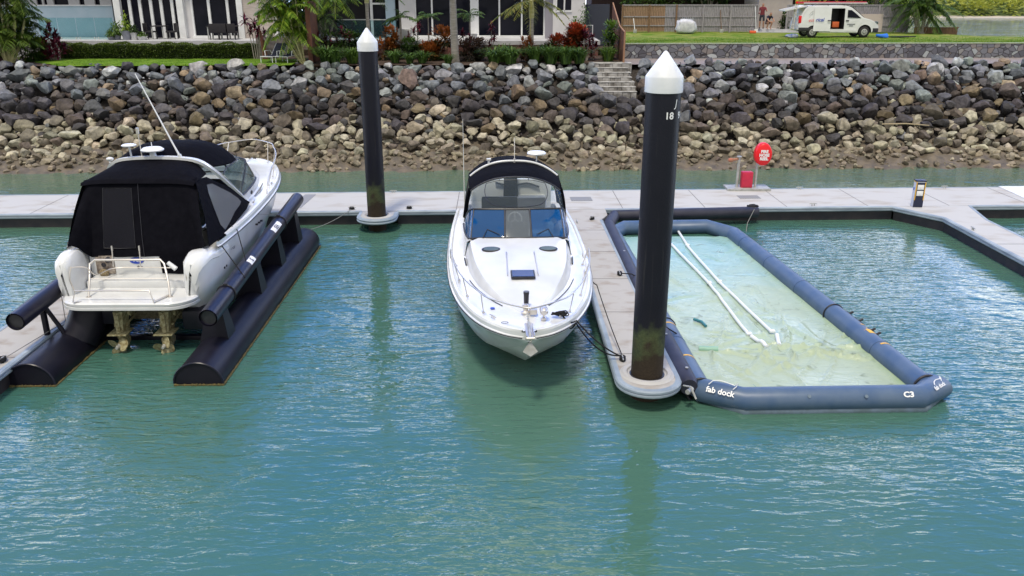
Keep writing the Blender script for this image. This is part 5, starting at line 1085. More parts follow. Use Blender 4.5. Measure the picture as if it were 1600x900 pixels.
# clamp bands on the right tube
rd = (rgt[-1] - rgt[0]); rdn = rd.normalized()
def ring_on(base, dn, k, rad, t_, nm, mat):
    c = base + dn * k - ORG; u_ = Vector((0, 0, 1)); v_ = dn.cross(u_).normalized(); u_ = v_.cross(dn)
    o = MB(); o.tube([c + (u_ * math.sin(a) + v_ * math.cos(a)) * rad for a in [2 * PI * i / 24 for i in range(24)]], t_, 6, False, True); return o.build(nm, mat, FD, smooth=60)
kk = (Vector(PP(1322, 490, zt)) - rgt[0]).length
ring_on(rgt[0], rdn, kk, r_t + .012, .02, 'band', M['black'])
def on_right(k, ang, h=0):          # point on the right tube surface
    v_ = rdn.cross(Vector((0, 0, 1))).normalized(); u_ = v_.cross(rdn); return rgt[0] + rdn * k - ORG + (u_ * math.sin(ang) + v_ * math.cos(ang)) * (r_t + h), v_, u_
for k_, ln in ((kk - .25, .30), (kk - .75, .42), (kk - 1.35, .22), (kk - 1.6, .18)):
    c, v_, u_ = on_right(k_, R(18), .03); o = MB(); o.tube([c - rdn * ln / 2, c + rdn * ln / 2], .035, 8); o.cyl(c, c + v_ * .12 + u_ * .05, .03, seg=8); o.build('valve', M['black'], FD)
def patch(k0, k1, a0, a1, nm, mat):
    rr = []
    for i in range(7):
        a = a0 + (a1 - a0) * i / 6; rr.append([on_right(k0, a, .004)[0], on_right(k1, a, .004)[0]])
    o = MB(); o.loft(rr); o.build(nm, mat, FD, smooth=60)
patch(kk - 2.42, kk - 2.48, R(40), R(110), 'yellow_mark', M['yellow']); patch(kk - 1.28, kk - 1.33, R(45), R(85), 'yellow_mark', M['yellow'])
patch(kk - 1.62, kk - 1.85, R(58), R(95), 'yellow_mark', M['yellow'])
ar_ = [on_right(kk - 1.52, R(76), .006)[0], on_right(kk - 1.68, R(44), .006)[0], on_right(kk - 1.68, R(108), .006)[0]]; o = MB(); o.add(ar_, [(0, 1, 2)]); o.build('yellow_mark', M['yellow'], FD, smooth=0)
ldn = (lft[-1] - lft[0]).normalized()
M['weld'] = material('welded_seam', (.035, .065, .125), .5)
for base_, dn_, lst in ((rgt[0], rdn, (1.9, 6.1, 8.3, 10.4)), (lft[0], ldn, (2.3, 4.8, 7.3, 9.8))):
    for k_ in lst: ring_on(base_, dn_, k_, r_t + .002, .006, 'welded_seam', M['weld'])
for k_ in (1.25, 3.15):
    c = lft[0] + ldn * k_ - ORG; v_ = ldn.cross(Vector((0, 0, 1))).normalized(); u_ = v_.cross(ldn); rr = []
    for i in range(8): a = R(30 + 14 * i); rr.append([c + (u_ * math.sin(a) + v_ * math.cos(a)) * (r_t + .004) + ldn * q for q in (0, .06)])
    o = MB(); o.loft(rr); o.build('yellow_mark', M['yellow'], FD, smooth=60)
ring_on(lft[0], ldn, 3.45, r_t + .01, .018, 'band', M['black'])
# lettering on the front tube
f1 = (PP(1162, 626, zt) - PP(1098, 612, zt)).normalized()
c = PP(1098, 612, zt).lerp(PP(1162, 626, zt), .48) - ORG; nrm = Vector((-f1.y * -1, -f1.x, 0)).normalized(); nrm = Vector((f1.y, -f1.x, 0)).normalized()
el = R(42); sdir = nrm * math.cos(el) + Vector((0, 0, math.sin(el))); updir = (-nrm * math.sin(el) + Vector((0, 0, math.cos(el))))
pt = c + Vector((0, 0, .03)) + sdir * .276
text_mesh('lettering', 'fab dock', .165, M['marks'], ft, plane_matrix(pt - updir * .03, f1, updir), bold=.004)
def swoosh(c0, xd, ud, s, par):
    o = MB(); P_ = [(-.30, .02), (-.22, .13), (-.05, .17), (.12, .15), (.30, .12), (.36, .19), (.34, .10), (.28, .02)]
    o.tube([c0 + xd * (a * s) + ud * (b_ * s) for a, b_ in P_], .009, 5); o.build('emblem', M['marks'], par)
swoosh(pt + updir * .055 + sdir * .01, f1, updir, .85, ft)
f2 = (PP(1462, 606, zt) - PP(1436, 622, zt)).normalized(); n2 = Vector((f2.y, -f2.x, 0)).normalized(); sd2 = n2 * math.cos(R(48)) + Vector((0, 0, math.sin(R(48)))); up2 = -n2 * math.sin(R(48)) + Vector((0, 0, math.cos(R(48))))
p2_ = PP(1436, 622, zt).lerp(PP(1462, 606, zt), .55) - ORG + Vector((0, 0, .03)) + sd2 * .276
text_mesh('lettering', 'fab dock', .12, M['marks'], ft, plane_matrix(p2_ - up2 * .02, f2, up2), bold=.003); swoosh(p2_ + up2 * .04 + sd2 * .01, f2, up2, .5, ft)
f3 = (PP(1436, 622, zt) - PP(1162, 626, zt)).normalized(); n3 = Vector((f3.y, -f3.x, 0)).normalized(); sd3 = n3 * math.cos(R(36)) + Vector((0, 0, math.sin(R(36)))); up3 = -n3 * math.sin(R(36)) + Vector((0, 0, math.cos(R(36))))
p3_ = PP(1410, 622, zt) - ORG + Vector((0, 0, .03)) + sd3 * .268
text_mesh('lettering', 'C3', .15, M['marks'], ft, plane_matrix(p3_, f3, up3), bold=.006, sx=1.2)
for px in (1257, 1345, 1172):
    q = PP(px, 624.5, zt) - ORG + Vector((0, 0, .03)) + sd3 * .247; o = MB(); o.cyl(q, q + sd3 * .02, .035, seg=12); o.build('valve', M['inflatable_light'], ft)
# liner
def liner_material():
    m = bpy.data.materials.new('pale_liner'); m.use_nodes = True; t = m.node_tree; b = t.nodes['Principled BSDF']; n = t.nodes.new; l = t.links.new
    co = n('ShaderNodeTexCoord'); q = n('ShaderNodeTexNoise'); q.inputs['Scale'].default_value = .38; q.inputs['Detail'].default_value = 5; q.inputs['Distortion'].default_value = .8; l(co.outputs['Object'], q.inputs['Vector'])
    sp = n('ShaderNodeSeparateXYZ'); l(co.outputs['Object'], sp.inputs[0])
    ma = n('ShaderNodeMath'); ma.operation = 'MULTIPLY_ADD'; l(sp.outputs[1], ma.inputs[0]); ma.inputs[1].default_value = .07; l(q.outputs[0], ma.inputs[2])
    cr = n('ShaderNodeValToRGB'); e = cr.color_ramp.elements; e[0].position = .2; e[0].color = (.36, .43, .30, 1); e[1].position = .85; e[1].color = (.27, .45, .42, 1)
    x_ = e.new(.5); x_.color = (.38, .48, .37, 1); l(ma.outputs[0], cr.inputs[0])
    q2 = n('ShaderNodeTexNoise'); q2.inputs['Scale'].default_value = 2.2; q2.inputs['Detail'].default_value = 8; q2.inputs['Distortion'].default_value = 1.5; l(co.outputs['Object'], q2.inputs['Vector'])
    mr = n('ShaderNodeMapRange'); mr.inputs[1].default_value = .60; mr.inputs[2].default_value = .75; l(q2.outputs[0], mr.inputs[0])
    mx = n('ShaderNodeMix'); mx.data_type = 'RGBA'; l(mr.outputs[0], mx.inputs[0]); l(cr.outputs[0], mx.inputs[6]); mx.inputs[7].default_value = (.17, .21, .12, 1)
    at = n('ShaderNodeAttribute'); at.attribute_name = 'var'; m3 = n('ShaderNodeMix'); m3.data_type = 'RGBA'; l(at.outputs['Fac'], m3.inputs[0]); l(mx.outputs[2], m3.inputs[6]); m3.inputs[7].default_value = (.20, .30, .10, 1)
    l(m3.outputs[2], b.inputs['Base Color'])
    r_ = n('ShaderNodeMapRange'); r_.inputs[1].default_value = .4; r_.inputs[2].default_value = .6; r_.inputs[3].default_value = .42; r_.inputs[4].default_value = .10; l(q.outputs[0], r_.inputs[0]); l(r_.outputs[0], b.inputs['Roughness'])
    bu = n('ShaderNodeBump'); bu.inputs['Strength'].default_value = .5; bu.inputs['Distance'].default_value = .05; mp = n('ShaderNodeMapping'); mp.inputs['Rotation'].default_value = (0, 0, .5); mp.inputs['Scale'].default_value = (1, 2.6, 1); l(co.outputs['Object'], mp.inputs[0])
    q4 = n('ShaderNodeTexNoise'); q4.inputs['Scale'].default_value = 2.4; q4.inputs['Detail'].default_value = 6; q4.inputs['Distortion'].default_value = 1.0; l(mp.outputs[0], q4.inputs['Vector']); l(q4.outputs[0], bu.inputs['Height']); l(bu.outputs[0], b.inputs['Normal'])
    return m
FOLDS = []
fr_rng = random.Random(5)
focus = [PP(1225, 540, .1) - ORG, PP(1110, 545, .1) - ORG, PP(1300, 540, .1) - ORG]
for f_ in focus:
    for k in range(11):
        a = fr_rng.uniform(0, 2 * PI); FOLDS.append((f_, a, fr_rng.uniform(.7, 2.6), fr_rng.uniform(.05, .11), fr_rng.uniform(.03, .07)))
for k in range(26):
    yy = fr_rng.uniform(-5, 5.5); FOLDS.append((Vector((fr_rng.uniform(-2, 2.2), yy, 0)), fr_rng.uniform(0, 2 * PI), fr_rng.uniform(.8, 2.4), fr_rng.uniform(.03, .07), fr_rng.uniform(.03, .08)))
def fold_h(x, y):
    h = 0.05 * noise.noise((x * .5, y * .45, 1)) + .02 * noise.noise((x * 1.7, y * 1.3, 4))
    for c, a, ln, am, wd in FOLDS:
        dx, dy = x - c.x, y - c.y; u = dx * math.cos(a) + dy * math.sin(a); v = -dx * math.sin(a) + dy * math.cos(a) + .10 * math.sin(u * 2.3 + a * 5)
        if 0 < u < ln: h += am * math.exp(-(v / wd) ** 2) * math.sin(PI * min(1, u / ln)) ** .7
    return h
ny, nx = 190, 90; vs = []; fs = []; aa = []
y0 = lft[0].y - ORG.y - .15; y1 = lft[-1].y - ORG.y + .05
for j in range(ny + 1):
    y = y0 + (y1 - y0) * j / ny; t = (y + ORG.y - lft[0].y) / (lft[-1].y - lft[0].y); xl = lft[0].x + (lft[-1].x - lft[0].x) * t - ORG.x
    t2 = (y + ORG.y - rgt[0].y) / (rgt[-1].y - rgt[0].y); xr = rgt[0].x + (rgt[-1].x - rgt[0].x) * t2 - ORG.x
    for i in range(nx + 1):
        s = i / nx; x = xl + (xr - xl) * s; e = min(s, 1 - s) * (xr - xl); ed = max(0, 1 - (e - .18) / .35) if e < .53 else 0
        h = .055 + fold_h(x, y) * (1 - ed * .5) + .10 * ed ** 2
        vs.append((x, y, max(.012, h)))
for j in range(ny):
    for i in range(nx):
        fs.append((j * (nx + 1) + i, j * (nx + 1) + i + 1, (j + 1) * (nx + 1) + i + 1, (j + 1) * (nx + 1) + i)); s = i / nx; e = min(s, 1 - s) * 4.4; q_ = noise.noise((i * .2, j * .12, 0)); aa.append(max(0, min(1, (1 - (e - .2) / .22))) * (.55 + .5 * q_))
o = MB(); o.add(vs, fs); o.a = aa; o.build('liner', liner_material(), FD, smooth=80, fix=False)
# pipes lying on the liner
def lay(pts, r, nm='drain_pipe', mat=None, h=.05):
    q = [];  
    for a, b_ in zip(pts, pts[1:]):
        for i in range(8): q.append(a.lerp(b_, i / 8))
    q.append(pts[-1]); q = [Vector((p.x - ORG.x, p.y - ORG.y, .055 + max(-.02, fold_h(p.x - ORG.x, p.y - ORG.y)) * .5 + h)) for p in q]
    o = MB(); o.tube(q, r, 10); return o.build(nm, mat or M['pvc'], FD, smooth=60)
lay([PP(1049, 382, .1), PP(1108, 443, .1), PP(1168, 522, .1)], .042); lay([PP(1060, 362, .1), PP(1075, 386, .1), PP(1124, 441, .1), PP(1205, 518, .1)], .042)
lay([PP(1174, 526, .1), PP(1199, 543, .1)], .05); lay([PP(1214, 524, .1), PP(1217, 542, .1)], .05)
for q in ((1170, 523), (1206, 519), (1108, 443), (1124, 441), (1074, 384)): 
    p = PP(*q, .1) - ORG; o = MB(); o.box((p.x, p.y, .13), (.14, .14, .06), bev=.02); o.build('pipe_clamp', M['pvc'], FD)
lay([PP(1084, 499, .1), PP(1096, 503, .1), PP(1103, 510, .1)], .035, 'drain_hose', material('teal_hose', (.03, .17, .20), .4))
M['tealgrime'] = material('teal_grime', (.10, .27, .24), .4, c2=(.16, .34, .26), scale=4)
lay([PP(1092, 543, .1), PP(1122, 545, .1)], .075, 'drain_hose', material('green_pipe', (.24, .42, .33), .5), .01)
lay([PP(1072, 534, .1), PP(1140, 536, .1), PP(1168, 524, .1), PP(1212, 526, .1), PP(1260, 531, .1), PP(1335, 527, .1)], .012, 'seam', material('dark_seam', (.12, .16, .15), .7), -.02)
lay([PP(1118, 548, .1), PP(1150, 575, .1), PP(1195, 612, .1)], .022, 'seam', M['tealgrime'], -.02)
o = MB(); c = PP(1307, 492, .1) - ORG; o.box((c.x + .02, c.y, .16), (.35, .06, .03)); c = PP(1362, 547, .1) - ORG; o.box((c.x, c.y, .2), (.3, .12, .03)); o.build('strap', M['black'], FD)

# long foam fender
FN = [PP(1074, 598, .38), PP(1043, 540, .40), PP(1000, 462, .40), PP(938, 352, .42)]
f0 = Vector((3.60, 15.35, .36)); f1_ = Vector((3.42, 20, .38)); f2_ = Vector((3.28, 27.55, .40)); f3_ = Vector((3.62, 28.75, .42)); f4_ = Vector((8.8, 29.28, .42))
o = MB(); o.tube([f0, f0.lerp(f1_, .03), f0.lerp(f1_, .5), f1_, f1_.lerp(f2_, .5), f2_], [.17, .215, .215, .205, .2, .2], 24); o.tube([f2_, f3_], .2, 24, False); o.tube([f3_, f4_, f4_ + Vector((.05, 0, 0))], [.2, .2, .15], 24)
fe = tag(o.build('dock_fender', M['foam'] if 'foam' in M else M.setdefault('foam', material('black_foam_tube', (.016, .017, .032), .5, c2=(.028, .028, .045), scale=3, bump=.15, bscale=20)), smooth=60), 'long black foam tube fender bent around the middle finger dock corner', 'fender')
for c in ((3.50, 17.6), (3.62, 15.8), (3.36, 24)):
    o = MB(); o.cyl((c[0], c[1], .585 if c[1] < 20 else .575), (c[0], c[1], .60), .035, seg=10); o.build('stud', M['galv'], fe)
for yy, x0, x1 in ((22.0, 2.98, 3.55), (18.4, 3.15, 3.72)):
    rope('fender_rope', 'black rope tying the foam fender to the finger dock ' + ('by its middle cleat' if yy > 20 else 'close to the near pile'), [Vector((x0, yy, .56)), Vector((x0 + .3, yy - .25, .62)), Vector((x1 + .1, yy - .45, .45))], .016)
o = MB(); c = Vector((8.65, 29.35, .62)); 
for k in range(5): o.tube([c + Vector(((.11 + .02 * k) * math.cos(t), (.08 + .01 * k) * math.sin(t), .02 * math.sin(3 * t + k))) for t in [2 * PI * i / 16 for i in range(16)]], .03, 6, False, True)
tag(o.build('rope_coil', M['rope'], smooth=60), 'black rope wound around the far end of the foam fender', 'rope')
rope('tie_rope', 'thin slack line hanging from the far fender end into the water', [Vector((8.7, 29.2, .6)), Vector((8.3, 28.6, .2)), Vector((8.1, 28.0, -.1))], .012, M['grey_rope'])
o = MB(); o.cyl((3.50, 15.05, .40), (3.62, 15.2, .40), .05, seg=10); o.tube([(3.46, 15.25, .45), (3.56, 15.05, .52), (3.66, 14.95, .30)], .02, 6)
tag(o.build('shackle', M['galv']), 'galvanised shackle at the round end of the middle finger dock', 'shackle')

# ================================================================== HOSE REEL + PEDESTAL
H_ = thing('fire_hose_station', 'red round fire hose reel cover on posts at the walkway edge', 'hose reel', (9.3, 32.55, .5))
o = MB(); o.box((0, .05, .04), (1.7, .8, .10), bev=.02); o.build('base_plate', M['galv'], H_)
o = MB(); o.cyl((-.42, 0, .05), (-.42, 0, 1.28), .055, seg=14); o.cyl((-.42, 0, 1.28), (-.42, 0, 1.31), .10, seg=14); o.build('post', M['galv'], H_)
o = MB(); o.cyl((.30, 0, .05), (.30, 0, 1.25), .05, seg=14); o.box((.40, -.06, 1.0), (.3, .08, .10), bev=.02); o.build('post', M['galv'], H_)
o = MB(); rr = []
for y, s in ((.17, .86), (.13, 1.0), (-.05, 1.03), (-.15, .98), (-.19, .88)):
    rr.append([(.48 + s * .33 * math.sin(t) + 0.0, y, 1.38 + s * (.46 * math.cos(t) if math.cos(t) > 0 else .42 * math.cos(t)) ) for t in [2 * PI * i / 28 for i in range(28)]])
o.loft(rr, True, (True, True)); rl = o.build('reel_cover', M['red'], H_, smooth=50)
for i, s_ in enumerate(('FIRE', 'HOSE', 'REEL')): text_mesh('lettering', s_, .155, M['marks'], rl, plane_matrix((.49, -.198, 1.52 - .14 * i), (1, 0, 0), (0, 0, 1)), bold=.008)
o = MB(); o.tube(smooth_path([(.3, -.1, 1.05), (.5, -.12, .98), (.62, -.1, 1.1), (.55, -.1, 1.2)], 5), .03, 8); o.build('nozzle', M['white'], H_)
o = MB(); o.cyl((-.42, 0, 1.20), (-.66, 0, 1.18), .05, seg=10); o.blob((-.74, 0, 1.16), (.12, .09, .09), 10); o.build('valve_wheel', material('rusty_red', (.4, .10, .06), .7, c2=(.3, .2, .12), scale=20), H_)
o = MB(); o.box((-.06, .0, .38), (.44, .30, .66), bev=.04); cab = o.build('cabinet', M['pinkred'], H_)
o = MB(); o.box((-.06, -.16, .40), (.36, .02, .56), bev=.008); o.cyl((.04, -.175, .55), (.04, -.185, .55), .03, seg=10); o.build('door', M['pinkred'], cab)
E_ = thing('power_pedestal', 'small white and navy power pedestal with yellow edges on the walkway', 'pedestal', (14.72, 29.75, .5), R(-96))
o = MB(); o.box((0, 0, .48), (.24, .34, .96), bev=.015); o.build('housing', M['alupale'] if 'alupale' in M else M.setdefault('alupale', material('pale_grey_metal', (.55, .58, .66), .4)), E_)
o = MB(); o.box((.125, 0, .46), (.02, .33, .90), bev=.004); o.box((0, 0, .965), (.26, .36, .05), bev=.01); o.build('side_panel', material('navy_panel', (.012, .018, .05), .4), E_)
o = MB(); o.box((.138, -.15, .6), (.01, .03, .66)); o.box((.138, .15, .6), (.01, .03, .66)); o.box((0, -.172, .93), (.22, .01, .03)); o.build('yellow_edge', M['yellow'], E_)
for z_ in (.74, .52):
    o = MB(); o.box((.14, 0, z_), (.02, .22, .18), bev=.006); o.cyl((.15, .03, z_), (.165, .03, z_), .055, seg=12); o.build('socket', M['marks'], E_)
o = MB(); o.box((-.02, -.176, .66), (.08, .006, .10)); o.build('symbol_plate', M['bluemarks'], E_)
for px, py in ((1350, 309), (1462, 311)): pass

# ================================================================== VEGETATION
def leaf(o, p, d, ln, wd, droop, a):
    d = Vector(d).normalized(); s = d.cross(Vector((0, 0, 1)));  s = s.normalized() if s.length > .05 else Vector((1, 0, 0)); s = s * wd
    m = p + d * ln * .5 + Vector((0, 0, -droop * ln * .12)); e = p + d * ln + Vector((0, 0, -droop * ln * .5))
    o.add([p - s * .3, p + s * .3, m - s, m + s, e], [(0, 1, 3, 2), (2, 3, 4)], a)
def rdir(up=0.0):
    while True:
        v = Vector((rnd(-1, 1), rnd(-1, 1), rnd(-1, 1)))
        if .05 < v.length < 1: v = v.normalized(); v.z += up; return v.normalized()
def bush(name, label, cat, c, rad, n, mat, ls=(.12, .04), grp=None, seed=0, stem=True, lumps=9):
    random.seed(seed + int(abs(c[0]) * 100)); T = thing(name, label, cat, c, 0, grp); o = MB(); rx, ry, rz = rad
    L_ = [(Vector((rnd(-.6, .6) * rx, rnd(-.6, .6) * ry, rz * rnd(.35, 1.45))), rnd(.32, .6)) for _ in range(lumps)]
    for _ in range(n):
        cc_, s = random.choice(L_); v = rdir(); r_ = rnd(.55, 1.0); p = cc_ + Vector((v.x * rx * s * r_, v.y * ry * s * r_, v.z * rz * s * r_))
        if p.z < .02: p.z = rnd(.02, .2)
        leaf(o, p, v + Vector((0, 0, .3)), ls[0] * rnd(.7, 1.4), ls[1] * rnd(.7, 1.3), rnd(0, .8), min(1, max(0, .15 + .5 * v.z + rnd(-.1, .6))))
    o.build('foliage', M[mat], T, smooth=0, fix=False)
    if stem:
        o = MB()
        for k in range(5): q = L_[k][0]; o.tube([(rnd(-.1, .1), rnd(-.1, .1), -.1), q * .5 + Vector((0, 0, .1)), q], [.035, .025, .012], 5)
        o.build('stem', M['bark'], T)
    return T
def strap(name, label, c, h, n, mat='leaf_strap', grp=None, wd=.03, spread=.7, seed=0, cat='plant'):
    random.seed(seed + int(abs(c[0]) * 100)); o = MB()
    for _ in range(n):
        a = rnd(0, 2 * PI); r0 = rnd(0, .22) * h; ln = h * rnd(.7, 1.3); sp_ = spread * rnd(.25, 1.2) * ln; d = Vector((math.cos(a), math.sin(a), 0)); s = Vector((-d.y, d.x, 0)) * wd * rnd(.6, 1.2); b0 = d * r0
        rr = []
        for i in range(5):
            t = i / 4; p = b0 + d * sp_ * t ** 1.4 + Vector((0, 0, ln * (t * 1.25 - .62 * t * t * (1 + sp_ / ln * .5)))); k = (1, 1.1, .9, .6, .05)[i]; rr.append([p - s * k, p + s * k])
        o.loft(rr, a=rnd(0, 1) * .9)
    ob = o.build(name, M[mat], smooth=0, fix=False); ob.location = c; return tag(ob, label, cat, grp)
def cordyline(name, label, c, stems, mat='leaf_maroon', grp=None, seed=0, ln=.42):
    random.seed(seed + int(abs(c[0]) * 100)); T = thing(name, label, 'cordyline', c, 0, grp); o = MB(); st = MB(); wl_f = .065 if len(stems) > 9 else .045
    for (dx, dy, h) in stems:
        top = Vector((dx, dy, h)); st.tube([(dx * .4, dy * .4, -.1), top * .5 + Vector((dx * .1, 0, 0)), top], [.03, .025, .018], 6)
        for k in range(46):
            a = k * 2.4; el = R(rnd(-15, 85)); d = Vector((math.cos(a) * math.cos(el), math.sin(a) * math.cos(el), math.sin(el))); leaf(o, top - Vector((0, 0, rnd(0, .45))), d, ln * rnd(.7, 1.2), wl_f, rnd(.2, 1.1), rnd(0, 1))
    o.build('foliage', M[mat], T, smooth=0, fix=False); st.build('stem', M['bark'], T); return T
def frond(o, p, az, el, ln, wd=.03, lf=.45, n=26, droop=1.0, a0=.2):
    d0 = Vector((math.cos(az) * math.cos(el), math.sin(az) * math.cos(el), math.sin(el))); pts = []
    for i in range(n + 1): t = i / n; pts.append(p + d0 * ln * t + Vector((0, 0, -droop * ln * .55 * t * t)))
    o.tube([pts[i] for i in range(0, n + 1, 5)], .012, 4, a=.8)
    for i in range(3, n):
        t = i / n; d = (pts[i + 1] - pts[i]).normalized(); s = d.cross(Vector((0, 0, 1))).normalized(); l_ = lf * math.sin(PI * (.12 + .85 * t)) * rnd(.85, 1.1)
        for sg in (-1, 1):
            dd = (s * sg + d * .55 + Vector((0, 0, rnd(-.05, .35)))).normalized(); leaf(o, pts[i], dd, l_, wd * .6, rnd(.5, 1.2), max(0, min(1, a0 + rnd(-.2, .45))))
def palm(name, label, c, h, r, nf, fl, mat='leaf_mid', lean=(0, 0), grp=None, seed=0, bark='bark', elr=(-10, 70), lf=.5, shaft=False, trunks=None):
    random.seed(seed + int(abs(c[0]) * 100)); T = thing(name, label, 'palm tree', c, 0, grp); tr_ = MB(); o = MB()
    for (dx, dy, hh) in (trunks or [(lean[0], lean[1], h)]):
        base = Vector((dx * .08, dy * .08, -.2)); top = Vector((dx, dy, hh)); pts = [base.lerp(top, t) + Vector((dx * .12 * math.sin(PI * t), 0, 0)) for t in (0, .15, .35, .6, .85, 1)]
        tr_.tube(pts, [r * 1.3, r * 1.05, r, r * .92, r * .85, r * .7], 12)
        if shaft: sh = MB(); sh.tube([top - Vector((0, 0, .9)), top - Vector((0, 0, .4)), top + Vector((0, 0, .1))], [r * 1.15, r * 1.2, r * .6], 12); shq = sh
        for k in range(nf): frond(o, top, k * 2.399 + seed, R(rnd(*elr)), fl * rnd(.8, 1.15), lf=lf, droop=rnd(.7, 1.3), wd=.05)
    tk = tr_.build('trunk', M[bark], T)
    if shaft: sh.build('crownshaft', M['cane'], tk)
    o.build('crown', M[mat], T, smooth=0, fix=False); return T

gz = 4.22
palm('palm_tree', 'leafy green feather palm at the far left end of the lawn', (X(14, 46.6, gz), 46.6, gz), 2.6, .07, 13, 1.6, 'leaf_deep', trunks=[(-.5, .3, 2.5), (.35, .2, 3.2), (-.1, -.4, 1.4), (1.0, .5, 2.2), (.1, .1, 4.0), (.9, .1, 3.4), (.7, -.3, 1.2), (-.7, .2, 1.8), (.4, .6, 2.7)], seed=3, bark='cane', elr=(-25, 60), lf=.6)
bush('shrub', 'dense dark green shrub under the palm at the left end of the lawn', 'shrub', (X(40, 47.8, gz), 47.8, gz), (1.6, .8, 1.5), 5200, 'leaf_deep', (.2, .05), seed=2)
cordyline('cordyline', 'deep maroon bushy cordyline standing at the left end of the hedge', (X(86, 47.9, gz), 47.9, gz), [(0, 0, 1.9), (.25, 0, 1.5), (-.25, .1, 1.5), (.45, -.1, 1.1), (.1, -.2, 1.0), (-.4, -.1, 1.1), (.6, .1, .8), (.0, -.3, .6), (.35, -.3, .6), (-.3, -.3, .6), (.1, .1, 1.3), (-.55, 0, .7)], seed=4, ln=.42)
# hedge
random.seed(9)
hx0, hx1 = X(97, 49.2, 4.6), X(405, 49.2, 4.6)
HG = thing('hedge', 'long low clipped green hedge between the lawn and the patio', 'hedge', ((hx0 + hx1) / 2, 49.2, gz)); hl = (hx1 - hx0) / 2
o = MB()
for _ in range(15000):
    f = random.random(); x = rnd(-hl, hl); hh = .78 + .05 * math.sin(x * 2.1) + .05 * math.sin(x * 5.3)
    if f < .5: p = Vector((x, -.42 + .07 * noise.noise((x * 3, hh * 3, _ * .1)), rnd(.05, hh)))
    elif f < .9: p = Vector((x, rnd(-.45, .4), hh + .04 * noise.noise((x * 4, _ * .1, 0))))
    else: p = Vector((x, .42, rnd(.1, hh)))
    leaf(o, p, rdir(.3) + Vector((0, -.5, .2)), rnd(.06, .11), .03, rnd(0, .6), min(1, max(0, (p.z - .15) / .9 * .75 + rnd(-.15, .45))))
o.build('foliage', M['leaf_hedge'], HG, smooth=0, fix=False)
o = MB(); o.box((0, 0, .36), (2 * hl - .1, .66, .74)); o.build('shade_core', material('hedge_inner_shade', (.012, .018, .006), .9), HG)  # solid dark box, the shade inside the hedge put into its colour
cordyline('cordyline', 'tall thin stemmed maroon cordyline in front of the brick wall beside the loungers', (X(404, 48.6, gz), 48.6, gz), [(-.55, 0, 2.25), (-.3, .1, 1.8), (-.05, 0, 2.0), (.25, 0, 2.2), (.05, .2, 1.5), (.45, .1, 1.6)], seed=5, ln=.5)
o = MB()
for k in range(4): o.cyl((.06 * k, .02 * k, 0), (.06 * k - .10, .02 * k, 1.8 - .25 * k), .045, seg=8)
ob = o.build('timber_stake', M['rust']); ob.location = (X(414, 48.6, gz), 48.4, gz); tag(ob, 'brown wooden stakes propped beside the tall cordyline', 'stake')
palm('golden_cane_palm', 'bright yellow green cane palm with thin arching stems right of the loungers', (X(478, 46.4, gz), 46.4, gz), 4, .04, 10, 1.35, 'leaf_yellow', trunks=[(-1.6, .1, 3.2), (-1.1, .3, 4.2), (-.7, -.1, 2.7), (-.35, .2, 3.6), (-1.3, .4, 2.1), (-.5, .3, 1.8), (-.9, .5, 1.6), (-1.7, .5, 2.6), (-1.2, .7, 2.9), (-.6, .7, 3.1), (-.8, .7, 2.3)], seed=6, bark='cane', elr=(-35, 60), lf=.5)
o = MB(); o.box((0, 0, 1.55), (.24, 1.6, 3.1)); ob = o.build('rusty_screen', M['rust']); ob.location = (X(484, 46.4, gz) + .1, 47.1, gz); tag(ob, 'tall dark rusty steel garden screen beside the cane palm', 'garden screen')
RS = thing('rusty_screen', 'rusty steel garden screen with sloping top above the stone steps', 'garden screen', (X(974, 46.3, gz), 46.2, gz))
o = MB(); ys_ = [(0, 0), (0, 1.55), (2.2, 1.75), (6.0, 2.9), (6.0, 0)]
o.add([(-.03, y, z) for y, z in ys_] + [(.03, y, z) for y, z in ys_], [(0, 1, 2, 3, 4), (9, 8, 7, 6, 5)] + [(i, 5 + i, 5 + (i + 1) % 5, (i + 1) % 5) for i in range(5)]); o.build('panel', M['rust'], RS, smooth=0)
o = MB(); o.tube([(0, 0, -.1), (0, 0, 1.6)], .05, 6); o.tube([(0, 0, 1.58), (0, 2.2, 1.78), (0, 6, 2.94)], .04, 6); o.build('frame', material('rust_edge', (.30, .16, .09), .8), RS)
# left maroon wall end
o = MB(); o.box((0, 0, 1.3), (1.6, .3, 2.6)); ob = o.build('garden_wall', material('maroon_wall', (.045, .012, .012), .9)); ob.location = (X(-14, 47, gz), 47.6, gz); tag(ob, 'dark maroon garden wall end at the far left edge', 'garden wall')

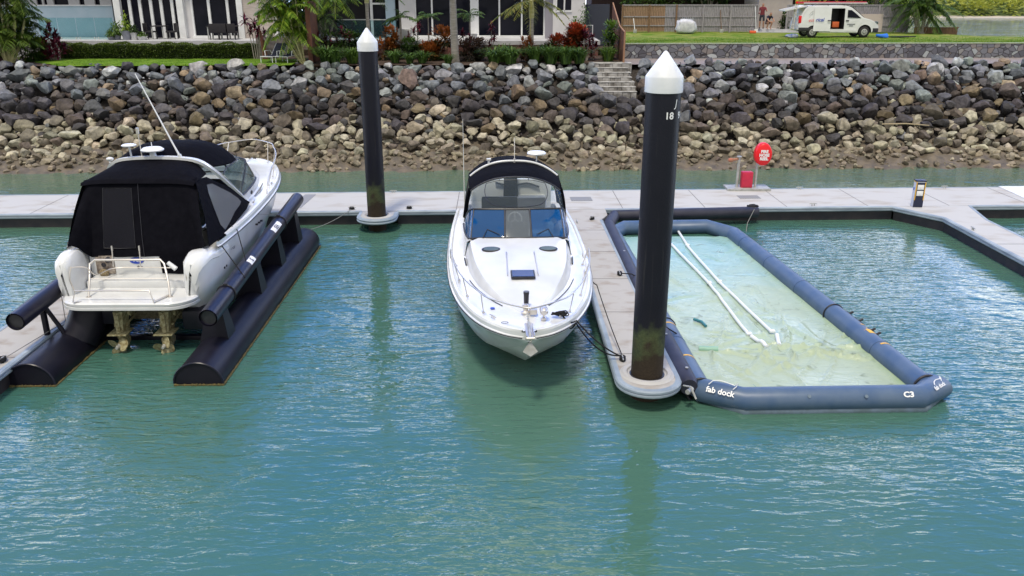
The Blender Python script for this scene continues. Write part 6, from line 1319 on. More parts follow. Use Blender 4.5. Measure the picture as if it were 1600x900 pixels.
# planted bed in front of the middle house
bed = 4.20
def bx(px, y): return (X(px, y, bed), y, bed)
strap('strap_plant', 'big arching green strap plant between the rusty screen and the far pile', bx(512, 46.0), 1.35, 300, wd=.038, seed=1)
strap('strap_plant', 'small green strap plant hanging over the rocks left of the far pile', bx(525, 45.7), .95, 180, wd=.03, seed=2)
strap('strap_plant', 'dark green strap plant just left of the far pile', bx(551, 46.3), 1.25, 210, 'leaf_mid', wd=.03, seed=3)
for i, (px, y, h, n) in enumerate(((618, 46.6, 1.0, 180), (640, 46.2, .8, 160), (660, 46.5, .95, 160), (700, 46.2, .75, 130))):
    strap('strap_plant', ['low grass clump right of the far pile', 'low bright grass clump below the orange croton', 'grass clump left of the thick palm trunk', 'small grass clump at the foot of the thick palm trunk'][i], bx(px, y), h, n, wd=.025, seed=10 + i)
for i, (px, y, h, n) in enumerate(((772, 46.0, 1.25, 260), (798, 45.9, 1.25, 280), (786, 47.2, 1.35, 200))):
    strap('strap_plant', ['bright green strap plant, left one of the clump behind the middle boat', 'bright green strap plant, right one of the clump behind the middle boat', 'bright green strap plant at the back of the clump behind the middle boat'][i], bx(px, y), h, n, wd=.032, seed=20 + i)
for i, (px, y, h, n) in enumerate(((836, 46.4, 1.3, 240), (860, 46.0, 1.35, 260), (884, 45.9, 1.35, 270), (905, 46.0, 1.2, 230), (950, 47.0, 1.2, 220))):
    strap('strap_plant', ['tall strap plant beside the slim pale palm trunk', 'tall strap plant below the left edge of the red croton', 'tall strap plant right below the red croton', 'tall strap plant drooping left of the garden steps', 'green strap plant at the foot of the sloping rusty screen'][i], bx(px, y), h, n, 'leaf_strap' if i != 4 else 'leaf_mid', wd=.028, seed=30 + i, spread=.55)
bush('croton', 'orange croton bush right behind the far pile cap', 'croton', (X(606, 48.2, bed), 48.2, bed), (.75, .6, .95), 1500, 'leaf_croton', (.2, .05), seed=1)
bush('croton', 'big orange croton bush left of the thick palm trunk', 'croton', (X(682, 48.0, bed), 48.0, bed), (1.05, .7, .95), 2200, 'leaf_croton', (.2, .05), seed=2)
bush('croton', 'large bright red and orange croton bush left of the sloping rusty screen', 'croton', (X(884, 48.2, bed), 48.2, bed), (1.35, .7, 1.1), 3400, 'leaf_red', (.2, .055), seed=3)
bush('croton', 'small dark red croton between two strap plants', 'croton', (X(824, 47.2, bed), 47.2, bed), (.5, .5, .75), 800, 'leaf_croton', (.16, .045), seed=4)
bush('shrub', 'dark maroon leafy shrub right of the thick palm trunk', 'shrub', (X(738, 47.6, bed), 47.6, bed), (1.15, .6, .75), 2300, 'leaf_maroon_green' if 'leaf_maroon_green' in M else (leafmat('leaf_maroon_green', (.02, .02, .01), (.10, .05, .03)) or 'leaf_maroon_green'), (.14, .04), seed=5)
bush('shrub', 'dark green shrub behind the grass clumps right of the far pile', 'shrub', (X(640, 48.6, bed), 48.6, bed), (1.3, .6, .65), 2000, 'leaf_dark', (.14, .04), seed=6)
bush('shrub', 'dark shrub between the left rusty screen and the far pile', 'shrub', (X(530, 48.2, bed), 48.2, bed), (1.5, .7, .85), 2600, 'leaf_dark', (.16, .045), seed=7)
bush('shrub', 'dark shrub behind the strap plants below the red croton', 'shrub', (X(858, 47.6, bed), 47.6, bed), (1.6, .6, .55), 2200, 'leaf_dark', (.14, .04), seed=8)
bush('shrub', 'pale green leafy shrub against the sloping rusty screen', 'shrub', (X(952, 48.4, bed), 48.4, bed), (.45, .5, 1.15), 900, 'leaf_mid', (.2, .05), seed=9)
for i, (px, y, lab, st) in enumerate(((508, 47.8, 'maroon cordyline right of the left rusty screen', [(-.3, 0, 1.4), (.1, 0, 1.2), (.4, 0, 1.0)]), (537, 47.9, 'dark maroon cordyline left of the far pile', [(0, 0, 1.7), (.4, 0, 1.4), (-.3, 0, 1.1), (.2, .1, .7)]),
        (648, 49.3, 'dark cordyline beside the white planters', [(0, 0, 1.7), (.3, 0, 1.9), (-.3, 0, 1.3)]), (729, 48.6, 'striped maroon and pale cordyline right of the thick palm trunk', [(-.2, 0, 1.6), (.2, 0, 1.3), (0, 0, 1.0)]),
        (768, 48.7, 'slender maroon cordyline against the dark glass doors', [(0, 0, 1.9), (.15, 0, 1.4), (-.1, 0, .9)]), (912, 47.8, 'maroon cordyline right of the red croton', [(0, 0, 1.6), (.3, 0, 1.2), (-.2, 0, .9), (.4, 0, .6)]), (925, 48.2, 'small maroon cordyline beside the passage entrance', [(0, 0, 1.3), (.2, 0, .9)]))):
    cordyline('cordyline', lab, bx(px, y), st, seed=40 + i, ln=.36)
palm('palm_tree', 'slim palm directly behind the far pile cap, fine pale trunk', bx(578, 48.6), 3.9, .11, 13, 2.0, 'leaf_mid', seed=11, shaft=True, elr=(-10, 60))
palm('palm_tree', 'thick grey ringed palm trunk left of centre in the planted bed', bx(712, 46.9), 4.6, .20, 13, 2.3, 'leaf_mid', lean=(-.1, 0), seed=12, shaft=True, elr=(0, 70))
palm('palm_tree', 'pale trunked palm in front of the right glass doors, crown just above', bx(830, 47.6), 3.15, .13, 14, 2.1, 'leaf_yellowmid' if 'leaf_yellowmid' in M else (leafmat('leaf_yellowmid', (.04, .08, .01), (.30, .26, .03)) or 'leaf_yellowmid'), seed=13, shaft=True, elr=(-5, 55))
palm('young_palm', 'young palm with drooping fronds left of the thick palm trunk', bx(671, 49.0), 2.3, .04, 9, 1.0, 'leaf_mid', seed=14, elr=(10, 60), lf=.3)
palm('young_palm', 'young palm with pale stem in front of the dark doors right of the thick trunk', bx(735, 49.2), 2.4, .05, 9, 1.1, 'leaf_mid', seed=15, elr=(0, 50), lf=.32)
palm('young_palm', 'bushy young palm against the white wall right of the far pile', bx(628, 49.6), 2.2, .07, 11, 1.1, 'leaf_mid', seed=16, elr=(-10, 60), lf=.34)
palm('young_palm', 'dark young palm behind the left rusty screen', bx(512, 49.0), 2.3, .05, 12, 1.5, 'leaf_dark', seed=17, elr=(-20, 60), lf=.4)
palm('palm_tree', 'dense palm with bright crown in front of the dark balcony', bx(505, 49.5), 3.7, .06, 12, 1.7, 'leaf_yellow', seed=18, elr=(-30, 50), lf=.4, trunks=[(0, 0, 3.6), (.9, .2, 3.4)])

# ================================================================== HOUSES
zp = 5.12
def wallbox(par, name, px0, px1, y, z0, z1, th, mat, zref=6.2, dy=0):
    x0, x1 = X(px0, y, zref), X(px1, y, zref); o = MB(); o.box(((x0 + x1) / 2, y + th / 2, (z0 + z1) / 2), (x1 - x0, th, z1 - z0)); return o.build(name, mat, par, smooth=0)
HL = thing('house', 'left white house with tall dark sliding doors and cream brick wall', 'house', (0, 0, 0))
o = MB(); o.prism([(-40, 50.5), (X(452, 50.5, zp), 50.5), (X(452, 53, zp), 54.0), (-40, 54.0)], 4.0, zp); o.build('patio', M['patio'], HL, smooth=0)
wallbox(HL, 'wall', -60, 178, 54.2, zp - .5, 6.95, .3, M['bluewall']); 
wallbox(HL, 'wall', -60, 178, 54.35, 8.1, 9.4, .3, M['whiterender'])
wallbox(HL, 'ledge', -60, 178, 54.05, 6.953, 7.02, .45, M['white'])
w_ = wallbox(HL, 'window', -60, 178, 54.6, 7.0, 8.2, .1, M['darkglass'])
for px0, px1 in ((-60, 62), (70, 73), (78, 88), (111, 128), (136, 152), (160, 178)): wallbox(w_, 'frame', px0, px1, 54.4, 7.02, 8.1, .12, M['whiterender'])
yF = 53.2
d1 = wallbox(HL, 'sliding_door', 190, 280, yF + .12, zp + .003, 8.4, .06, M['darkglass'])
for px in (203, 219, 236, 252, 269): wallbox(d1, 'mullion', px, px + 4.5, yF, zp, 8.4, .12, M['white'])
wallbox(HL, 'post', 180, 190, yF - .25, zp, 8.4, .3, M['white']); wallbox(HL, 'post', 278, 288, yF - .3, zp, 8.4, .3, M['white'])
wallbox(HL, 'wall', 288, 300, yF, zp, 8.4, .25, M['whiterender'])
d2 = wallbox(HL, 'sliding_door', 300, 372, yF + .12, zp + .003, 8.4, .06, M['darkglass'])
for px, w2 in ((300, 3), (326, 4), (355, 4)): wallbox(d2, 'mullion', px, px + w2, yF, zp, 8.4, .12, M['white'])
wallbox(d2, 'sill', 298, 374, yF - .05, zp + .002, zp + .14, .15, M['white'])
wallbox(HL, 'post', 371, 380, yF - .2, zp, 8.4, .3, M['white'])
M['brick'] = material('cream_brick', (.50, .44, .41), .85, c2=(.40, .35, .32), scale=2.0, stretch=(1, 1, 8), bump=.5, bscale=3)
wallbox(HL, 'wall', 380, 428, yF - .1, zp, 8.4, .3, M['brick']); wallbox(HL, 'corner_post', 427.5, 433, yF - .15, zp, 8.4, .4, M['white'])
wallbox(HL, 'wall', 433, 441, yF + 1.2, zp, 8.4, .3, M['bluewall'])
o = MB(); x1 = X(436, yF, 6); o.box(((x1 - 45) / 2 + 0, yF + 3.5, 8.55), (x1 + 45, 8.0, .3)); o.build('roof', M['whiterender'], HL, smooth=0)
o = MB(); o.box((x1 / 2 - 22, yF + 3.4, 6.6), (x1 + 42, .2, 3.5)); o.build('inner_wall', M['darkfurn'], HL, smooth=0)
GF = thing('pool_fence', 'pale aqua glass pool fence before the blue wall at left', 'glass fence', (X(120, 51.6, zp), 51.6, zp))
for i in range(4):
    a = X(63 + 29 * i, 51.6, 5.6) - GF.location.x; b_ = X(91 + 29 * i, 51.6, 5.6) - GF.location.x; o = MB(); o.box(((a + b_) / 2, 0, .63), (b_ - a, .015, 1.2)); o.build('glass_panel', M['greenglass'], GF, smooth=0)
    o = MB(); o.cyl((a + .1, 0, -.02), (a + .1, 0, .15), .025, seg=8); o.cyl((b_ - .1, 0, -.02), (b_ - .1, 0, .15), .025, seg=8); o.build('spigot', M['steel'], GF)
# patio furniture and pots
def chair(px, y, rz, label, grp):
    T = thing('patio_chair', label, 'chair', (X(px, y, zp), y, zp), rz, grp)
    o = MB(); o.box((0, 0, .42), (.55, .55, .08), bev=.02); o.build('seat', M['darkfurn'], T)
    o = MB(); o.box((0, .27, .66), (.55, .06, .5), bev=.02); o.build('backrest', M['darkfurn'], T)
    for sx_ in (-1, 1):
        for sy_ in (-1, 1): o = MB(); o.box((sx_ * .24, sy_ * .24, .2), (.05, .05, .4)); o.build('leg', M['darkfurn'] if sy_ > 0 else M['galv'], T)
    return T
def ptable(px, y, w_, l_, label):
    T = thing('patio_table', label, 'table', (X(px, y, zp), y, zp))
    o = MB(); o.box((0, 0, .74), (w_, l_, .05), bev=.01); o.build('table_top', M['darkfurn'], T)
    for sx_ in (-1, 1):
        for sy_ in (-1, 1): o = MB(); o.box((sx_ * (w_ / 2 - .08), sy_ * (l_ / 2 - .08), .36), (.06, .06, .72)); o.build('leg', M['galv'] if sy_ < 0 else M['darkfurn'], T)
    return T
ptable(251, 52.2, .8, .8, 'small dark square patio table between two chairs near the left glass doors'); chair(236, 52.2, R(90), 'dark patio chair left of the small square table', 'patio chairs'); chair(270, 52.2, R(-90), 'dark patio chair right of the small square table', 'patio chairs')
ptable(350, 52.0, 1.7, .9, 'long dark dining table before the middle sliding doors of the left house')
for i, px in enumerate((338, 352, 364)): chair(px, 51.6, R(180), ['left', 'middle', 'right'][i] + ' dark dining chair pulled up to the long patio table', 'dining chairs')
def pot(px, y, z, r, h, mat, label, plant=None, pl=None):
    T = thing('potted_plant' if plant else 'plant_pot', label, 'potted plant' if plant else 'pot', (X(px, y, z), y, z)); o = MB(); o.lathe([(r * .72, 0), (r * .85, h * .5), (r, h * .95), (r * 1.03, h), (r * .9, h), (r * .85, h * .9)], (0, 0, 0), 20); o.build('pot', mat, T)
    if plant:
        random.seed(int(px)); o = MB()
        for _ in range(pl[0]): v = rdir(.3); leaf(o, Vector((0, 0, h)) + Vector((v.x * pl[1], v.y * pl[1], abs(v.z) * pl[2])) * rnd(.2, 1), v, pl[3], .035, .8, rnd(0, 1))
        o.tube([(0, 0, h * .8), (0, 0, h + pl[2] * .6)], .02, 5); o.build('foliage', M[plant], T, smooth=0, fix=False)
pot(184, 51.4, zp, .24, .30, M['greypot'], 'bushy fern in a low pot by the glass fence', 'leaf_mid', (420, .5, .75, .2)); pot(174, 51.2, zp, .2, .2, M['greypot'], 'small green plant in a bowl left of the fern pot', 'leaf_mid', (200, .3, .4, .16))
pot(199, 51.3, zp, .30, .52, M['greypot'], 'tall grey pot with a leggy plant by the left post', 'leaf_yellow', (160, .35, 1.1, .22)); pot(211, 51.3, zp, .22, .42, M['pot'], 'white pot with a round bushy plant', 'leaf_dark', (300, .28, .45, .12)); pot(223, 51.3, zp, .30, .22, M['pot'], 'low wide white pot with bright leaves', 'leaf_mid', (220, .3, .22, .14))
# loungers
def lounger(px, label):
    T = thing('sun_lounger', label, 'sun lounger', (X(px, 46.4, gz), 46.4, gz), R(-14), 'loungers on the lawn')
    o = MB(); o.box((0, .1, .34), (.62, 1.2, .03)); o.build('seat', M['fabricdark'], T)
    o = MB(); o.box((0, 1.0, .62), (.62, .9, .03), rot=Euler((R(42), 0, 0)).to_matrix()); o.build('backrest', M['fabricdark'], T)
    for s in (-1, 1):
        o = MB(); o.tube([(s * .34, -.5, .34), (s * .34, .7, .34), (s * .34, 1.32, .92)], .02, 6); o.tube([(s * .34, .05, .34), (s * .36, .05, .60), (s * .36, .62, .60), (s * .34, .75, .42)], .02, 6); o.build('frame', M['white'], T)
        for y in (-.46, .62): o = MB(); o.cyl((s * .34, y, 0), (s * .34, y, .34), .02, seg=8); o.build('leg', M['white'], T)
    o = MB(); o.cyl((-.34, -.5, .34), (.34, -.5, .34), .02, seg=8); o.build('cross_bar', M['white'], T); return T
lounger(424, 'left of two navy sling loungers with white frames on the lawn'); lounger(447, 'right of two navy sling loungers with white frames, nearer the cane palm')
# shed / dark bin right of patio
o = MB(); o.box((0, 0, .55), (2.4, .6, 1.1), bev=.02); ob = o.build('stone_planter', material('grey_block', (.10, .09, .09), .9, c2=(.2, .18, .18), scale=6)); ob.location = (X(436, 50.1, 4.5), 50.15, 4.25); tag(ob, 'grey stone planter box behind the sun loungers', 'planter')

# middle house
HM = thing('house', 'middle white house with wide dark glass doors behind the planted bed', 'house', (0, 0, 0))
xa, xb = X(490, 50.3, zp), X(938, 50.3, zp)
o = MB(); o.prism([(xa, 50.3), (xb, 50.3), (xb, 56), (xa, 56)], 4.9, zp); o.build('deck', M['patio'], HM, smooth=0)
o = MB(); o.prism([(xa + 1.6, 50.35), (xb - .1, 50.35), (xb - .1, 50.7), (xa + 1.6, 50.7)], 4.2, 4.895); o.build('fascia', material('red_brown_fascia', (.15, .06, .05), .8, c2=(.22, .1, .08), scale=4), HM, smooth=0)
yM = 53.0
d3 = wallbox(HM, 'sliding_door', 648, 852, yM + .12, zp + .1, 8.2, .06, M['darkglass'])
for px, w2 in ((648, 2.5), (674, 2.5), (703, 3), (735, 13), (779, 2.5), (814, 2.5), (849, 3)): wallbox(d3, 'mullion', px, px + w2, yM, zp + .1, 8.2, .12, M['white'])
wallbox(d3, 'sill', 640, 852, yM - .2, zp + .003, zp + .16, .35, M['white'])
wallbox(HM, 'wall', 624, 648, yM - .1, zp, 8.2, .3, M['whiterender']); wallbox(HM, 'wall', 603, 618, yM + .3, zp, 8.2, .3, M['bluewall'])
wallbox(HM, 'wall', 852, 864, yM - .3, zp, 8.2, .4, material('lilac_grey_wall', (.26, .25, .29), .8))
wl_ = wallbox(HM, 'wall', 864, 914, yM - .5, zp, 8.2, .4, M['whiterender'])
for px0, px1 in ((870, 880), (882.5, 892)): q = wallbox(wl_, 'window', px0, px1, yM - .53, 6.75, 8.0, .02, M['darkglass']); wallbox(q, 'frame', px0 - 1.2, px0, yM - .56, 6.7, 8.05, .05, M['white']); wallbox(q, 'frame', px0 - 1.2, px1 + 1, yM - .56, 6.65, 6.745, .05, M['white'])
wallbox(HM, 'inner_wall', 490, 912, yM + 2.6, 4.5, 8.2, .2, M['darkfurn'])
w5 = wallbox(HM, 'window', 582, 603, yM + .5, 5.3, 8.2, .05, M['darkglass']); wallbox(w5, 'frame', 579, 583, yM + .42, 5.2, 8.2, .1, M['white']); wallbox(w5, 'frame', 579, 606, yM + .40, 7.05, 7.15, .1, M['white']) 
wallbox(HM, 'passage_wall', 914, 952, yM + 1.0, 4.6, 7.05, .2, material('navy_fence_wall', (.03, .035, .055), .7)); 
o = MB(); x0_, x1_ = X(480, yM, 6), X(916, yM, 6); o.box(((x0_ + x1_) / 2, yM + 3.0, 8.35), (x1_ - x0_, 7.6, .3)); o.build('roof', M['whiterender'], HM, smooth=0)
GB = thing('glass_balustrade', 'glass balustrade with thin white top rail behind the far pile', 'balustrade', (X(528, 50.5, zp), 50.5, zp))
gx = X(622, 50.5, 6) - GB.location.x; o = MB(); o.box((gx / 2, 0, 1.16), (gx, .05, .05)); o.build('top_rail', M['white'], GB)
for i in range(4): o = MB(); o.box((gx / 4 * (i + .5), 0, .60), (gx / 4 - .04, .014, 1.05)); o.build('glass_panel', M['greenglass'], GB, smooth=0)
pot(619, 50.7, zp, .26, .45, M['pot'], 'round white pot right of the orange croton by the far pile'); 
o = MB(); o.box((0, 0, .32), (.75, .5, .64), bev=.02); ob = o.build('planter_box', M['pot']); ob.location = (X(633, 50.7, zp), 50.75, zp); tag(ob, 'square pale planter box beside the round white pot', 'planter')
o = MB(); o.box((0, 0, .30), (.7, .5, .60), bev=.02); ob = o.build('planter_box', M['greypot']); ob.location = (X(503, 50.0, zp), 50.0, 4.9); tag(ob, 'grey planter box behind the left rusty screen', 'planter')
pot(899, 50.8, zp, .30, .6, M['pot'], 'tall white pot with leafy plant against the white wall', 'leaf_mid', (300, .5, .7, .22)); pot(912, 50.7, zp, .24, .5, M['pot'], 'white pot with thin bamboo stems', 'leaf_mid', (260, .4, 1.9, .15))
pot(741, 50.7, zp, .2, .38, M['pot'], 'small white pot on the deck edge by the striped cordyline')
o = MB(); o.tube([(0, 0, 0), (0, 0, .85), (.35, 0, .85), (.35, 0, 0)], .025, 6); ob = o.build('towel_rail', M['white']); ob.location = (X(916, 50.6, zp), 50.6, zp); tag(ob, 'white square metal frame on the deck right of the white pots', 'metal frame')

# ================================================================== RIGHT SIDE: fence, shed wall, van, people
ul = 5.03
def fence(px0, px1, y, label, mats, step=2.1):
    x0, x1 = X(px0, y, 6), X(px1, y, 6); T = thing('paling_fence', label, 'fence', (x0, y, ul)); n = int((x1 - x0) / .115); cut = (X(1040, y, 6) - x0)
    for k, m_ in enumerate(mats):
        o = MB(); rg = random.Random(3 + k)
        for i in range(n):
            x = (i + .5) * (x1 - x0) / n
            if len(mats) > 1 and ((x < cut) != (k == 0)): continue
            o.box((x, rg.uniform(-.008, .008), .93 + rg.uniform(-.01, .01)), (.098, .02, 1.78))
        if len(o.v): o.build('paling_panel', M[m_], T, smooth=0)
    for z in (.45, 1.05, 1.83):
        o = MB(); o.box(((x1 - x0) / 2, -.03 if z < 1.5 else 0, z), (x1 - x0, .04 if z < 1.5 else .10, .07)); o.build('rail', M[mats[-1]], T, smooth=0)
    np_ = max(2, int(round((x1 - x0) / step)))
    for i in range(np_ + 1): o = MB(); o.box((i * (x1 - x0) / np_, -.08, .92), (.11, .09, 1.84)); o.build('post', M['timber'] if i < 3 and len(mats) > 1 else M[mats[-1]], T, smooth=0)
    return T
fence(972, 1183, 62.2, 'paling fence left of the beige wall, brown boards turning grey', ['browntimber', 'greytimber'])
fence(1229, 1419, 62.0, 'weathered grey paling fence running behind the white van', ['greytimber'])
BW = thing('shed', 'beige rendered building corner between the two fences', 'building', (X(1184, 63.2, 6), 63.2, ul))
sx1 = X(1236, 63.2, 6) - BW.location.x; o = MB(); o.box((sx1 / 2, 2, 2.0), (sx1, 4, 4.4)); o.build('wall', M['render'], BW, smooth=0)
o = MB(); o.box((sx1 / 2 - .4, 1.8, 4.3), (sx1 + 2.2, 5.2, .25)); o.build('roof', M['rust'], BW, smooth=0)
o = MB(); o.box((sx1 / 2, -.7, .10), (sx1, 1.4, .24)); o.box((sx1 / 2 + .3, -1.1, -.02), (sx1 + 2, 1.2, .14)); o.build('doorstep', M['patio'], BW, smooth=0)
bh = thing('house', 'dark roofed house mostly hidden behind the brown and grey fence', 'house', (X(1080, 70, 6), 70, ul))
o = MB(); o.box((0, 2, 1.5), (16, 5, 3.6)); o.build('wall', material('dark_wall', (.05, .03, .03), .9), bh, smooth=0); o = MB(); o.box((0, 1.5, 3.5), (18, 7, .4)); o.build('roof', M['darkfurn'], bh, smooth=0)
o = MB(); o.box((0, 0, .6), (1.55, .06, 1.2)); ob = o.build('pale_board', material('pale_sheet', (.50, .42, .40), .8)); ob.location = (X(1361, 61.4, 5.6), 61.4, ul + .05); tag(ob, 'pale square board leaning on the fence behind the van nose', 'board')
o = MB(); o.box((0, 0, .34), (3.0, .05, .68)); o.box((0, 0, .70), (3.1, .1, .05))
for i in range(14): o.box((-1.4 + .215 * i, -.04, .34), (.09, .03, .66))
ob = o.build('timber_railing', M['timber']); ob.location = (X(1462, 60.5, 5.2), 60.5, 4.72); tag(ob, 'low brown slatted timber railing at the lawn end by the water', 'railing')
# rubble bag
random.seed(3); vs_, fs_ = ICO3; o = MB(); sq = lambda q: math.copysign(abs(q) ** .55, q)
o.add([Vector((sq(v.x) * (.66 - .10 * v.z), sq(v.y) * .5, sq(v.z) * .46 + .46)) * (1 + .16 * noise.noise(v * 2.4) + .08 * noise.noise(v * 6)) for v in vs_], fs_)
for k in range(6): o.tube([(-.3 + .14 * k, -.1, .85), (-.32 + .14 * k, -.15, 1.05), (-.22 + .14 * k, -.1, .9)], .03, 5)
ob = o.build('rubble_bag', material('crumpled_white_sack', (.60, .61, .65), .6, c2=(.45, .46, .52), scale=5, bump=.6, bscale=8)); ob.location = (X(1072, 60.4, 5.4), 60.4, ul); tag(ob, 'crumpled white bulk bag on the grass against the grey fence', 'bulk bag')
def tool(px, y, lab, mat, h=1.4, head=None):
    T = thing('garden_tool', lab, 'tool', (X(px, y, ul), y, ul)); o = MB(); o.cyl((0, 0, .1), (-.08, .45, h), .022, seg=6); o.build('handle', mat, T)
    o = MB(); o.box((0, -.02, .10), (.24, .04, .28), bev=.01); o.build('blade', head or M['galv'], T)
tool(1181, 61.6, 'long pale shovel leaning at the fence end near the doorstep', M['pvc'], 1.75, M['white']); tool(1127, 61.7, 'reddish wooden post leaning against the grey fence', M['timber'], 1.5); tool(992, 61.3, 'short pale stake standing before the brown fence', M['pvc'], .95)
o = MB(); o.box((0, 0, .08), (.42, .3, .16), bev=.04); ob = o.build('orange_tub', material('orange_plastic', (.8, .13, .04), .5)); ob.location = (X(1176, 60.9, ul), 60.9, ul); tag(ob, 'small orange tub on the grass near the fence end', 'tub')
bush('shrub', 'small upright dark shrub beside the beige wall', 'shrub', (X(1224, 62.3, ul), 62.3, ul), (.5, .3, .75), 700, 'leaf_dark', (.16, .045), seed=19)

# people
def person(px, y, z, label, joints, edges, radii, shirt, shorts, zr, rz=0):
    me = bpy.data.meshes.new('person'); me.from_pydata(joints, edges, []); ob = bpy.data.objects.new('tmp', me); sc.collection.objects.link(ob)
    md = ob.modifiers.new('s', 'SKIN'); 
    for i, r_ in enumerate(radii): me.skin_vertices[0].data[i].radius = r_
    me.skin_vertices[0].data[0].use_root = True
    ob.modifiers.new('d', 'SUBSURF').levels = 1
    bpy.context.view_layer.update(); m2_ = bpy.data.meshes.new_from_object(ob.evaluated_get(bpy.context.evaluated_depsgraph_get())); bpy.data.objects.remove(ob)
    T = bpy.data.objects.new('person', m2_); sc.collection.objects.link(T); T.location = (X(px, y, z), y, z); T.rotation_euler = (0, 0, rz); tag(T, label, 'person')
    for m_ in (M.setdefault('skin', material('skin', (.42, .22, .15), .6)), shirt, shorts, M.setdefault('hair', material('dark_hair', (.02, .012, .01), .7))): m2_.materials.append(m_)
    for f in m2_.polygons:
        f.use_smooth = True; c = f.center; f.material_index = zr(c)
    return T
J = [(0, 0, .95), (0, 0, 1.15), (0, 0, 1.40), (0, .0, 1.52), (0, -.03, 1.62), (0, -.02, 1.74), (-.19, 0, 1.42), (-.27, -.08, 1.15), (-.20, -.28, 1.02), (.19, 0, 1.42), (.28, -.15, 1.20), (.30, -.38, 1.25), (-.10, 0, .9), (-.12, -.02, .48), (-.12, .03, .07), (-.12, -.12, .03), (.10, 0, .9), (.13, -.04, .48), (.14, .03, .07), (.14, -.12, .03)]
Ed = [(0, 1), (1, 2), (2, 3), (3, 4), (4, 5), (2, 6), (6, 7), (7, 8), (2, 9), (9, 10), (10, 11), (0, 12), (12, 13), (13, 14), (14, 15), (0, 16), (16, 17), (17, 18), (18, 19)]
Ra = [(.15, .11), (.14, .10), (.16, .11), (.06, .06), (.09, .10), (.08, .09), (.07, .06), (.05, .05), (.035, .03), (.07, .06), (.05, .05), (.035, .03), (.10, .10), (.07, .07), (.045, .045), (.04, .03), (.10, .10), (.07, .07), (.045, .045), (.04, .03)]
person(1189, 62.2, ul + .22, 'person in a dark red shirt standing at the doorway of the beige building', J, Ed, Ra, material('dark_red_shirt', (.16, .02, .03), .8), material('dark_shorts', (.03, .03, .05), .8),
       lambda c: 3 if c.z > 1.70 else (0 if c.z > 1.50 else (1 if c.z > .98 and abs(c.x) < .26 else (2 if .55 < c.z <= .98 and abs(c.x) < .22 and c.y > -.2 else (0 if c.z > .12 else 3)))), R(-15))
J2 = [(0, .12, .42), (0, .05, .62), (0, -.12, .85), (0, -.20, .94), (0, -.25, 1.02), (0, -.26, 1.14), (-.19, -.12, .84), (-.24, -.30, .62), (-.15, -.5, .5), (.19, -.12, .84), (.24, -.30, .62), (.15, -.5, .5), (-.12, .10, .40), (-.16, -.28, .50), (-.14, -.10, .08), (-.14, -.25, .03), (.12, .10, .40), (.16, -.28, .50), (.14, -.10, .08), (.14, -.25, .03)]
person(1199, 61.9, ul + .22, 'crouching person in a navy top with bare legs on the doorstep', J2, Ed, Ra, material('navy_top', (.015, .018, .045), .8), material('navy_shorts', (.02, .02, .04), .8),
       lambda c: 3 if c.z > 1.10 else (0 if c.z > .93 else (1 if c.z > .56 and c.y > -.25 else (2 if c.z > .36 and c.y > -.1 else 0))), R(20))

# van
VX = X(1246, 55.2, 5.4); V = thing('van', 'white work van with open side door and roof rack, parked on the lawn', 'van', (VX, 55.2, ul), R(0))
prof = [(.10, .40), (.02, .48), (.02, .75), (.12, 1.15), (.30, 1.58), (.42, 1.78), (.60, 1.88), (1.1, 1.93), (2.8, 1.93), (3.10, 1.88), (3.35, 1.78), (3.72, 1.50), (4.10, 1.20), (4.55, 1.08), (4.90, .92), (5.07, .72), (5.10, .45), (5.02, .34), (3.6, .30), (.9, .32)]
def vy(z): return .0 if z < 1.05 else .13 * ((z - 1.05) / .88) ** 1.4
bm = bmesh.new(); W_ = 1.75; rings = []
for k, s in ((0, 1), (1, -1)):
    rings.append([bm.verts.new((x, (vy(z) if k == 0 else W_ - vy(z)), z)) for x, z in prof])
n = len(prof)
for i in range(n): bm.faces.new((rings[0][i], rings[0][(i + 1) % n], rings[1][(i + 1) % n], rings[1][i]))
bm.faces.new(rings[0]); bm.faces.new(list(reversed(rings[1]))); bmesh.ops.recalc_face_normals(bm, faces=bm.faces[:])
bmesh.ops.bevel(bm, geom=[e for e in bm.edges if abs(e.verts[0].co.y - e.verts[1].co.y) < .2], offset=.04, segments=2, affect='EDGES')
me = bpy.data.meshes.new('body'); bm.to_mesh(me); bm.free(); vb = bpy.data.objects.new('body', me); sc.collection.objects.link(vb); me.materials.append(M['gel']); me.materials.append(M['black'])
def cutter(bx_):
    o = MB(); bx_(o); c_ = o.build('cut', M['black']); md = vb.modifiers.new('b', 'BOOLEAN'); md.operation = 'DIFFERENCE'; md.object = c_; md.solver = 'EXACT'; return c_
cs_ = [cutter(lambda o: o.box((2.46, .3, 1.14), (.86, 1.7, 1.24))), cutter(lambda o: o.cyl((.95, -.2, .34), (.95, .32, .34), .40, seg=24)), cutter(lambda o: o.cyl((4.22, -.2, .36), (4.22, .32, .36), .43, seg=24))]
bpy.context.view_layer.update(); m3_ = bpy.data.meshes.new_from_object(vb.evaluated_get(bpy.context.evaluated_depsgraph_get())); vb.modifiers.clear(); vb.data = m3_; vb.parent = V
for c_ in cs_: bpy.data.objects.remove(c_)
for f in m3_.polygons: f.use_smooth = False
def side_poly(name, pts, mat, par, off=.006):
    o = MB(); o.add([(x, vy(z) - off, z) for x, z in pts] + [(x, vy(z) - off + .01, z) for x, z in pts], [tuple(range(len(pts)))] + [(i, (i + 1) % len(pts), len(pts) + (i + 1) % len(pts), len(pts) + i) for i in range(len(pts))]); return o.build(name, mat, par, smooth=0)
fdz = side_poly('front_door', [(2.93, .42), (2.93, 1.78), (3.25, 1.76), (3.62, 1.48), (3.98, 1.20), (3.98, .95), (3.75, .60), (3.70, .42)], M['gel'], V, .012)
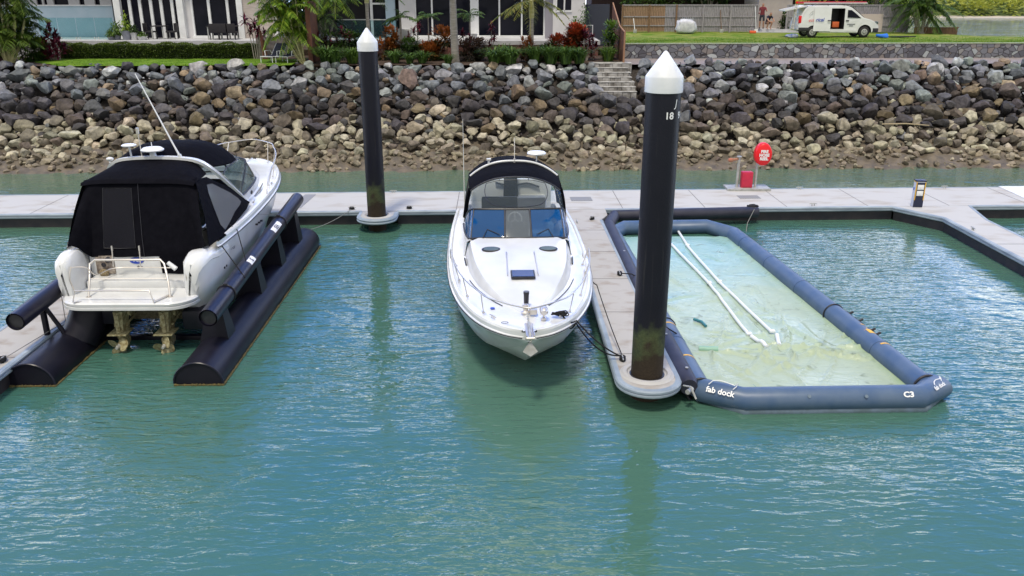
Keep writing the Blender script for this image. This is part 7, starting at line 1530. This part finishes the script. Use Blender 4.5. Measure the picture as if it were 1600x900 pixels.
side_poly('window', [(3.05, 1.22), (3.05, 1.66), (3.28, 1.66), (3.58, 1.44), (3.90, 1.18)], M['darkglass'], fdz, .02)
sdz = side_poly('sliding_door', [(.95, .40), (.95, 1.82), (2.02, 1.82), (2.02, .40)], M['gel'], V, .07)
for x_, par in ((1.90, sdz), (3.06, fdz)): o = MB(); o.box((x_, -.085 if par is sdz else -.02, 1.03), (.20, .03, .07), bev=.01); o.build('handle', M['black'], par)
for x0_, x1_, z_ in ((0.05, .75, .50), (4.72, 5.08, .46)): o = MB(); o.box(((x0_ + x1_) / 2, .10, z_), (x1_ - x0_, .26, .24), bev=.04); o.build('bumper', M['black'], V)
o = MB(); o.box((.10, .08, 1.10), (.16, .16, .44), bev=.03); o.build('tail_light', M['red'], V)
o = MB(); o.box((4.93, .14, .90), (.22, .26, .16), bev=.04); o.build('headlight', M['sideglass'], V)
o = MB(); o.add([(3.36, .12, 1.80), (3.36, 1.63, 1.80), (4.12, 1.70, 1.205), (4.12, .05, 1.205)], [(0, 1, 2, 3)]); ob = o.build('windscreen', M['darkglass'], V, smooth=0)
ob.location = (.012, 0, .012)
for x_, r_ in ((.95, .33), (4.22, .34)):
    for yy in (.02, 1.53):
        o = MB(); o.tube([(x_, yy, r_), (x_, yy + .03, r_), (x_, yy + .2, r_)], [r_ - .03, r_, r_], 28); wl2 = o.build('wheel', M['tyre'], V, smooth=50)
        o = MB(); o.tube([(x_, yy - .012, r_), (x_, yy - .004, r_)], [.17, .20], 20); o.build('rim', M['galv'], wl2)
        for k in range(6): a = PI / 3 * k; o = MB(); o.cyl((x_ + .10 * math.cos(a), yy - .02, r_ + .10 * math.sin(a)), (x_ + .10 * math.cos(a), yy - .01, r_ + .10 * math.sin(a)), .03, seg=8); o.build('rim_hole', M['black'], wl2)
text_mesh('lettering', 'rical', .30, M['bluemarks'], sdz, plane_matrix((1.30, -.075, 1.08), (1, 0, 0), (0, 0, 1)), shear=.25, bold=.006)
text_mesh('lettering', 'ect', .26, M['red'], V, plane_matrix((.78, -.012, 1.05), (1, 0, 0), (0, 0, 1)), shear=.25)
o = MB(); o.tube([(.62, -.012, 1.35), (.72, .0, 1.5), (.86, .01, 1.62), (.80, .01, 1.5)], .012, 5); o.build('emblem', M['galv'], V)
for i in range(2): o = MB(); o.box((3.32, -.016, .82 - .10 * i), (.5 - .25 * i, .004, .035)); o.build('small_print', M['darkmarks'], fdz)
# rack, ladder, rear ladder, tailgate
rk = thing('roof_ladder', 'long red and pale ladder lying on the roof rack of the van', 'ladder', (VX, 55.2, ul)); 
o = MB()
for x_ in (.8, 1.8, 2.8): o.cyl((x_, .15, 1.98), (x_, 1.6, 1.98), .02, seg=6); o.cyl((x_, .18, 1.88), (x_, .18, 1.98), .02, seg=6)
o.cyl((.3, .2, 2.0), (3.2, .2, 2.0), .03, seg=6); o.build('roof_rack', M['black'], V)
for yy in (.35, .75):
    o = MB(); o.box((2.1, yy, 2.10), (4.3, .05, .12)); o.build('stile', material('red_fibreglass', (.45, .03, .06), .4) if yy < .5 else M['red'], rk)
o = MB()
for i in range(14): o.cyl((.15 + .3 * i, .35, 2.10), (.15 + .3 * i, .75, 2.10), .018, seg=6)
o.build('rung', M['galv'], rk); o = MB(); o.box((2.3, .28, 2.07), (4.0, .04, .05)); o.build('side_rail', M['pvc'], rk)
o = MB()
for s in (0, .35): o.cyl((-.12 - .0, .15 + s, .4), (-.02, .15 + s, 2.0), .03, seg=6)
for i in range(7): o.cyl((-.11 + .012 * i, .1, .55 + .22 * i), (-.11 + .012 * i, .55, .55 + .22 * i), .022, seg=6)
ld = o.build('step_ladder', material('cream_ladder', (.55, .50, .42), .5)); ld.location = (VX - .12, 55.2, ul); tag(ld, 'cream ladder standing upright behind the open van rear', 'ladder')
o = MB(); o.add([(.45, .1, 1.93), (.45, 1.6, 1.93), (-.85, 1.5, 1.66), (-.85, .2, 1.66), (.45, .1, 1.86), (.45, 1.6, 1.86), (-.85, 1.5, 1.58), (-.85, .2, 1.58)], [(0, 1, 2, 3), (7, 6, 5, 4), (0, 3, 7, 4), (1, 5, 6, 2), (3, 2, 6, 7), (0, 4, 5, 1)]); o.build('tailgate', M['gel'], V, smooth=0)
o = MB(); o.box((2.46, .9, .50), (.85, .5, .05)); o.box((2.48, .5, .78), (.42, .35, .34), bev=.03); ob = o.build('tool_box', material('orange_case', (.62, .12, .03), .5)); ob.location = (VX, 55.2, ul); tag(ob, 'orange tool case inside the open van door', 'tool case')
random.seed(21)
for px, lab, mt in ((1236, 'blue and white tool bag on the grass behind the van', (.02, .07, .25)), (1377, 'bright blue bag on the grass by the van nose', (.01, .14, .62))):
    o = MB(); o.add([Vector((sq(v.x) * .40, sq(v.y) * .25, sq(v.z) * (.11 + .06 * v.x) + .12)) * (1 + .35 * noise.noise(v * 2.5 + Vector((px, 0, 0)))) for v in ICO2[0]], ICO2[1]); ob = o.build('tool_bag', material('blue_bag', mt, .6, c2=(.3, .33, .4) if px < 1300 else None, scale=6)); ob.location = (X(px, 55.0, ul), 55.0, ul); tag(ob, lab, 'bag')
o = MB()
for k in range(6): x0_ = rnd(-.6, .8); o.tube([(x0_, rnd(-.2, .2), .04), (x0_ + rnd(.5, 1.2), rnd(-.2, .2), .07)], .035, 6)
ob = o.build('dark_pipes', M['hdpe']); ob.location = (X(1398, 55.4, ul), 55.4, ul); tag(ob, 'dark pipes and gear lying on the lawn right of the blue bag', 'pipes')

# trees on the right and behind the fences
palm('palm_tree', 'bushy dark cluster palm at the right end of the grey fence', (X(1440, 60.5, 5), 60.5, ul - .1), 2, .10, 15, 2.1, 'leaf_mid', trunks=[(0, 0, 1.5), (.6, .2, 1.9), (-.5, .1, 1.7), (.2, .3, 2.6), (-.9, .2, 2.4)], seed=31, elr=(-40, 70), lf=.5)
def tree(label, c, r, h, n, mat, seed, tk=2.0, ls=(.30, .09)):
    random.seed(seed); T = thing('tree', label, 'tree', c, 0, 'trees behind the houses and fence'); o = MB(); L_ = [(Vector((rnd(-.75, .75) * r, rnd(-.6, .6) * r, tk + rnd(0, 1) * (h - tk))), rnd(.25, .45) * r) for _ in range(14)]
    for _ in range(n):
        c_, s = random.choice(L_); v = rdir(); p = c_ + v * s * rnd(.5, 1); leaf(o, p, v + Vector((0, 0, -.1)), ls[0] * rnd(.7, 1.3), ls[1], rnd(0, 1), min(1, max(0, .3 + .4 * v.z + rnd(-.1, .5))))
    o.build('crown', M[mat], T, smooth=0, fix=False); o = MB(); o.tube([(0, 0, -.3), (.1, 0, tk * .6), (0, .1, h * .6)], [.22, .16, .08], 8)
    for c_, s in L_[:7]: o.tube([(0, 0, tk * .7), c_ * .6 + Vector((0, 0, tk * .3)), c_], [.09, .06, .02], 6)
    o.build('trunk', M['bark'], T)
tree('bright green tree behind the fence above the van nose', (X(1365, 66, 6), 66, 4.6), 2.6, 5.2, 2600, 'leaf_yellow', 51)
tree('leafy tree behind the brown fence at left of the white bag', (X(1015, 65.5, 6), 66.5, 4.6), 2.2, 4.4, 2200, 'leaf_mid', 52)
tree('dark tree above the fence between the van roof and the fence end', (X(1300, 67, 6), 67, 4.6), 2.4, 5.0, 2200, 'leaf_dark', 53)
tree('green tree beyond the grey fence end', (X(1410, 68, 6), 68, 4.6), 2.3, 4.8, 2200, 'leaf_mid', 54)
tree('mid green tree above the grey fence left of the beige wall', (X(1110, 66, 6), 66.5, 4.6), 2.0, 4.6, 1800, 'leaf_dark', 55)
tree('dark bushy tree between the left and middle houses', (X(468, 57, 6), 57, 4.6), 2.2, 5.0, 3200, 'leaf_dark', 57, 1.0)
tree('shady green tree behind the far left end of the lawn', (X(20, 58, 6), 58, 4.6), 2.6, 5.4, 3200, 'leaf_dark', 58, 1.0)
# far shore
o = MB(); rr = []
for i in range(60):
    x = 60 + i * 6; rr.append([(x, 255 + 4 * math.sin(i * .3), -.4), (x, 262 + 4 * math.sin(i * .3), .7), (x, 285, 5), (x, 330, 30), (x, 420, 70), (x, 600, 95)])
o.loft(rr); tag(o.build('far_hill', material('hill_ground', (.10, .14, .03), .95, c2=(.06, .09, .02), scale=.1), smooth=60), kind='structure')
o = MB(); rr = []
for i in range(60): x = 60 + i * 6; y = 252 + 4 * math.sin(i * .3); rr.append([(x, y - 4, -.1), (x, y, .12), (x, y + 12, .45)])
o.loft(rr); tag(o.build('far_beach', material('pale_sand', (.45, .40, .33), .9), smooth=60), kind='structure')
random.seed(77); o = MB()
for k in range(900):
    x = rnd(80, 230); t = random.random() ** 1.5; y = 257 + 119 * t; z = interp([(256, .1), (262, .7), (285, 5), (330, 30), (420, 70)], y); s = rnd(2.0, 4.2); c_ = Vector((x, y, z + s * .5)); a0 = .45 * (1 - t) + rnd(0, .3)
    for _ in range(34):
        v = rdir(.2); p = c_ + Vector((v.x * s, v.y * s, v.z * s * .8)); leaf(o, p, v + Vector((0, -.3, .3)), s * .42, s * .16, .5, min(1, max(0, a0 + .35 * v.z + rnd(-.1, .25))))
tag(o.build('mangroves', M['leaf_far'], smooth=0, fix=False), 'bright green mangrove and hillside woodland across the water', 'woodland', kind='stuff')
